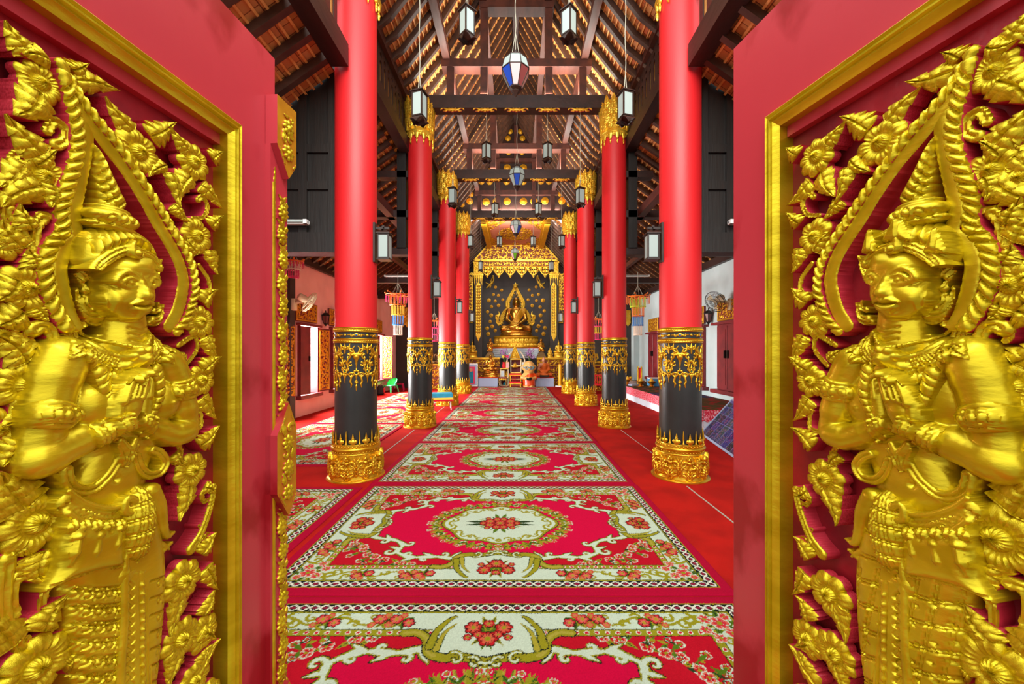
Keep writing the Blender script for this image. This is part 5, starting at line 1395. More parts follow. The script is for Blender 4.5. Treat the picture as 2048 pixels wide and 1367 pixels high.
faceted(.01, BAYS[2]-.02, 5.07, 'faceted lantern in front of the gilded altar ceiling', ['frost','blueglass','frost','mauveglass','pinkglass','frost','blueglass','pinkglass'])
faceted(-.02, BAYS[3]-.02, 5.10, 'smallest looking faceted lantern, with a green pane, before the gold pediment', ['pinkglass','frost','frost','mauveglass','pinkglass','greenglass','mauveglass','frost'])
# lamps bracketed to the columns
for i, Y in enumerate(BAYS):
    for s, xr, sd in ((-1, XL, 'left'), (1, XR, 'right')):
        z0 = 2.63; r = empty('column_lamp', (xr-s*.245, Y-.03, z0), 0.0, '%s column lamp in a dark frame on the inner side of the %s row' % (near[i], sd), 'lamp', 'dark framed lamps on the columns')
        mb = MB().box(-.012, .012, -.05, .05, -.02, .46); mb.build('back_plate', M['lampwood'], r, 20)
        mb = MB(); mb.beam((0,0,.40),(-s*.17,0,.40),.03,.03); mb.beam((-s*.10,0,.36),(-s*.10,0,.43),.03,.03); mb.beam((-s*.10,-.07,.385),(-s*.10,.07,.385),.025,.025); mb.build('bracket', M['lampwood'], r, 20)
        hb = empty('lamp_body', (-s*.115, 0, .02)); hb.parent = r
        for k in ('frame','roof_cap'): put(bpy.data.objects.new(k, SQ[k]), hb)
        mb = MB().box(-.075,.075,-.075,.075,-.012,.0); mb.build('foot', M['lampwood'], hb, 20)
        add_panes(hb)
# ================================================================ the sanctuary
M['robe'] = mat('saffron_robe', (206,96,10), 0.7, 0.0, c2=(180,78,8), nscale=5, bump=.3, bscale=9)
M['robegold'] = mat('gold_sash_cloth', (206,150,16), 0.5, 0.3, c2=(170,120,30), nscale=30, mixpos=(.45,.55))
M['skin'] = mat('painted_skin', (190,128,96), 0.45, 0.0)
M['skin2'] = mat('glossy_pale_skin', (222,168,96), 0.2, 0.0, coat=.4)
M['orange'] = mat('glossy_orange', (226,78,18), 0.2, 0.0, c2=(206,60,14), nscale=6, coat=.4)
M['bluegrey'] = mat('blue_grey_paint', (150,164,192), 0.6, 0.0)
M['palestep'] = mat('pale_step_paint', (186,200,208), 0.6, 0.0)
M['redcloth'] = mat('red_cloth', (206,20,30), 0.7, 0.0)
M['altargold'] = mat('altar_gold', (206,160,34), 0.4, 0.6, c2=(190,134,24), nscale=6)
M['altarred'] = mat('altar_red_ground', (120,44,20), 0.6, 0.0)
M['terracotta'] = mat('ceiling_terracotta', (198,116,88), 0.7, 0.0)
M['wax'] = mat('yellow_wax', (244,168,14), 0.4, 0.0)
M['ivory'] = mat('ivory', (226,204,170), 0.4, 0.0)
M['whitelac'] = mat('white_and_gold_lacquer', (224,212,176), 0.4, 0.1)
M['violet'] = mat('violet_petals', (140,84,150), 0.6, 0.0, c2=(186,130,190), nscale=30)
M['yellowpet'] = mat('yellow_petals', (206,196,60), 0.6, 0.0)
M['pinkpet'] = mat('pink_petals', (206,44,90), 0.6, 0.0)
M['leafgreen'] = mat('leaf_green', (70,110,40), 0.6, 0.0)
M['teal'] = mat('teal_cloth', (24,140,170), 0.7, 0.0, c2=(18,124,156), nscale=8)
M['blackglaze'] = mat('black_glaze', (26,24,22), 0.2, 0.0)
M['bronzedark'] = mat('dark_bronze', (120,96,60), 0.35, 0.8)
YB = 19.45
def relief(name, F_, at, mats, parent, back=-.02, label=None, fm=None, clipf=None):
    me = F_.mesh(name, back, fm or fm_front(*at), clipf=clipf)
    o = finish(me, name, [M[m] for m in mats], parent, 50)
    if label: o['label'] = label
    return o
back_wall = bpy.data.objects['wall_back']
# gilded ceiling over the altar
mb = MB().box(-1.12, 1.14, 14.40, 17.95, 6.50, 6.56)
c_ = struct('ceiling_altar', mb, M['terracotta'], 'flat terracotta ceiling over the altar with gilded oval and corner scrolls', 'ceiling')
F_ = Fld(-1.1, 1.12, 14.45, 17.9, .016)
carve(F_, 2.2, 3.4, .21, 3, .004, .8, -1.1, 14.45)
U, V = F_.U, F_.V; ov = .93-np.hypot(U/.78, (V-16.2)/.98); sm1 = np.maximum(.2-np.hypot((U)/.9,(V-14.72)/.9), .2-np.hypot(U/.9,(V-17.65)/.9))
cor = np.minimum(np.minimum((np.abs(U)/1.1+np.abs(V-16.18)/1.72)-1.24, 1.04-np.abs(U)), 1.66-np.abs(V-16.18))
relief('ceiling_scrolls', F_, None, ('goldflat','altarred'), c_, -.004, 'gilded scrollwork', fm=lambda u, v, w: np.stack([u, v, 6.498-w], 1), clipf=np.maximum(np.maximum(ov, cor), sm1))
for p in c_.children: 
    if p.type == 'MESH' and p.name.startswith('ceiling_scrolls'): p.data.flip_normals()
for s in (-1,1):
    trim(MB().box(s*1.21-.10, s*1.21+.10, 14.40, 17.95, 6.34, 6.54), M['goldflat'], 'gold brown edge beam on the %s of the altar ceiling' % ('left' if s < 0 else 'right'))
    c_2 = MB().box(s*1.07-.03, s*1.07+.03, 14.45, 17.9, 6.47, 6.50).build('ceiling_frame', M['goldflat'], c_, 0)
# gold pediment, frieze and fringe
ped = empty('altar_pediment', (0.03, 17.95, 0), label='carved gold pediment with hanging scalloped fringe above the Buddha', cat='pediment')
poly = [(-1.92,5.82),(1.92,5.82),(1.32,6.46),(-1.32,6.46)]
mb = MB(); mb.add([(p[0],y,p[1]) for y in (0,.06) for p in poly], [(0,1,2,3),(7,6,5,4),(0,4,5,1),(1,5,6,2),(2,6,7,3),(3,7,4,0)]); mb.build('pediment_board', M['altarred'], ped, 0)
F_ = Fld(-1.92, 1.92, 5.82, 6.5, .012); carve(F_, 3.84, .62, .20, 5, .006, .8, -1.92, 5.84)
w_ = F_.win(-3, 3, 0, 9); tri = F_.sdf(poly, w_); relief('pediment_scrolls', F_, (0,-.002,0), ('gold2','gold2'), ped, clipf=tri, label='gilded scrollwork')
mb = MB()
for a, b in (((-1.95,5.80),(1.95,5.80)),((-1.95,5.80),(-1.34,6.48)),((1.95,5.80),(1.34,6.48)),((-1.36,6.48),(1.36,6.48))): mb.beam((a[0],-.02,a[1]),(b[0],-.02,b[1]),.07,.06)
mb.build('pediment_edge', M['gold2'], ped, 20)
mb = MB().box(-1.62,1.62,0,.06,5.50,5.78); mb.build('frieze_board', M['altarred'], ped, 0)
F_ = Fld(-1.6,1.6,5.5,5.78,.011); carve(F_, 3.2, .16, .16, 8, .006, .8, -1.6, 5.555)
F_.poly([(-1.6,5.735),(1.6,5.735),(1.6,5.775),(-1.6,5.775)], .004, .02, .02); F_.poly([(-1.6,5.505),(1.6,5.505),(1.6,5.54),(-1.6,5.54)], .004, .02, .02)
relief('frieze_scrolls', F_, (0,-.002,0), ('gold2','gold2'), ped)
for i in range(6):
    F_ = Fld(-.27,.27,-.56,.02,.010); F_.poly([(-.265,0),(-.265,-.16),(-.19,-.27),(-.09,-.38),(0,-.53),(.09,-.38),(.19,-.27),(.265,-.16),(.265,0)], .0, .012, .03)
    for s in (-1,1):
        curl(F_, (s*.13,-.14), .10, PI/2, -s, .03, .012, .9, 1.1); curl(F_, (s*.06,-.32), .055, PI/2, -s, .02, .012, .9, 1)
    F_.ell((0,-.2), .04, .07, .012, .04); F_.ell((0,-.43), .025, .05, .012, .03)
    for s in (-1,1): F_.groove(spiral((s*.13,-.14), .07, 0, 1, 12), .012, .03); F_.groove([(s*.03,-.05),(s*.03,-.33)], .01, .02)
    U, V = F_.U, F_.V; hol = np.full(U.shape, 9.0)
    for (hu, hv, hr) in ((.045,-.11,.028),(.205,-.075,.026),(.125,-.255,.026),(.05,-.285,.024),(.05,-.40,.018),(.13,-.045,.02),(.13,-.14,.03),(.22,-.16,.018)): hol = np.minimum(hol, np.hypot(np.abs(U)-hu, (V-hv)*.85)-hr)
    relief('fringe_pendant', F_, (-1.35+.54*i, -.002, 5.49), ('gold2','altarred'), ped, clipf=hol)
# black pilasters with gilded heads and hanging gold strips
for s, sd in ((-1,'left'),(1,'right')):
    x = .03+s*1.78; t = empty('altar_pilaster', (x, 18.15, 0), label='black square pilaster with tasselled gold head on the %s of the Buddha' % sd, cat='pilaster')
    MB().box(-.19,.19,-.05,.25,0,5.1).build('shaft', M['wallblack'], t, 0)
    mb = MB().box(-.21,.21,-.07,.1,5.0,5.78).box(-.24,.24,-.1,.12,5.12,5.2).box(-.24,.24,-.1,.12,5.70,5.80); mb.build('head', M['gold2'], t, 20)
    F_ = Fld(-.2,.2,4.55,5.75,.011); carve(F_, .4, .5, .13, 9, .006, .8, -.2, 5.2)
    for i in range(5):
        u = -.17+.085*i; F_.line([(u,5.1),(u,4.95),(u,4.62+.1*(i % 2))], [.035,.022,.003], .004, .7)
    relief('head_carving', F_, (0,-.075,0), ('gold2','gold2'), t)
    F_ = Fld(-.14,.14,2.0,4.85,.011); F_.poly([(-.125,2.3),(0,2.02),(.125,2.3),(.125,4.65),(0,4.83),(-.125,4.65)], .0, .008, .02)
    for i in range(17):
        z = 2.42+.135*i; 
        for q in (-1,1): F_.groove(spiral((q*.05,z), .04, q, .9, 10), .010, .02); F_.ell((q*.1,z+.06), .016, .03, .006, .02)
        F_.ell((0,z+.065), .02, .03, .006, .025)
    relief('gold_strip', F_, (0,-.056,0), ('gold2','gold2'), t, label='long pointed gold strip')
    # carved gold wing beside it
    b = empty('carved_wing_panel', (.02+s*2.20, 18.24, 0), label='tall carved gold panel outside the %s pilaster' % sd, cat='panel')
    MB().box(-.17,.17,.05,.09,0,5.1).build('backing', M['wallblack'], b, 0); MB().box(-.17,.17,0,.05,2.95,5.1).build('board', M['altarred'], b, 0)
    F_ = Fld(-.17,.17,2.86,5.3,.012); carve(F_, .32, 2.3, .16, 21, .006, .8, -.16, 2.98)
    for u in (-.155,.155): F_.poly([(u-.018,2.95),(u+.018,2.95),(u+.018,5.3),(u-.018,5.3)], .004, .02, .02)
    for i in range(5): F_.ell((-.14+.07*i,2.94), .03, .05, .004, .02)
    relief('scrollwork', F_, (0,-.002,0), ('gold2','gold2'), b)
# rosettes and flames on the black wall
RS = [(689,178),(754,210),(667,256),(719,265),(765,312),(619,318,1.4),(686,325),(721,370,1.2),(647,384,1.1),(605,437,1.1),(644,475,1.3),(633,540,1.1),(655,591,1.3),(602,612,1.3),(687,635,1.1),(613,670,1.4),
      (1117,177),(1043,209),(1142,255),(1077,265),(1032,312),(1189,318,1.4),(1120,320),(1075,372,1.2),(1158,386,1.1),(1202,428,1.1),(1163,475,1.3),(1175,541,1.1),(1141,588,1.3),(1208,607,1.3),(1121,636,1.1),(1194,669,1.4)]
RW = flower_disc(.072, 'wall_rosette', 10)
for r in RS:
    p = P(860+r[0]/5.259, 540+r[1]/5.259, YB); o = put(bpy.data.objects.new('wall_rosette', RW), back_wall); o.location = p; o.rotation_euler = (PI/2,0,0); k = r[2] if len(r) > 2 else 1; o.scale = (k,k,k); o['label'] = 'gold rosette'
def on_wall(px, py): p = P(860+px/5.259, 540+py/5.259, YB-.05); return (p.x, p.z)
def mandorla():
    t = empty('flame_arch', (0, YB-.005, 0), label='pointed gold flame arch with serpent ends framing the large Buddha', cat='arch')
    for s in (-1,1):
        def m(px): return 898+s*(px-898)
        pts = [(898,150),(880,205),(850,262),(830,300),(815,330),(812,370),(822,405),(790,430),(765,470),(752,510),(748,545),(725,560),(707,545),(712,515),(700,490)]
        P_ = np.array([on_wall(m(a), b) for a, b in pts]); P_ = catmull(P_, 6); n = len(P_)
        F_ = bbf(P_, .35, .012, 0.0); F_.line(P_, [.065+.03*math.sin(PI*i/n) if i < n*.75 else .095-.05*(i-n*.75)/(n*.25) for i in range(n)], .02, .6); 
        for i in range(0, int(n*.8), 3):
            d = P_[min(i+1,n-1)]-P_[i]; d = d/np.hypot(*d); nn = np.array([-d[1], d[0]])*(1 if s > 0 else -1); F_.ell(P_[i]+nn*.10, .045, .032, .02, .04)
        e = P_[-1]; 
        for k in range(4): F_.line([(e[0]-s*.02, e[1]-.05*k+.05), (e[0]+s*(.14-.03*k), e[1]+.10-.06*k), (e[0]+s*(.10+.03*k), e[1]+.30-.12*k)], [.05,.045,.004], .02, .6)
        F_.groove(P_, .03, .04)
        relief('arch_side', F_, (0,0,0), ('gold2','gold2'), t, -.003)
    F_ = bbf([on_wall(898,120), on_wall(898,170)], .15, .012, 0.0); a = on_wall(898,128); F_.line([on_wall(898,172), ((a[0]),a[1]-.12), a], [.10,.07,.004], .03, .7); relief('arch_tip', F_, (0,0,0), ('gold2','gold2'), t, -.003)
mandorla()
for s, sd in ((-1,'left'),(1,'right')):
    t = empty('wall_flame', (0, YB, 0), label='gold winged flame figure high on the black wall, upper %s' % sd, cat='ornament')
    def m(px): return 898+s*(px-898)
    F_ = bbf([on_wall(m(1120),60), on_wall(m(1210),190)], .1, .012, 0.0)
    for pts, r in (([(1133,62),(1128,100),(1140,130)],.05),([(1136,70),(1152,100),(1160,135)],.035),([(1145,130),(1175,160),(1200,185)],.07),([(1165,150),(1195,140),(1208,130)],.04),([(1160,160),(1165,185)],.045)):
        F_.line(catmull([on_wall(m(a), b) for a, b in pts], 5), [r*(1-.6*i/((len(pts)-1)*5)) for i in range((len(pts)-1)*5+1)], .02, .7)
    relief('flame_body', F_, (0,0,0), ('gold2','gold2'), t)
# ---------------------------------------------------------------- altar furniture
def counter(x0, x1, y0, label):
    t = empty('altar_counter', ((x0+x1)/2, y0, 0), label=label, cat='altar'); w = (x1-x0)/2
    MB().box(-w,w,0,.36,0,1.18).build('body', M['altarred'], t, 0)
    MB().bbox(-w,w,-.05,.38,1.18,1.27).build('top', M['altargold'], t, 20)
    F_ = Fld(-w, w, .02, 1.18, .014)
    for (a, b, sc_, sd_) in ((.92,1.15,.2,4),(.55,.88,.22,6),(.30,.52,.2,8),(.05,.26,.2,10)): carve(F_, 2*w, b-a, sc_, sd_+int(x0*10), .006, .8, -w, a)
    for z in (.03,.28,.535,.90,1.165): F_.poly([(-w,z-.018),(w,z-.018),(w,z+.018),(-w,z+.018)], .006, .025, .018)
    relief('front_carving', F_, (0,-.002,0), ('altargold','altargold'), t, label='rows of gilded carving')
counter(-2.24, -.71, 17.62, 'carved gold altar counter left of the tiered white stand'); counter(.98, 2.28, 17.62, 'carved gold altar counter behind the orange robed monk')
MB_ = MB(); tt = empty('stepped_plinth', (.03, 18.66, 0), label='pale grey stepped plinth under the golden Buddha throne', cat='plinth')
MB().box(-1.2,1.2,-.3,.6,0,1.24).build('core', M['wallblack'], tt, 0)
mb = MB(); 
for i in range(5): w = 1.02+.05*i; mb.box(-w, w, -.45-.03*i, .6, 1.24+.094*i, 1.24+.094*(i+1)-.008)
mb.build('steps', M['palestep'], tt, 0); MB().box(-1.27,1.27,-.6,.62,1.70,1.735).build('edge', M['redcloth'], tt, 0)
# big Buddha
def seated(S, zs=1.0, robe=True):
    h = 1.0
    pr = [('e',(0,.01,.13),(.21,.16,.13)),('c',(0,.0,.16),(0,0,.50),.125,.165),('e',(0,-.02,.50),(.19,.115,.115)),('c',(-.19,0,.565),(.19,0,.565),.07,.07),('c',(0,0,.60),(0,-.01,.70),.062,.056),
          ('e',(0,-.02,.785),(.088,.10,.12)),('e',(0,-.115,.775),(.018,.024,.035)),('c',(-.095,0,.80),(-.098,0,.71),.014,.012),('c',(.095,0,.80),(.098,0,.71),.014,.012)]
    for s in (-1,1):
        pr += [('c',(s*.235,0,.55),(s*.275,-.03,.34),.062,.052),('c',(s*.275,-.03,.34),(s*.07,-.225,.185),.05,.034),('e',(s*.04,-.245,.17),(.065,.055,.028)),
               ('c',(s*.10,.02,.11),(s*.37,-.10,.09),.105,.085),('c',(s*.37,-.10,.085),(-s*.06,-.275,.075+.02*s),.078,.05),('e',(-s*.14,-.29,.10+.02*s),(.075,.04,.03))]
    out = []
    for p in pr:
        if p[0] == 'c': out.append(('c', tuple(np.array(p[1])*S*np.array([1,1,zs])), tuple(np.array(p[2])*S*np.array([1,1,zs])), p[3]*S, p[4]*S))
        else: out.append(('e', tuple(np.array(p[1])*S*np.array([1,1,zs])), tuple(np.array(p[2])*S*np.array([1,1,zs]))))
    return out
def seated_figure(name, loc, S, zs, bodym, label, cat, robem=None, spire=None, hairm=None, res=None, rz=0.0, robe_label=None):
    t = empty(name, loc, rz, label, cat); pr = seated(S, zs); res = res or S*.021
    finish(nets(pr, .05*S, res, 'body'), 'body', M[bodym], t, 180)
    if robem:
        def post(d, X, Y, Z):
            if robem == 'robegold':      # a sash only
                p_ = (X*.8-(Z/zs-.2*S)*.6)/S
                return np.maximum(np.maximum(d-.016*S, np.abs(p_+.055)-.085), np.maximum(.17*S*zs-Z, Z-.625*S*zs))
            k = (X*.80-(Z-.40*S*zs)*.55)/S    # one shoulder bare
            return np.maximum(np.maximum(d-.014*S, -(k+.16)), Z-.625*S*zs)
        o = finish(nets(pr, .06*S, res, 'robe', post), 'robe', M[robem], t, 180)
        if robe_label: o['label'] = robe_label
    if hairm:
        mb = MB(); z = .865*S*zs; mb.ball((0,.012*S,.80*S*zs+.035*S), .093*S, .10*S, .10*S, 16, 10); mb.lathe([(.05*S,z),(.045*S,z+.05*S),(.02*S,z+.09*S),(.03*S,z+.10*S),(.022*S,z+.14*S),(.008*S,z+.22*S),(.002*S,z+.30*S)], 16, c=(0,.01*S,0)); mb.build('hair', M[hairm], t, 60)
    return t
th = empty('lotus_throne', (.03, 18.64, 1.735), label='tiered golden lotus throne under the large Buddha', cat='throne')
mb = MB(); mb.lathe([(1.16,0),(1.18,.04),(1.12,.10),(1.06,.16),(1.02,.20),(1.0,.30),(1.06,.42),(1.10,.50),(1.06,.54),(.9,.56)], 56, sy=.55); mb.build('base', M['altargold'], th, 40)
def throne_map(z0, R, sy): return lambda u, v, w: np.stack([(R+w)*np.cos(PI+u/R), (R+w)*np.sin(PI+u/R)*sy, z0+v], 1)
F_ = Fld(0, PI*1.06, 0, .34, .014)
for i in range(15): u = (i+.5)*PI*1.06/15; leaf_stroke(F_, (u,.02), (u,.32), .11, .0, .06, 1)
for i in range(16): u = i*PI*1.06/15; leaf_stroke(F_, (u,.02), (u,.24), .08, .0, .05, 1)
relief('lotus_petals', F_, None, ('gold2','gold2'), th, -.05, fm=throne_map(.20, 1.02, .55))
F_ = Fld(0, PI*1.12, 0, .2, .014)
for i in range(22): u = (i+.5)*PI*1.12/22; leaf_stroke(F_, (u,.18), (u,.01), .08, .0, .05, 1)
relief('lotus_petals', F_, None, ('gold2','gold2'), th, -.05, fm=throne_map(.01, 1.10, .55))
bd = seated_figure('buddha_statue', (.03, 18.66, 2.49), 1.68, 1.10, 'bronze', 'large seated golden Buddha in a gold sash in front of the black wall', 'statue', 'robegold', hairm='bronzedark', robe_label='gold sash over one shoulder', res=.028)
mb = MB(); mb.lathe([(.78,-.175),(.80,-.16),(.77,-.10),(.72,-.06),(.76,0),(.74,.06),(.6,.07)], 48, sy=.6); mb.build('bronze_cushion', M['bronze'], bd, 40)
# kneeling attendants
for s, sd in ((-1,'left'),(1,'right')):
    x = P(860+(635 if s < 0 else 1168)/5.259, 700, 17.9).x; S = .62
    t = empty('kneeling_statue', (x, 17.80, 1.272), 0, 'small kneeling bronze attendant on a stepped foot, %s of the large Buddha' % sd, 'statue')
    mb = MB()
    for i in range(4): w = .22-.035*i; mb.bbox(-w, w, -w*.8, w*.8, .07*i, .07*(i+1), .012)
    mb.build('stepped_foot', M['bronzedark'], t, 20); q = -s
    pr = [('c',(0,0,.36),(0,0,.62),.085,.10),('c',(-.09,0,.64),(.09,0,.64),.045,.045),('c',(0,0,.66),(0,0,.73),.035,.033),('e',(0,-.01,.80),(.06,.065,.078)),
          ('c',(-.1,0,.63),(-.13,-.03,.5),.036,.03),('c',(.1,0,.63),(.13,-.03,.5),.036,.03),('c',(-.13,-.03,.5),(0,-.13,.58),.03,.02),('c',(.13,-.03,.5),(0,-.13,.58),.03,.02),('c',(0,-.13,.56),(0,-.13,.66),.022,.012),
          ('c',(-.05,.02,.36),(-.08,-.16,.33),.085,.06),('c',(.05,.02,.36),(.08,-.16,.33),.085,.06),('c',(.0,.05,.31),(0,.16,.30),.09,.04)]
    finish(nets(pr, .03, .013, 'body'), 'body', M['bronze'], t, 180)
# bronze monk on the left plinth, orange monk on the right plinth
def plinth(x0, x1, y0, y1, h, label):
    t = empty('plinth', ((x0+x1)/2, (y0+y1)/2, 0), label=label, cat='plinth'); w = (x1-x0)/2; d = (y1-y0)/2
    MB().bbox(-w,w,-d,d,0,h).build('block', M['bluegrey'], t, 20); MB().bbox(-w-.01,w+.01,-d-.01,d+.01,h,h+.03).build('red_top', M['redcloth'], t, 20)['label'] = 'red cloth top'
plinth(-1.66, -.78, 16.98, 17.54, .37, 'blue grey plinth with red top under the bronze seated monk'); plinth(.90, 1.70, 16.98, 17.54, .37, 'blue grey plinth with red top under the orange robed monk')
t = seated_figure('bronze_monk_statue', (-1.12, 17.26, .70), .70, 1.12, 'bronze', 'shiny bronze seated monk statue on the left blue grey plinth', 'statue', 'bronze')
mb = MB(); 
for r, z in ((.42,-.30),(.36,-.20),(.32,-.10)): mb.lathe([(r*.96,z),(r,z+.02),(r*.95,z+.06),(r*.82,z+.09),(r*.8,z+.1)], 28, sy=.62)
mb.build('moulded_seat', M['bronze'], t, 40)
t = seated_figure('seated_monk_statue', (1.27, 17.26, .428), .82, 1.16, 'skin', 'lifelike seated monk statue in an orange robe on the right plinth', 'statue', 'robe', robe_label='orange robe'); 
MB().box(-.20,.20,-.35,-.32,-.015,.08).build('name_block', M['blackglaze'], t, 0)
# novice with round glasses
n_ = empty('novice_statue', (.585, 16.78, 0.012), label='glossy big headed novice boy statue with blue glasses holding a black bowl', cat='statue')
pr = [('e',(0,.0,.86),(.265,.25,.27)),('e',(0,-.01,.74),(.24,.22,.16)),('c',(-.27,.0,.80),(-.28,.0,.88),.045,.045),('c',(.27,.0,.80),(.28,.0,.88),.045,.045),('c',(0,0,.45),(0,0,.60),.24,.14),('c',(-.2,0,.54),(-.29,-.06,.40),.075,.07),('c',(.2,0,.54),(.29,-.06,.40),.075,.07),('c',(-.29,-.06,.40),(-.1,-.27,.36),.065,.05),('c',(.29,-.06,.40),(.1,-.27,.36),.065,.05),('c',(0,0,.06),(0,0,.4),.27,.24),
      ('e',(0,-.245,.79),(.03,.03,.025)),('e',(-.1,-.17,.035),(.08,.12,.045)),('e',(.1,-.17,.035),(.08,.12,.045))]
finish(nets(pr, .05, .022, 'body', lambda d, X, Y, Z: np.maximum(d, .0-Z)), 'body', M['skin2'], n_, 180)
def post(d, X, Y, Z): k = X*.62-(Z-.47)*.8; return np.maximum(np.maximum(np.maximum(d-.016, -(k+.10)), Z-.60), .05-Z)
pr2 = [p for i, p in enumerate(pr) if 4 <= i <= 6 or i == 9]; o = finish(nets(pr2, .05, .022, 'robe', post), 'robe', M['orange'], n_, 180); o['label'] = 'glossy orange robe'
mb = MB(); 
for s in (-1,1): mb.tube([(s*.105+.075*math.cos(a), -.262, .835+.062*math.sin(a)) for a in np.linspace(0, 2*PI, 17)[:-1]], .014, 6, closed=True); mb.tube([(s*.18,-.255,.85),(s*.262,-.1,.86),(s*.27,.02,.85)], .012, 5)
mb.tube([(-.035,-.268,.84),(0,-.275,.85),(.035,-.268,.84)], .011, 5); mb.build('glasses', M['teal'], n_, 60)['label'] = 'round blue glasses'
mb = MB(); 
for s in (-1,1): mb.ball((s*.1,-.242,.83), .028, .012, .022, 10, 6)
mb.build('eyes', M['blackglaze'], n_, 60); mb = MB().ball((0,-.235,.725), .035, .014, .013, 10, 6); mb.build('mouth', M['redcloth'], n_, 60)
mb = MB(); mb.lathe([(.07,.30),(.11,.32),(.125,.38),(.115,.43),(.10,.435),(.10,.42),(.09,.36)], 20, c=(0,-.30,0)); mb.build('alms_bowl', M['blackglaze'], n_, 50)['label'] = 'black bowl with gold rim'
mb = MB(); mb.lathe([(.098,.425),(.118,.43),(.118,.445),(.098,.445)], 20, c=(0,-.30,0)); mb.build('bowl_rim', M['gold2'], n_, 50)
# tiered white and gold offering stand
def offering_table(x, y, z0, w, h, d, top, label, group='white and gold offering tables', m='whitelac'):
    t = empty('offering_table', (x, y, z0), label=label, cat='table', group=group)
    MB().bbox(-w,w,-d,d,h-.05,h).build('top', M[top], t, 20); MB().bbox(-w+.02,w-.02,-d+.02,d-.02,h-.13,h-.05).build('apron', M[m], t, 20)
    F_ = Fld(-w+.02, w-.02, h-.13, h-.04, .008); carve(F_, 2*w-.04, .08, .08, 3, .003, .8, -w+.02, h-.125); relief('apron_scrolls', F_, (0,-d+.018,0), ('gold2','gold2'), t, -.003)
    for sx in (-1,1):
        for sy in (-1,1):
            mb = MB(); mb.tube([(sx*(w-.05),sy*(d-.05),h-.06),(sx*(w-.03),sy*(d-.04),h*.55),(sx*(w-.055),sy*(d-.05),h*.2),(sx*(w-.02),sy*(d-.03),.014)], [.03,.034,.02,.03], 8); mb.build('leg', M[m], t, 60)
    return t
def shelf_unit(x, y, w, h, label):
    t = empty('shelf_stand', (x, y, 0), label=label, cat='stand', group='white and gold shelf stands'); d = .2
    nb = max(2, round(h/.34))
    for i in range(nb+1): z = h*i/nb; MB().bbox(-w,w,-d,d,max(z-.04,0),max(z,.04)).build('shelf', M['whitelac'], t, 20)
    for s in (-1,1): MB().box(s*(w-.02)-.02, s*(w-.02)+.02, -d+.01, d-.01, .04, h-.02).build('side_post', M['whitelac'], t, 0)
    MB().box(-w+.03, w-.03, d-.03, d-.01, .04, h-.03).build('maroon_back', M['shutter'], t, 0)
    F_ = Fld(-w, w, 0, h, .011); 
    for i in range(nb+1): z = h*i/nb; F_.poly([(-w,z-.05),(w,z-.05),(w,z-.01),(-w,z-.01)], .003, .01, .02)
    relief('gold_edges', F_, (0,-d-.002,0), ('gold2','gold2'), t, -.003)
shelf_unit(-.50, 17.50, .19, .80, 'white and gold shelf stand left of the tall middle stand'); shelf_unit(.64, 17.50, .19, .80, 'white and gold shelf stand half hidden behind the novice statue')
shelf_unit(.02, 17.62, .25, 1.22, 'tallest white and gold shelf stand in the middle of the altar')
sm = empty('small_buddha', (-.02, 17.58, 1.225), label='small golden Buddha image before a pointed gold flame on the tallest stand', cat='statue')
finish(nets(seated(.26,1.1), .015, .009, 'body'), 'body', M['gold2'], sm, 180)
F_ = Fld(-.3,.3,0,.66,.01); F_.poly(catmull([(-.26,0),(-.2,.14),(-.12,.34),(0,.62),(.12,.34),(.2,.14),(.26,0)],4), 0, .03, .06); F_.groove(catmull([(-.18,0),(-.12,.2),(0,.46),(.12,.2),(.18,0)],4), .02, .03); relief('flame_back', F_, (0,.09,0), ('gold2','gold2'), sm)
for s in (-1,1):
    t = empty('elephant_tusk', (.02+s*.36, 17.5, .83 if s < 0 else .83), label='curved ivory tusk arching up on the %s of the small golden Buddha' % ('left' if s < 0 else 'right'), cat='tusk')
    MB().tube(catmull([(s*.02,0,.0),(s*.05,0,.22),(s*.0,0,.46),(-s*.13,0,.68),(-s*.22,0,.75)], 5), [.045-.034*i/20 for i in range(21)], 10).build('tusk', M['ivory'], t, 60); MB().lathe([(.07,0),(.07,.03),(.05,.06)], 14).build('socket', M['altargold'], t, 40)
def bouquet(x, y, z, vm, cols, label):
    t = empty('flower_vase', (x, y, z), label=label, cat='vase'); mb = MB(); mb.lathe([(.06,0),(.09,.06),(.085,.14),(.05,.22),(.075,.27),(.06,.27),(.04,.22)], 18); mb.build('vase', M[vm], t, 50)
    r = random.Random(int(x*100)); 
    st = MB(); tips = []
    for i in range(16):
        a = r.uniform(0, 6.3); l = r.uniform(.25,.62); e = (math.cos(a)*.2*r.random()+.02, math.sin(a)*.1, .25+l); st.tube([(0,0,.22),(e[0]*.4,e[1]*.4,.25+l*.5), e], .006, 4); tips.append(e)
    st.build('stems', M['leafgreen'], t, 60)
    for i, e in enumerate(tips):
        m = cols[0] if e[2] > .55 else cols[1+i % (len(cols)-1)]; mb = MB()
        if m == 'violet':
            for k in range(6): mb.ball((e[0]+r.uniform(-.05,.05), e[1]+r.uniform(-.03,.03), e[2]-.03*k), .026, n=6, m=4)
        else:
            for k in range(6): mb.ball((e[0]+.035*math.cos(k), e[1]-.02, e[2]+.035*math.sin(k)), .035, .03, .035, 7, 5)
        mb.build('blossom', M[m], t, 60)
bouquet(-.52, 17.44, .802, 'redcloth', ['violet','pinkpet','yellowpet','pinkpet'], 'red vase of violet and pink flowers left of the tusks'); bouquet(.62, 17.44, .802, 'blackglaze', ['violet','yellowpet','yellowpet','violet'], 'dark vase of violet and yellow flowers right of the tusks')
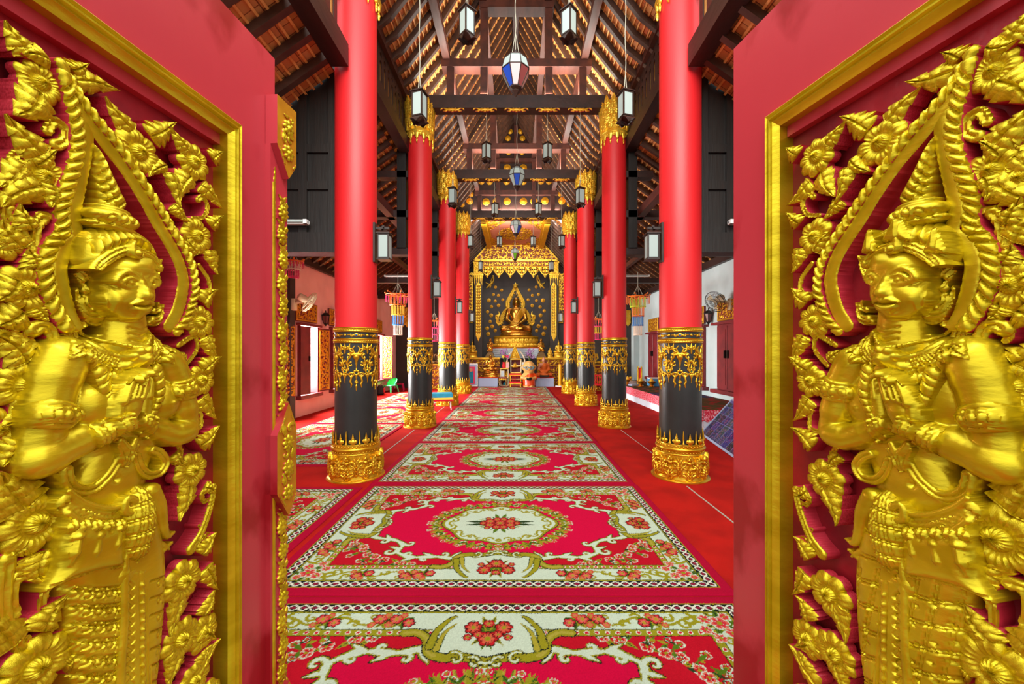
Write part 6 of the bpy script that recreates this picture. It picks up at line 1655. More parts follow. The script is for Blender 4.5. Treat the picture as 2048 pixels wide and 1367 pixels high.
offering_table(-.555, 16.95, .018, .19, .40, .17, 'shutter', 'small dark square stand beside the red stepped stool', 'altar stools', 'bronzedark')
def stool(x, y, w, h, label):
    t = empty('offering_stool', (x, y, .0125), label=label, cat='stool', group='red topped altar stools')
    MB().bbox(-w,w,-.16,.16,h-.06,h).build('cushion', M['redcloth'], t, 20); MB().bbox(-w-.01,w+.01,-.17,.17,h-.1,h-.06).build('gold_rim', M['gold2'], t, 20)
    for sx in (-1,1):
        for sy in (-1,1): MB().box(sx*(w-.04)-.025, sx*(w-.04)+.025, sy*.12-.025, sy*.12+.025, 0, h-.1).build('leg', M['gold2'], t, 20)
    mb = MB()
    for i in range(7): mb.box(-w+.07+(2*w-.14)*i/6-.01, -w+.07+(2*w-.14)*i/6+.01, -.125, -.105, .03, h-.1)
    if h > .2: mb.build('red_bars', M['redcloth'], t, 20)
stool(0.0, 17.12, .27, .56, 'taller red topped gold stool at the foot of the altar'); stool(0.0, 16.76, .26, .22, 'lower red topped gold stool in front of the taller stool')
cd_ = empty('tall_candle', (1.96, 16.95, 0), label='thick tall yellow candle on a white dish right of the altar', cat='candle')
MB().lathe([(.20,0),(.22,.02),(.20,.045),(.10,.05)], 24).build('dish', M['whiteplastic'], cd_, 40); MB().lathe([(.078,.05),(.078,.96),(.07,.99),(.02,.995)], 20).build('candle', M['wax'], cd_, 40)
for s, px, sd in ((-1, 946, 'left'), (1, 1121, 'right')):
    t = seated_figure('side_buddha', (.0+s*2.0, 17.81, 1.50), .50, 1.05, 'gold2', 'golden seated Buddha half hidden behind the farthest %s column' % sd, 'statue', hairm='gold2', rz=-s*.2, res=.016)
    mb = MB(); mb.lathe([(.24,-.228),(.25,-.20),(.20,-.14),(.23,-.07),(.24,-.02),(.2,0)], 26, sy=.65); mb.build('lotus_foot', M['gold2'], t, 40)
t = seated_figure('small_gold_buddha', (P(1100,700,17.8).x, 17.8, 1.40), .30, 1.1, 'gold2', 'little golden Buddha on the counter right of the kneeling attendant', 'statue', hairm='gold2', res=.011)
mb = MB(); [mb.lathe([(.15-.015*i,-.128+.04*i),(.15-.015*i,-.095+.04*i),(.12-.015*i,-.088+.04*i)], 20, sy=.8) for i in range(3)]; mb.build('tiered_foot', M['gold2'], t, 40)
# framed poster leaning by the left columns
po = empty('framed_poster', (P(943,750,16.9).x, 16.9, 0.02), label='blue and red framed poster standing behind the farthest left column', cat='poster')
mb = MB().box(-.27,.27,0,.03,0,1.0); mb.build('frame', M['whiteplastic'], po, 0)
mb = MB().box(-.24,.24,-.006,0,.04,.96,0).box(-.20,.16,-.010,-.006,.10,.86,1).box(-.12,.08,-.013,-.010,.14,.66,2); mb.ball((-.02,-.012,.72), .07, .006, .09, 10, 6, 3)
mb.build('picture', [M['bluegrey'], M['pinkpet'], M['teal'], M['skin']], po, 0)
# little things on the shelves
def framed(x, y, z, w, h, m, label):
    t = empty('framed_photo', (x, y, z), label=label, cat='picture frame', group='photo frames on the altar'); MB().box(-w,w,0,.02,0,h).build('frame', M['altargold'], t, 0); MB().box(-w+.015,w-.015,-.004,0,.015,h-.015).build('photo', M[m], t, 0)
framed(-.36, 17.36, .802, .08, .28, 'pinkglass', 'pale pink photo frame left of the small golden Buddha'); framed(.38, 17.36, .802, .085, .28, 'palestep', 'pale blue photo frame right of the small golden Buddha')
framed(-.58, 17.32, .402, .09, .30, 'palestep', 'glass fronted photo frame on the left shelf stand')
for (x, z, m, lab) in ((-.02, .84, 'altargold', 'tiny seated image on the upper shelf of the tallest stand'), (-.42, .43, 'altargold', 'small gold doll like image on the left shelf stand'), (.60, .43, 'gemblue', 'small dark blue image on the right shelf stand')):
    t = empty('tiny_image', (x, 17.44, z-.02), label=lab, cat='statue'); finish(nets(seated(.26,1.1), .015, .01, 'body'), 'body', M[m], t, 180)
t = empty('brass_bowl', (-.0, 17.5, .41), label='brass bowl on the middle shelf of the tallest stand', cat='bowl'); MB().lathe([(.07,0),(.05,.03),(.13,.08),(.15,.14),(.14,.15),(.12,.10),(.02,.06)], 22).build('bowl', M['bronze'], t, 50)
t = empty('green_jar', (-.50, 17.38, .04), label='little turquoise jar on the lowest left shelf', cat='jar'); MB().lathe([(.05,0),(.07,.05),(.05,.10),(.03,.12),(.04,.14)], 16).build('jar', M['teal'], t, 50)
# ================================================================ side aisles
M['greenplastic'] = mat('green_plastic', (60,206,110), 0.35, 0.0, coat=.2)
M['magentaplastic'] = mat('magenta_plastic', (190,30,90), 0.4, 0.0)
M['blackcloth'] = mat('black_cloth', (30,26,28), 0.8, 0.0)
M['bluebox'] = mat('blue_plastic', (60,140,190), 0.3, 0.0)
M['lace'] = mat('red_lace', (206,24,56), 0.8, 0.0, c2=(236,170,180), nscale=38, mixpos=(.52,.58))
M['whitecloth'] = mat('white_cloth', (206,216,228), 0.8, 0.0)
M['carpgreen'] = mat('green_carpet', (40,70,36), 0.95, 0.0, c2=(150,60,50), nscale=9, mixpos=(.48,.56), spec=.1)
M['carpblue'] = mat('blue_carpet', (30,58,96), 0.95, 0.0, c2=(120,50,44), nscale=7, mixpos=(.5,.6), spec=.1)
M['carpbrown'] = mat('brown_carpet', (84,66,34), 0.95, 0.0, c2=(150,40,34), nscale=6, mixpos=(.5,.58), spec=.1)
M['beadpink'] = mat('pink_beads', (226,50,110), 0.4); M['beadyellow'] = mat('yellow_beads', (236,190,40), 0.4); M['beadblue'] = mat('blue_beads', (40,120,190), 0.4)
M['beadwhite'] = mat('pale_beads', (236,214,190), 0.4); M['beadgreen'] = mat('green_beads', (190,214,60), 0.4); M['beadorange'] = mat('orange_beads', (236,120,40), 0.4)
M['paper'] = mat('paper', (226,220,206), 0.7, 0.0, c2=(190,180,170), nscale=12)
# windows of the pink wall with carved shutters
def shutter_leaf(parent, y, ang, sgn, carved, nm='shutter'):
    # leaf hinged on the wall at y, opening into the hall; ang from the wall plane
    h = WZ1-WZ0; w = .385
    o = empty(nm, (WL+.045, y, WZ0)); o.parent = parent; o.rotation_euler = (0, 0, (PI/2-ang) if sgn > 0 else (-PI/2+ang))
    MB().box(0, w, -.016, .016, .02, h-.02).build('board', M['shutter'], o, 0)
    s = -1 if sgn > 0 else 1
    if carved:
        F_ = Fld(.02, w-.02, .05, h-.05, .011); carve(F_, w-.10, h-.16, .13, 31, .006, .8, .05, .08)
        for a, b, c, d in ((.02,.05,.04,h-.05),(w-.05,w-.02,.04,h-.05),(.02,w-.02,.05,.08),(.02,w-.02,h-.08,h-.05)): F_.poly([(a,c),(b,c),(b,d),(a,d)], .004, .012, .012)
        me = F_.mesh('carved_panel', 0, lambda u, v, wv: np.stack([u, s*(.016+wv), v], 1), flip=(s > 0)); c_ = finish(me, 'carved_panel', [M['goldflat'], M['goldflat']], o, 50); c_['label'] = 'gilded carved panel'
    else: MB().box(w-.06, w-.03, -s*.02-.012, -s*.02+.012, h*.48, h*.55).build('latch', M['iron'], o, 0)
for i, (a, b) in enumerate(WIN_L):
    t = empty('window_%d' % (i+1), (0,0,0), label='%s maroon window from the doors in the pink wall, with gold carved shutters' % ['first','second','third','fourth','fifth'][i], cat='window', kind='structure')
    mb = MB()
    for y in (a-.05, b-.01): mb.box(WL-.2, WL+.05, y, y+.06, WZ0-.05, WZ1+.05)
    mb.build('window_frame', M['shutter'], t, 0); MB().bbox(WL-.2, WL+.13, a-.12, b+.12, WZ0-.09, WZ0-.0, .01).build('window_sill', M['shutter'], t, 20); MB().bbox(WL-.2, WL+.11, a-.12, b+.12, WZ1, WZ1+.06, .01).build('window_lintel', M['shutter'], t, 20)
    shutter_leaf(t, b+.03, math.radians(15 if i < 4 else 88), 1, True)
    shutter_leaf2 = empty('near_shutter', (WL+.06, a-.04, WZ0)); shutter_leaf2.parent = t; shutter_leaf2.rotation_euler = (0,0,PI/2-math.radians(14))
    MB().box(0,.30,-.016,.016,.02,WZ1-WZ0-.02).build('board', M['shutter'], shutter_leaf2, 0); MB().box(.24,.28,-.04,-.016,.80,.92).build('latch', M['iron'], shutter_leaf2, 0)
# closed shutters of the white wall
WIN_R = [(8.24,9.20),(9.84,10.78),(11.42,12.36),(13.0,13.94)]
for i, (a, b) in enumerate(WIN_R):
    t = empty('window_%d' % (i+6), (0,0,0), label='%s closed maroon window from the doors in the white wall' % ['first','second','third','fourth'][i], cat='window', kind='structure')
    MB().box(WR-.05, WR+.02, a, b, .62, 2.17).build('window_frame', M['shutter'], t, 0)
    MB().bbox(WR-.16, WR+.02, a-.14, b+.14, .55, .64, .012).build('window_sill', M['shutter'], t, 20); MB().bbox(WR-.14, WR+.02, a-.14, b+.14, 2.16, 2.22, .012).build('window_lintel', M['shutter'], t, 20)
    m = (a+b)/2
    for y0, y1 in ((a+.03, m-.01), (m+.01, b-.03)):
        o = MB().bbox(WR-.075, WR-.05, y0, y1, .68, 2.12, .008).box(WR-.082, WR-.07, y0+.06, y1-.06, .76, 2.04).build('shutter', M['shutter'], t, 20)
    for y in (m-.06, m+.06): MB().box(WR-.12, WR-.08, y-.02, y+.02, 1.38, 1.56).build('pull_handle', M['iron'], t, 0)
def carved_frame(x, y, s, label):
    t = empty('wall_carving', (x, y, 2.24), PI/2 if s < 0 else -PI/2, label, 'carving', 'carved gold panels above the windows')
    MB().box(-.47,.47,0,.045,0,.46).build('board', M['shutter'], t, 0)
    F_ = Fld(-.46,.46,.01,.45,.012); carve(F_, .8, .34, .13, 17, .005, .8, -.40, .06)
    for a, b, c, d in ((-.46,-.41,.01,.45),(.41,.46,.01,.45),(-.46,.46,.01,.05),(-.46,.46,.41,.45)): F_.poly([(a,c),(b,c),(b,d),(a,d)], .004, .015, .015)
    relief('gilded_scrolls', F_, (0,-.0,0), ('goldflat','goldflat'), t, -.004); return t
def sconce(x, y, s, label):
    t = empty('wall_sconce', (x, y, 2.26), 0, label, 'sconce'); c = s*-.09
    mb = MB(); mb.tube([(0,0,.12),(c*.6,0,.05),(c,0,.0)], .01, 6); mb.lathe([(.03,0),(.03,.01)], 10, c=(0,0,.1)); mb.build('bracket', M['iron'], t, 60)
    mb = MB(); mb.lathe([(.015,-.06),(.03,-.03),(.055,0.0),(.05,.01)], 6, c=(c,0,0)); mb.lathe([(.11,.20),(.115,.215),(.06,.28),(.015,.30),(.02,.33),(.001,.36)], 6, c=(c,0,0))
    for k in range(6): a = k*PI/3; mb.tube([(c+.052*math.cos(a),.052*math.sin(a),.0),(c+.10*math.cos(a),.10*math.sin(a),.205)], .007, 4); mb.tube([(c+.11*math.cos(a),.11*math.sin(a),.205),(c+.12*math.cos(a),.12*math.sin(a),.25)], [.008,.001], 4)
    mb.build('frame', M['iron'], t, 20); MB().lathe([(.045,.01),(.09,.20)], 6, c=(c,0,0)).build('glass', M['mauveglass'], t, 0)
nth = ['first','second','third','fourth','fifth']
for i, (a, b) in enumerate(WIN_L): carved_frame(WL+.052, (a+b)/2-.12, -1, 'carved gold panel on the pink wall over the %s window from the doors' % nth[i])
for i, (a, b) in enumerate(WIN_R): carved_frame(WR-.052, (a+b)/2, 1, 'carved gold panel on the white wall over the %s closed shutters' % nth[i])
sconce(WL, 10.10, -1, 'black iron wall sconce between two carved panels on the pink wall'); sconce(WR, 9.54, 1, 'black iron wall sconce on the white wall')
def wall_fan(x, y, z, nrm, s, label):
    t = empty('wall_fan', (x, y, z), 0, label, 'fan'); n = Vector(nrm).normalized(); c = Vector((s*-.34, 0, .03))
    Mx = Matrix.Translation(c) @ n.to_track_quat('Z','Y').to_matrix().to_4x4()
    MB().bbox(-.05,.05,-.06,.06,-.16,.10).tube([(0,0,0),(s*-.12,0,.03),(s*-.20,0,.03)], .035, 10).build('bracket', M['cream'], t, 40)
    MB().lathe([(.03,-.25),(.075,-.23),(.085,-.12),(.06,-.04),(.03,-.03)], 18, M=Mx).build('motor', M['cream'], t, 50)
    mb = MB()
    for r, zz in ((.24,.03),(.245,.0),(.17,.065),(.09,.075),(.17,-.04)): mb.tube([tuple(Mx @ Vector((r*math.cos(a), r*math.sin(a), zz))) for a in np.linspace(0, 2*PI, 25)[:-1]], .005, 5, closed=True)
    for k in range(30):
        a = 2*PI*k/30; mb.tube([tuple(Mx @ Vector((r*math.cos(a), r*math.sin(a), zz))) for r, zz in ((.03,.078),(.12,.074),(.20,.05),(.245,.01),(.22,-.03),(.06,-.05))], .0025, 4)
    mb.build('cage', M['iron'] if s > 0 else M['cream'], t, 60); mb = MB()
    for k in range(3):
        a = 2*PI*k/3; mb.add([tuple(Mx @ Vector((r*math.cos(a+d), r*math.sin(a+d), zz+q))) for q in (0,.003) for r, d, zz in ((.03,0,0),(.2,-.1,-.015),(.21,.55,.03),(.04,.7,.02))], [(0,1,2,3),(7,6,5,4),(0,4,5,1),(1,5,6,2),(2,6,7,3),(3,7,4,0)])
    mb.build('blades', M['cream'], t, 60); MB().lathe([(.04,-.02),(.04,.03),(.02,.045)], 14, M=Mx).build('hub', M['cream'], t, 50)
wall_fan(WL+.16, 8.52, 2.60, (.62,.62,-.48), -1, 'cream wall fan on the dark pilaster beside the left door'); wall_fan(WR-.05, 8.62, 2.62, (-.80,-.35,-.48), 1, 'grey caged wall fan on the white wall by the right door')
def tube_light(x0, x1, y, z, label):
    t = empty('fluorescent_light', ((x0+x1)/2, y, z), 0, label, 'light'); w = (x1-x0)/2
    MB().bbox(-w,w,-.03,.03,0,.05,.008).build('housing', M['whiteplastic'], t, 20); MB().tube([(-w+.05,-.035,.025),(w-.05,-.035,.025)], .014, 8).build('tube', M['frost'], t, 60)
    MB().box(-w,-w+.04,-.05,0,.0,.05).box(w-.04,w,-.05,0,0,.05).build('end_caps', M['whiteplastic'], t, 0)
tube_light(-3.70, -2.49, 4.63, 3.05, 'white fluorescent tube on the black partition by the left door'); tube_light(2.56, 3.76, 4.63, 3.05, 'white fluorescent tube on the black partition by the right door')
tube_light(-3.72, -2.62, 10.93, 3.655, 'white fluorescent tube on a beam across the left aisle'); tube_light(2.70, 3.80, 10.93, 3.655, 'white fluorescent tube on a beam across the right aisle')
# bead mobiles
def mobile(x, y, ztop, s, tiers, label, zhang=3.58):
    t = empty('bead_mobile', (x, y, ztop), 0, label, 'mobile', 'hanging bead mobiles of the aisles'); mb = MB()
    for k in range(6): a = k*PI/3; mb.tube([(0,0,.30*s),(.16*s*math.cos(a),.16*s*math.sin(a),0)], .004, 4)
    mb.tube([(0,0,.28*s),(0,0,max(.32*s, zhang-ztop))], .005, 4); mb.build('hanging_strings', M['cord'], t, 60)
    mb = MB()
    for r in (.17*s, .29*s): mb.tube([(r*math.cos(a), r*math.sin(a), 0) for a in np.linspace(0, 2*PI, 19)[:-1]], .010, 5, closed=True)
    for k in range(6): a = k*PI/3; mb.tube([(.1*s*math.cos(a),.1*s*math.sin(a),0),(.31*s*math.cos(a),.31*s*math.sin(a),.05*s)], .009, 4); mb.ball((.32*s*math.cos(a),.32*s*math.sin(a),.06*s), .022, n=6, m=4)
    mb.build('crown_ring', M['beadorange'], t, 60)
    def strands(r, z0, z1, n, m, rb=.011):
        mb = MB()
        for k in range(n):
            a = 2*PI*k/n; c = (r*s*math.cos(a), r*s*math.sin(a)); z = z0*s; j = 0
            q = []
            while z > z1*s: q += [(rb*.35, z), (rb, z-.012), (rb*.35, z-.024)]; z -= .028
            mb.lathe(q[::-1], 5, c=(c[0], c[1], 0))
        o = mb.build('bead_strands', M[m], t, 60); o['kind'] = 'stuff'; o['label'] = M[m].name.replace('_',' ')
    strands(.29, -.01, -.16, 18, tiers[0]); 
    for i, m in enumerate(tiers[1:]):
        r = (.19,.15,.13,.10)[i]; strands(r, -.02-.24*i, -.02-.24*(i+1), 14, m)
        mb = MB(); mb.tube([(r*s*math.cos(a), r*s*math.sin(a), (-.02-.24*(i+1))*s) for a in np.linspace(0, 2*PI, 15)[:-1]], .012, 5, closed=True); mb.build('tier_ring', M[m], t, 60)
mobile(-2.90, 9.5, 2.93, 1.0, ['beadpink','beadorange','beadyellow','beadblue','beadwhite'], 'yellow and pink bead mobile hanging between the first two left columns', 3.5)
mobile(3.02, 9.5, 2.88, .95, ['beadorange','beadgreen','beadorange','beadblue','beadwhite'], 'green and blue bead mobile hanging between the first two right columns', 3.5)
mobile(-2.68, 12.7, 2.55, .9, ['beadorange','beadpink','beadpink','beadpink'], 'pink bead mobile hanging between the second and third left columns', 3.5); mobile(2.74, 12.7, 2.60, .9, ['beadorange','beadpink','beadyellow','beadpink'], 'pink and yellow bead mobile between the second and third right columns', 3.5)
mobile(-4.32, 7.5, 3.28, .6, ['beadpink','beadwhite','beadpink'], 'small pink tasselled mobile high beside the left door post', 3.6)
# gold valances, side altars
def valance(x, y, w, z0, z1, label):
    t = empty('gold_valance', (x, y, z0), 0, label, 'valance'); h = z1-z0; F_ = Fld(-w, w, -.12, h, .014); n = max(2, round(2*w/.2))
    F_.poly([(-w,0),(w,0),(w,h),(-w,h)], 0, .01, .02)
    for i in range(n): u = -w+2*w*(i+.5)/n; F_.poly([(u-w/n,.02),(u,-.11),(u+w/n,.02)], 0, .012, .02)
    carve(F_, 2*w, h, .16, 3, .014, .8, -w, 0); relief('carved_gold', F_, (0,0,0), ('gold2','gold2'), t, -.03)
valance(-4.72, 16.12, .26, 2.66, 3.40, 'carved gold valance at the far end of the left aisle'); valance(4.30, 15.40, .30, 2.66, 3.20, 'carved gold valance at the far end of the right aisle')
valance(-4.93, 15.6, .09, 2.98, 3.5, 'narrow carved gold piece at the end of the pink wall'); valance(4.68, 14.95, .13, 3.0, 3.58, 'narrow carved gold piece on the white corner pier')
def side_altar(x, y, label, lab2):
    t = empty('side_altar', (x, y, 0), 0, label, 'altar'); MB().box(-.55,.55,0,.4,0,1.0).build('body', M['altarred'], t, 0); MB().bbox(-.58,.58,-.03,.42,.97,1.04).build('top', M['altargold'], t, 20)
    F_ = Fld(-.55,.55,.02,.97,.016)
    for k in range(4): carve(F_, 1.1, .2, .2, 40+k, .006, .8, -.55, .03+.235*k); F_.poly([(-.55,.03+.235*k),(.55,.03+.235*k),(.55,.055+.235*k),(-.55,.055+.235*k)], .004, .02, .02)
    relief('front_carving', F_, (0,-.002,0), ('altargold','altargold'), t); seated_figure('aisle_buddha', (x+.05, y+.2, 1.06), .62, 1.05, 'gold2' if x > 0 else 'bronzedark', lab2, 'statue', hairm='gold2' if x > 0 else 'bronzedark', res=.016)
side_altar(-3.25, 15.75, 'small carved altar at the far end of the left aisle', 'dark seated statue on the small left aisle altar'); side_altar(3.02, 15.0, 'small carved altar at the far end of the right aisle', 'golden seated statue on the small right aisle altar')
t = empty('red_bench', (3.02, 14.2, 0), 0, 'low red railed bench with gold feet by the farthest right columns', 'bench')
MB().bbox(-.4,.4,-.2,.2,.30,.36).build('seat', M['redcloth'], t, 20); mb = MB(); [mb.box(-.36+.08*i-.012,-.36+.08*i+.012,-.19,-.17,.36,.66) for i in range(10)]; mb.box(-.38,.38,-.2,-.16,.66,.70).build('railing', M['redcloth'], t, 0)
for sx in (-1,1):
    for sy in (-1,1): MB().tube([(sx*.36,sy*.16,.30),(sx*.38,sy*.17,.15),(sx*.36,sy*.16,0)], [.03,.035,.025], 8).build('leg', M['gold2'], t, 60)
# left aisle: chair, stool, bag, covered table
def plastic_chair(x, y, rz, m, label, back=True):
    t = empty('plastic_chair' if back else 'plastic_stool', (x, y, 0), rz, label, 'chair' if back else 'stool')
    MB().bbox(-.20,.20,-.18,.18,.245,.275,.012).build('seat', M[m], t, 30)
    for sx in (-1,1):
        for sy in (-1,1): MB().beam((sx*.17,sy*.15,.25),(sx*.22,sy*.20,0.0),.05,.045).build('leg', M[m], t, 20)
    if back:
        mb = MB(); th_ = np.linspace(-.2, PI+.2, 17); prof = [(.215*math.cos(a), .05+.16*math.sin(a), .275, .36+.19*max(0, math.sin(a))**.7) for a in th_]; vs = []; 
        for (px_, py_, z0, z1) in prof: 
            for q in (1, .88): vs += [(px_*q, .05+(py_-.05)*q, z0), (px_*q*1.06, .05+(py_-.05)*q*1.1, z1)]
        fs = []
        for i in range(16):
            a = 4*i; b = a+4; fs += [(a,b,b+1,a+1),(a+3,b+3,b+2,a+2),(a+1,b+1,b+3,a+3),(a+2,b+2,b,a)]
        fs += [(0,1,3,2),(64,66,67,65)]; mb.add(vs, fs); mb.build('backrest', M[m], t, 60)
plastic_chair(-4.72, 14.55, -.5, 'greenplastic', 'low bright green plastic chair at the end of the pink wall'); plastic_chair(-4.66, 15.28, .2, 'magentaplastic', 'magenta plastic stool just behind the green chair', False)
t = empty('handbag', (-4.82, 13.75, 0), .2, 'black and red bag on the floor beside the green chair', 'bag')
finish(nets([('e',(0,0,.17),(.13,.20,.19)),('e',(0,0,.06),(.14,.2,.06))], .05, .018, 'body'), 'body', M['blackcloth'], t, 180); MB().tube([(0,-.12,.30),(.02,-.08,.44),(.02,.08,.44),(0,.12,.30)], .012, 6).build('strap', M['shutter'], t, 60); MB().bbox(.11,.145,-.1,.1,.08,.24,.01).build('front_pocket', M['redcloth'], t, 20)
t = empty('covered_table', (-1.97, 10.22, 0), .22, 'small low table under a bordered teal cloth by the third left column', 'table')
MB().bbox(-.27,.27,-.20,.20,.40,.43).build('top', M['whiteplastic'], t, 20)
for sx in (-1,1):
    for sy in (-1,1): MB().tube([(sx*.22,sy*.16,.41),(sx*.25,sy*.17,0)], .014, 6).build('leg', M['whiteplastic'], t, 60)
def cloth(x0, x1, y0, y1, zt, drop, seed):
    N = 26; hang = np.array
    vs = []; fs = []; rnd = random.Random(seed)
    for j in range(N+1):
        for i in range(N+1):
            u = -1.45+2.9*i/N; v = -1.45+2.9*j/N; cu = max(-1,min(1,u)); cv = max(-1,min(1,v)); ex = abs(u)-abs(cu); ey = abs(v)-abs(cv); d = max(ex, ey)
            x = (x0+x1)/2+(x1-x0)/2*(cu+math.copysign(.10*ex/.45, u)*(1 if ex else 0)); y = (y0+y1)/2+(y1-y0)/2*(cv+math.copysign(.14*ey/.45, v)*(1 if ey else 0)); w_ = .012*math.sin(9*u+5*v)*d/.45
            vs.append((x+(w_ if ey > ex else 0), y+(w_ if ex >= ey else 0), zt-drop*d/.45*(1.0 if u > -1 else 1.15)))
    for j in range(N):
        for i in range(N): a = j*(N+1)+i; fs.append((a,a+1,a+N+2,a+N+1))
    return vs, fs, N
vs, fs, N = cloth(-.28,.28,-.21,.21,.436,.20,1); mb = MB(); mb.add(vs, fs)
for k, f in enumerate(fs):
    i, j = k % N, k//N; e = min(i, j, N-1-i, N-1-j); mb.m[k] = 2 if e == 0 else (1 if e == 1 else 0)
tc_ = mb.build('table_cover', [M['teal'], M['beadyellow'], M['redcloth']], None, 60); tc_.location = t.location; tc_.rotation_euler = t.rotation_euler; tag(tc_, 'teal cloth with red and yellow border draped over the small low table', 'cloth')
sol = tc_.modifiers.new('thickness', 'SOLIDIFY'); sol.thickness = .004; sol.offset = 1
# right aisle platform
pf = empty('platform', ((3.62+WR)/2, 11.25, 0), 0, 'long low carpeted platform along the white wall, edged with red lace cloth', 'platform'); hw = (WR-3.62)/2-.003; hl = 3.85
MB().box(-hw,hw,-hl,hl,0,.40).build('body', M['whitecloth'], pf, 0)
mb = MB(); n = 110
for (ax_, L_) in (('y', hl), ('x', hw)):
    N_ = n if ax_ == 'y' else 20
    vs = []; 
    for i in range(N_+1):
        q = -L_+2*L_*i/N_; zb = .20-(.035 if i % 2 else 0); w_ = .006*math.sin(i*1.7)
        for z in (.405, zb): 
            for o_ in (0, .006): vs.append((-hw-.004-o_-w_*(z < .3), q, z) if ax_ == 'y' else (q, -hl-.004-o_-w_*(z < .3), z))
    fs = []
    for i in range(N_): a = 4*i; b = a+4; fs += [(a,b,b+2,a+2),(a+1,a+3,b+3,b+1),(a+2,b+2,b+3,a+3),(a,a+1,b+1,b)]
    mb.add(vs, fs)
mb.build('lace_cloth', M['lace'], pf, 0)['label'] = 'red lace cloth with zigzag hem'
for (y0, y1, m, lab) in ((7.42, 9.35,'carpbrown','brown and red carpet on the near end of the platform'),(9.37,10.5,'carpblue','dark blue patterned carpet on the middle of the platform'),(10.52,15.08,'carpgreen','green and red carpet on the far half of the platform')):
    o = MB().bbox(3.63,WR-.01,y0,y1,.402,.415,.004).build('carpet', M[m], None, 20); tag(o, lab, 'carpet', 'carpets on the platform')
# photo board
M['photoboard'] = attr_mat('photo_board_prints', .6)
pb = empty('photo_board', (3.30, 6.32, .004), 0, 'big board of many printed photographs leaning beside the nearest right column', 'board')
A = Vector((3.44,7.11,.0)); B = Vector((3.15,5.53,.0)); Ctop = Vector((4.02,7.12,.62)); org = Vector((3.30,6.32,0)); ux = (B-A); uy = (Ctop-A); nz = ux.cross(uy).normalized(); 
if nz.z < 0: nz = -nz
nx_, ny_ = 120, 76; vs = []; cols = []; rs = np.random.RandomState(8)
for j in range(ny_+1):
    for i in range(nx_+1):
        p = A+ux*(i/nx_)+uy*(j/ny_)-org+nz*.02; vs.append(p); 
cx_ = np.arange(nx_+1)/nx_*8; cy_ = np.arange(ny_+1)/ny_*5; CXg, CYg = np.meshgrid(cx_, cy_); ci = np.clip(CXg.astype(int),0,7); cj = np.clip(CYg.astype(int),0,4); fx_ = CXg-ci; fy_ = CYg-cj
base = rs.rand(5,8,3)*np.array([.06,.08,.22])+np.array([.006,.01,.03]); Cc = base[cj,ci]*(.25+1.5*rs.rand(ny_+1,nx_+1,1)); spk = rs.rand(ny_+1,nx_+1) < .16; Cc[spk] = rs.rand(int(spk.sum()),3)*np.array([.7,.35,.6]); 
edge = (fx_ < .03) | (fy_ < .05); Cc *= .55; Cc[edge] = (.13,.14,.30); Cc[(cj == 4) & (fy_ > .55)] = (.10,.09,.26)
q = [(j*(nx_+1)+i, j*(nx_+1)+i+1, (j+1)*(nx_+1)+i+1, (j+1)*(nx_+1)+i) for j in range(ny_) for i in range(nx_)]
me = np_mesh('photo_prints', np.array([tuple(v) for v in vs]), np.array(q)); at = me.color_attributes.new('Col','FLOAT_COLOR','POINT'); at.data.foreach_set('color', np.concatenate([Cc.reshape(-1,3), np.ones((len(vs),1))],1).astype(np.float32).ravel()); finish(me, 'photo_prints', M['photoboard'], pb, 0)
mb = MB(); 
c4 = [A-org, B-org, B+uy-org, Ctop-org]; mb.add([p+nz*.015 for p in c4]+[p-nz*.01 for p in c4], [(0,1,2,3),(7,6,5,4)]+[(i,i+4,(i+1)%4+4,(i+1)%4) for i in range(4)])
for i in range(4): mb.beam(c4[i]+nz*.01, c4[(i+1)%4]+nz*.01, .035, .04, up=nz)
mb.build('board_frame', M['bluegrey'], pb, 0)
mb = MB(); 
for k in (.2,.8): p = A+ux*k+uy*.8-org; mb.beam(p-nz*.015, (p.x+.12,p.y,0.0), .03, .03)
mb.build('back_legs', M['shutter'], pb, 0)
# things kept on the platform
def plat(name, x, y, label, cat, rz=0.0, group=None): return empty(name, (x, y, .416), rz, label, cat, group)
t = plat('triangle_cushion', 4.18, 12.95, 'red and gold triangular backrest cushion on the platform', 'cushion', -.3)
mb = MB(); mb.add([(x,y,z) for x in (-.05,.05) for y, z in ((-.22,0),(.22,0),(.20,.12),(.10,.46),(.03,.58),(-.02,.50),(-.16,.14))], [tuple(range(6,-1,-1)), tuple(range(7,14))]+[(i,i+7,(i+1)%7+7,(i+1)%7) for i in range(7)][::1]); mb.build('cushion', M['redcloth'], t, 30)
MB().tube([(-.055,-.22,.02),(-.055,-.16,.14),(-.055,-.02,.52),(-.055,.03,.60),(-.055,.10,.46),(-.055,.21,.12),(-.055,.22,.02)], .025, 8).tube([(.055,-.22,.02),(.055,-.16,.14),(.055,-.02,.52),(.055,.03,.60),(.055,.10,.46),(.055,.21,.12),(.055,.22,.02)], .025, 8).build('gold_piping', M['gold2'], t, 60)
for i, (x, y, r, lab) in enumerate(((4.02,12.35,.13,'gold footed bowl in front of the triangular cushion'),(4.32,12.22,.13,'gold footed bowl nearest the blue box'),(3.84,13.2,.11,'gold footed bowl at the left of the platform things'))):
    t = plat('footed_bowl', x, y, lab, 'bowl', 0, 'gold footed bowls'); MB().lathe([(r*.7,0),(r*.72,.02),(r*.35,.06),(r*.4,.08),(r,.15),(r*1.02,.18),(r*.9,.175),(r*.3,.11)], 22).build('bowl', M['bronze'], t, 50); MB().lathe([(r*.6,.15),(r*.4,.22),(.02,.27)], 14).build('lid', M['gold2'], t, 50)
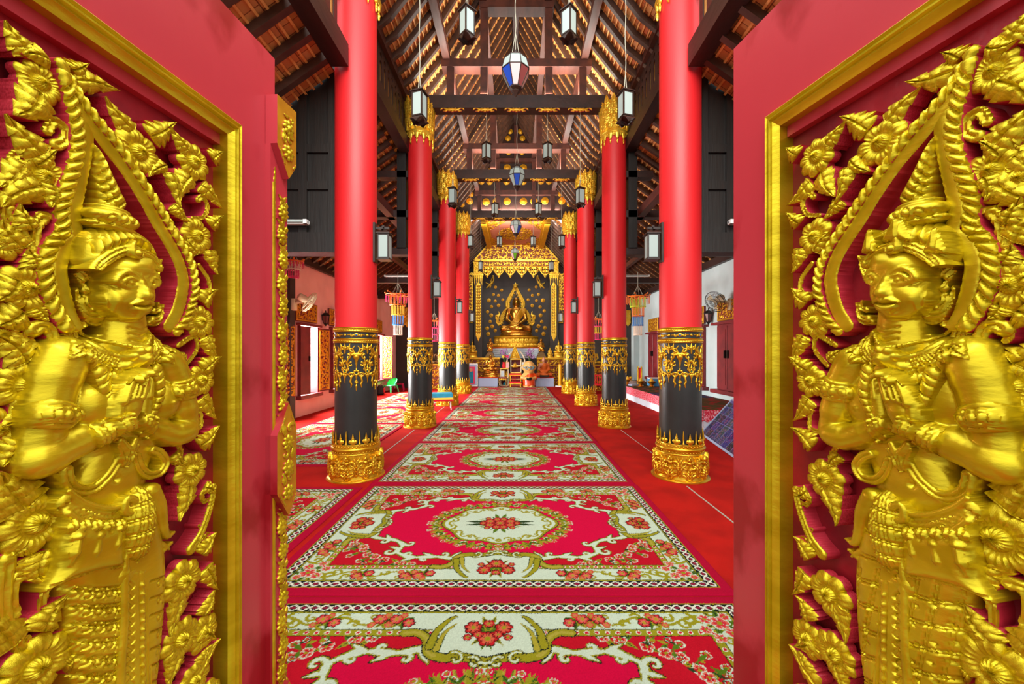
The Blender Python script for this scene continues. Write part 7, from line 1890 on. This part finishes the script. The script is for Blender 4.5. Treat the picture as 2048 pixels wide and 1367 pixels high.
t = plat('storage_box', 4.50, 12.55, 'pale blue plastic storage box on the platform', 'box'); MB().bbox(-.17,.17,-.13,.13,0,.24,.015).build('box', M['bluebox'], t, 20); MB().bbox(-.18,.18,-.14,.14,.24,.275,.01).build('lid', M['whiteplastic'], t, 20)
for i, (x, y, z, lab) in enumerate(((4.05,13.0,0,'lowest pale book of the pile by the cushion'),(4.05,13.0,.05,'top pale book of the pile by the cushion'),(4.55,12.95,0,'lower book behind the blue box'),(4.56,12.97,.05,'upper book behind the blue box'),(3.86,12.7,0,'lone pale book at the front left of the platform'))):
    t = plat('book', x+.01*i, y+.45*(i < 2), lab, 'book', .1*i, 'books on the platform'); t.location.z += z; MB().box(-.15,.15,-.1,.1,0,.006).box(-.15,.15,-.1,.1,.042,.048).box(-.15,-.144,-.1,.1,0,.048).build('cover', M['paper'] if i % 2 else M['bluegrey'], t, 0); MB().box(-.143,.145,-.095,.095,.007,.041).build('pages', M['paper'], t, 0)
t = plat('gold_heap', 3.98, 13.9, 'pile of small gold offering ornaments on the platform', 'ornaments'); 
r = random.Random(2); mb = MB(); [mb.ball((r.uniform(-.2,.2), r.uniform(-.15,.15), .056+r.uniform(0,.14)), .05, n=8, m=5) for i in range(26)]; t2 = mb.build('gold_pieces', M['gold2'], t, 60); t2['kind'] = 'stuff'
# ================================================================ light
wd = bpy.data.worlds.new('daylight'); sc.world = wd; wd.use_nodes = True
nt = wd.node_tree; bg = nt.nodes['Background']; bg.inputs['Strength'].default_value = 1.0
tc = nt.nodes.new('ShaderNodeTexCoord'); sp = nt.nodes.new('ShaderNodeSeparateXYZ'); rp = nt.nodes.new('ShaderNodeValToRGB'); mr = nt.nodes.new('ShaderNodeMapRange')
mr.inputs['From Min'].default_value = -1; mr.inputs['From Max'].default_value = 1
nt.links.new(tc.outputs['Generated'], sp.inputs[0]); nt.links.new(sp.outputs['Z'], mr.inputs['Value']); nt.links.new(mr.outputs[0], rp.inputs['Fac']); nt.links.new(rp.outputs['Color'], bg.inputs['Color'])
e = rp.color_ramp.elements; e[0].position = .44; e[0].color = (.40,.38,.34,1); e[1].position = .53; e[1].color = (1.35,1.35,1.33,1); q = rp.color_ramp.elements.new(.85); q.color = (2.5,2.55,2.6,1)
def area(name, loc, rot, sx, sy, power, col=(1,1,1)):
    l = bpy.data.lights.new(name, 'AREA'); l.shape = 'RECTANGLE'; l.size = sx; l.size_y = sy; l.energy = power; l.color = col
    o = bpy.data.objects.new(name, l); put(o); o.location = loc; o.rotation_euler = rot; return o
for (a, b) in WIN_L:
    area('window_daylight', (WL-.35, (a+b)/2, 1.5), (0, -PI/2+.35, 0), 1.7, .8, 650, (1,.98,.95))
area('front_fill', (0.03, -0.6, 6.3), (PI/2+.08, 0, 0), 5.0, 2.0, 900, (1,.97,.9))  # added fill behind the camera, brightens roof and trusses; no actual opening
for y in BAYS[1:]:
    area('roof_fill', (0.03, y, 6.76), (PI, 0, 0), 3.2, .2, 240, (1,.93,.82))  # added fill hidden on the tie beam to brighten the tiles, not a fitting
    area('nave_fill', (0.03, y+.14, 6.58), (PI/2+.02, 0, 0), 3.0, .18, 60, (1,.95,.88))  # added fill facing away from the camera, no lamp hangs here
area('altar_fill', (0.03, 14.5, 6.3), (PI/2-.5, 0, 0), 3.0, .2, 120, (1,.95,.85))  # added fill tucked behind the last tie beam to lift the altar
sc.cycles.use_denoising = True
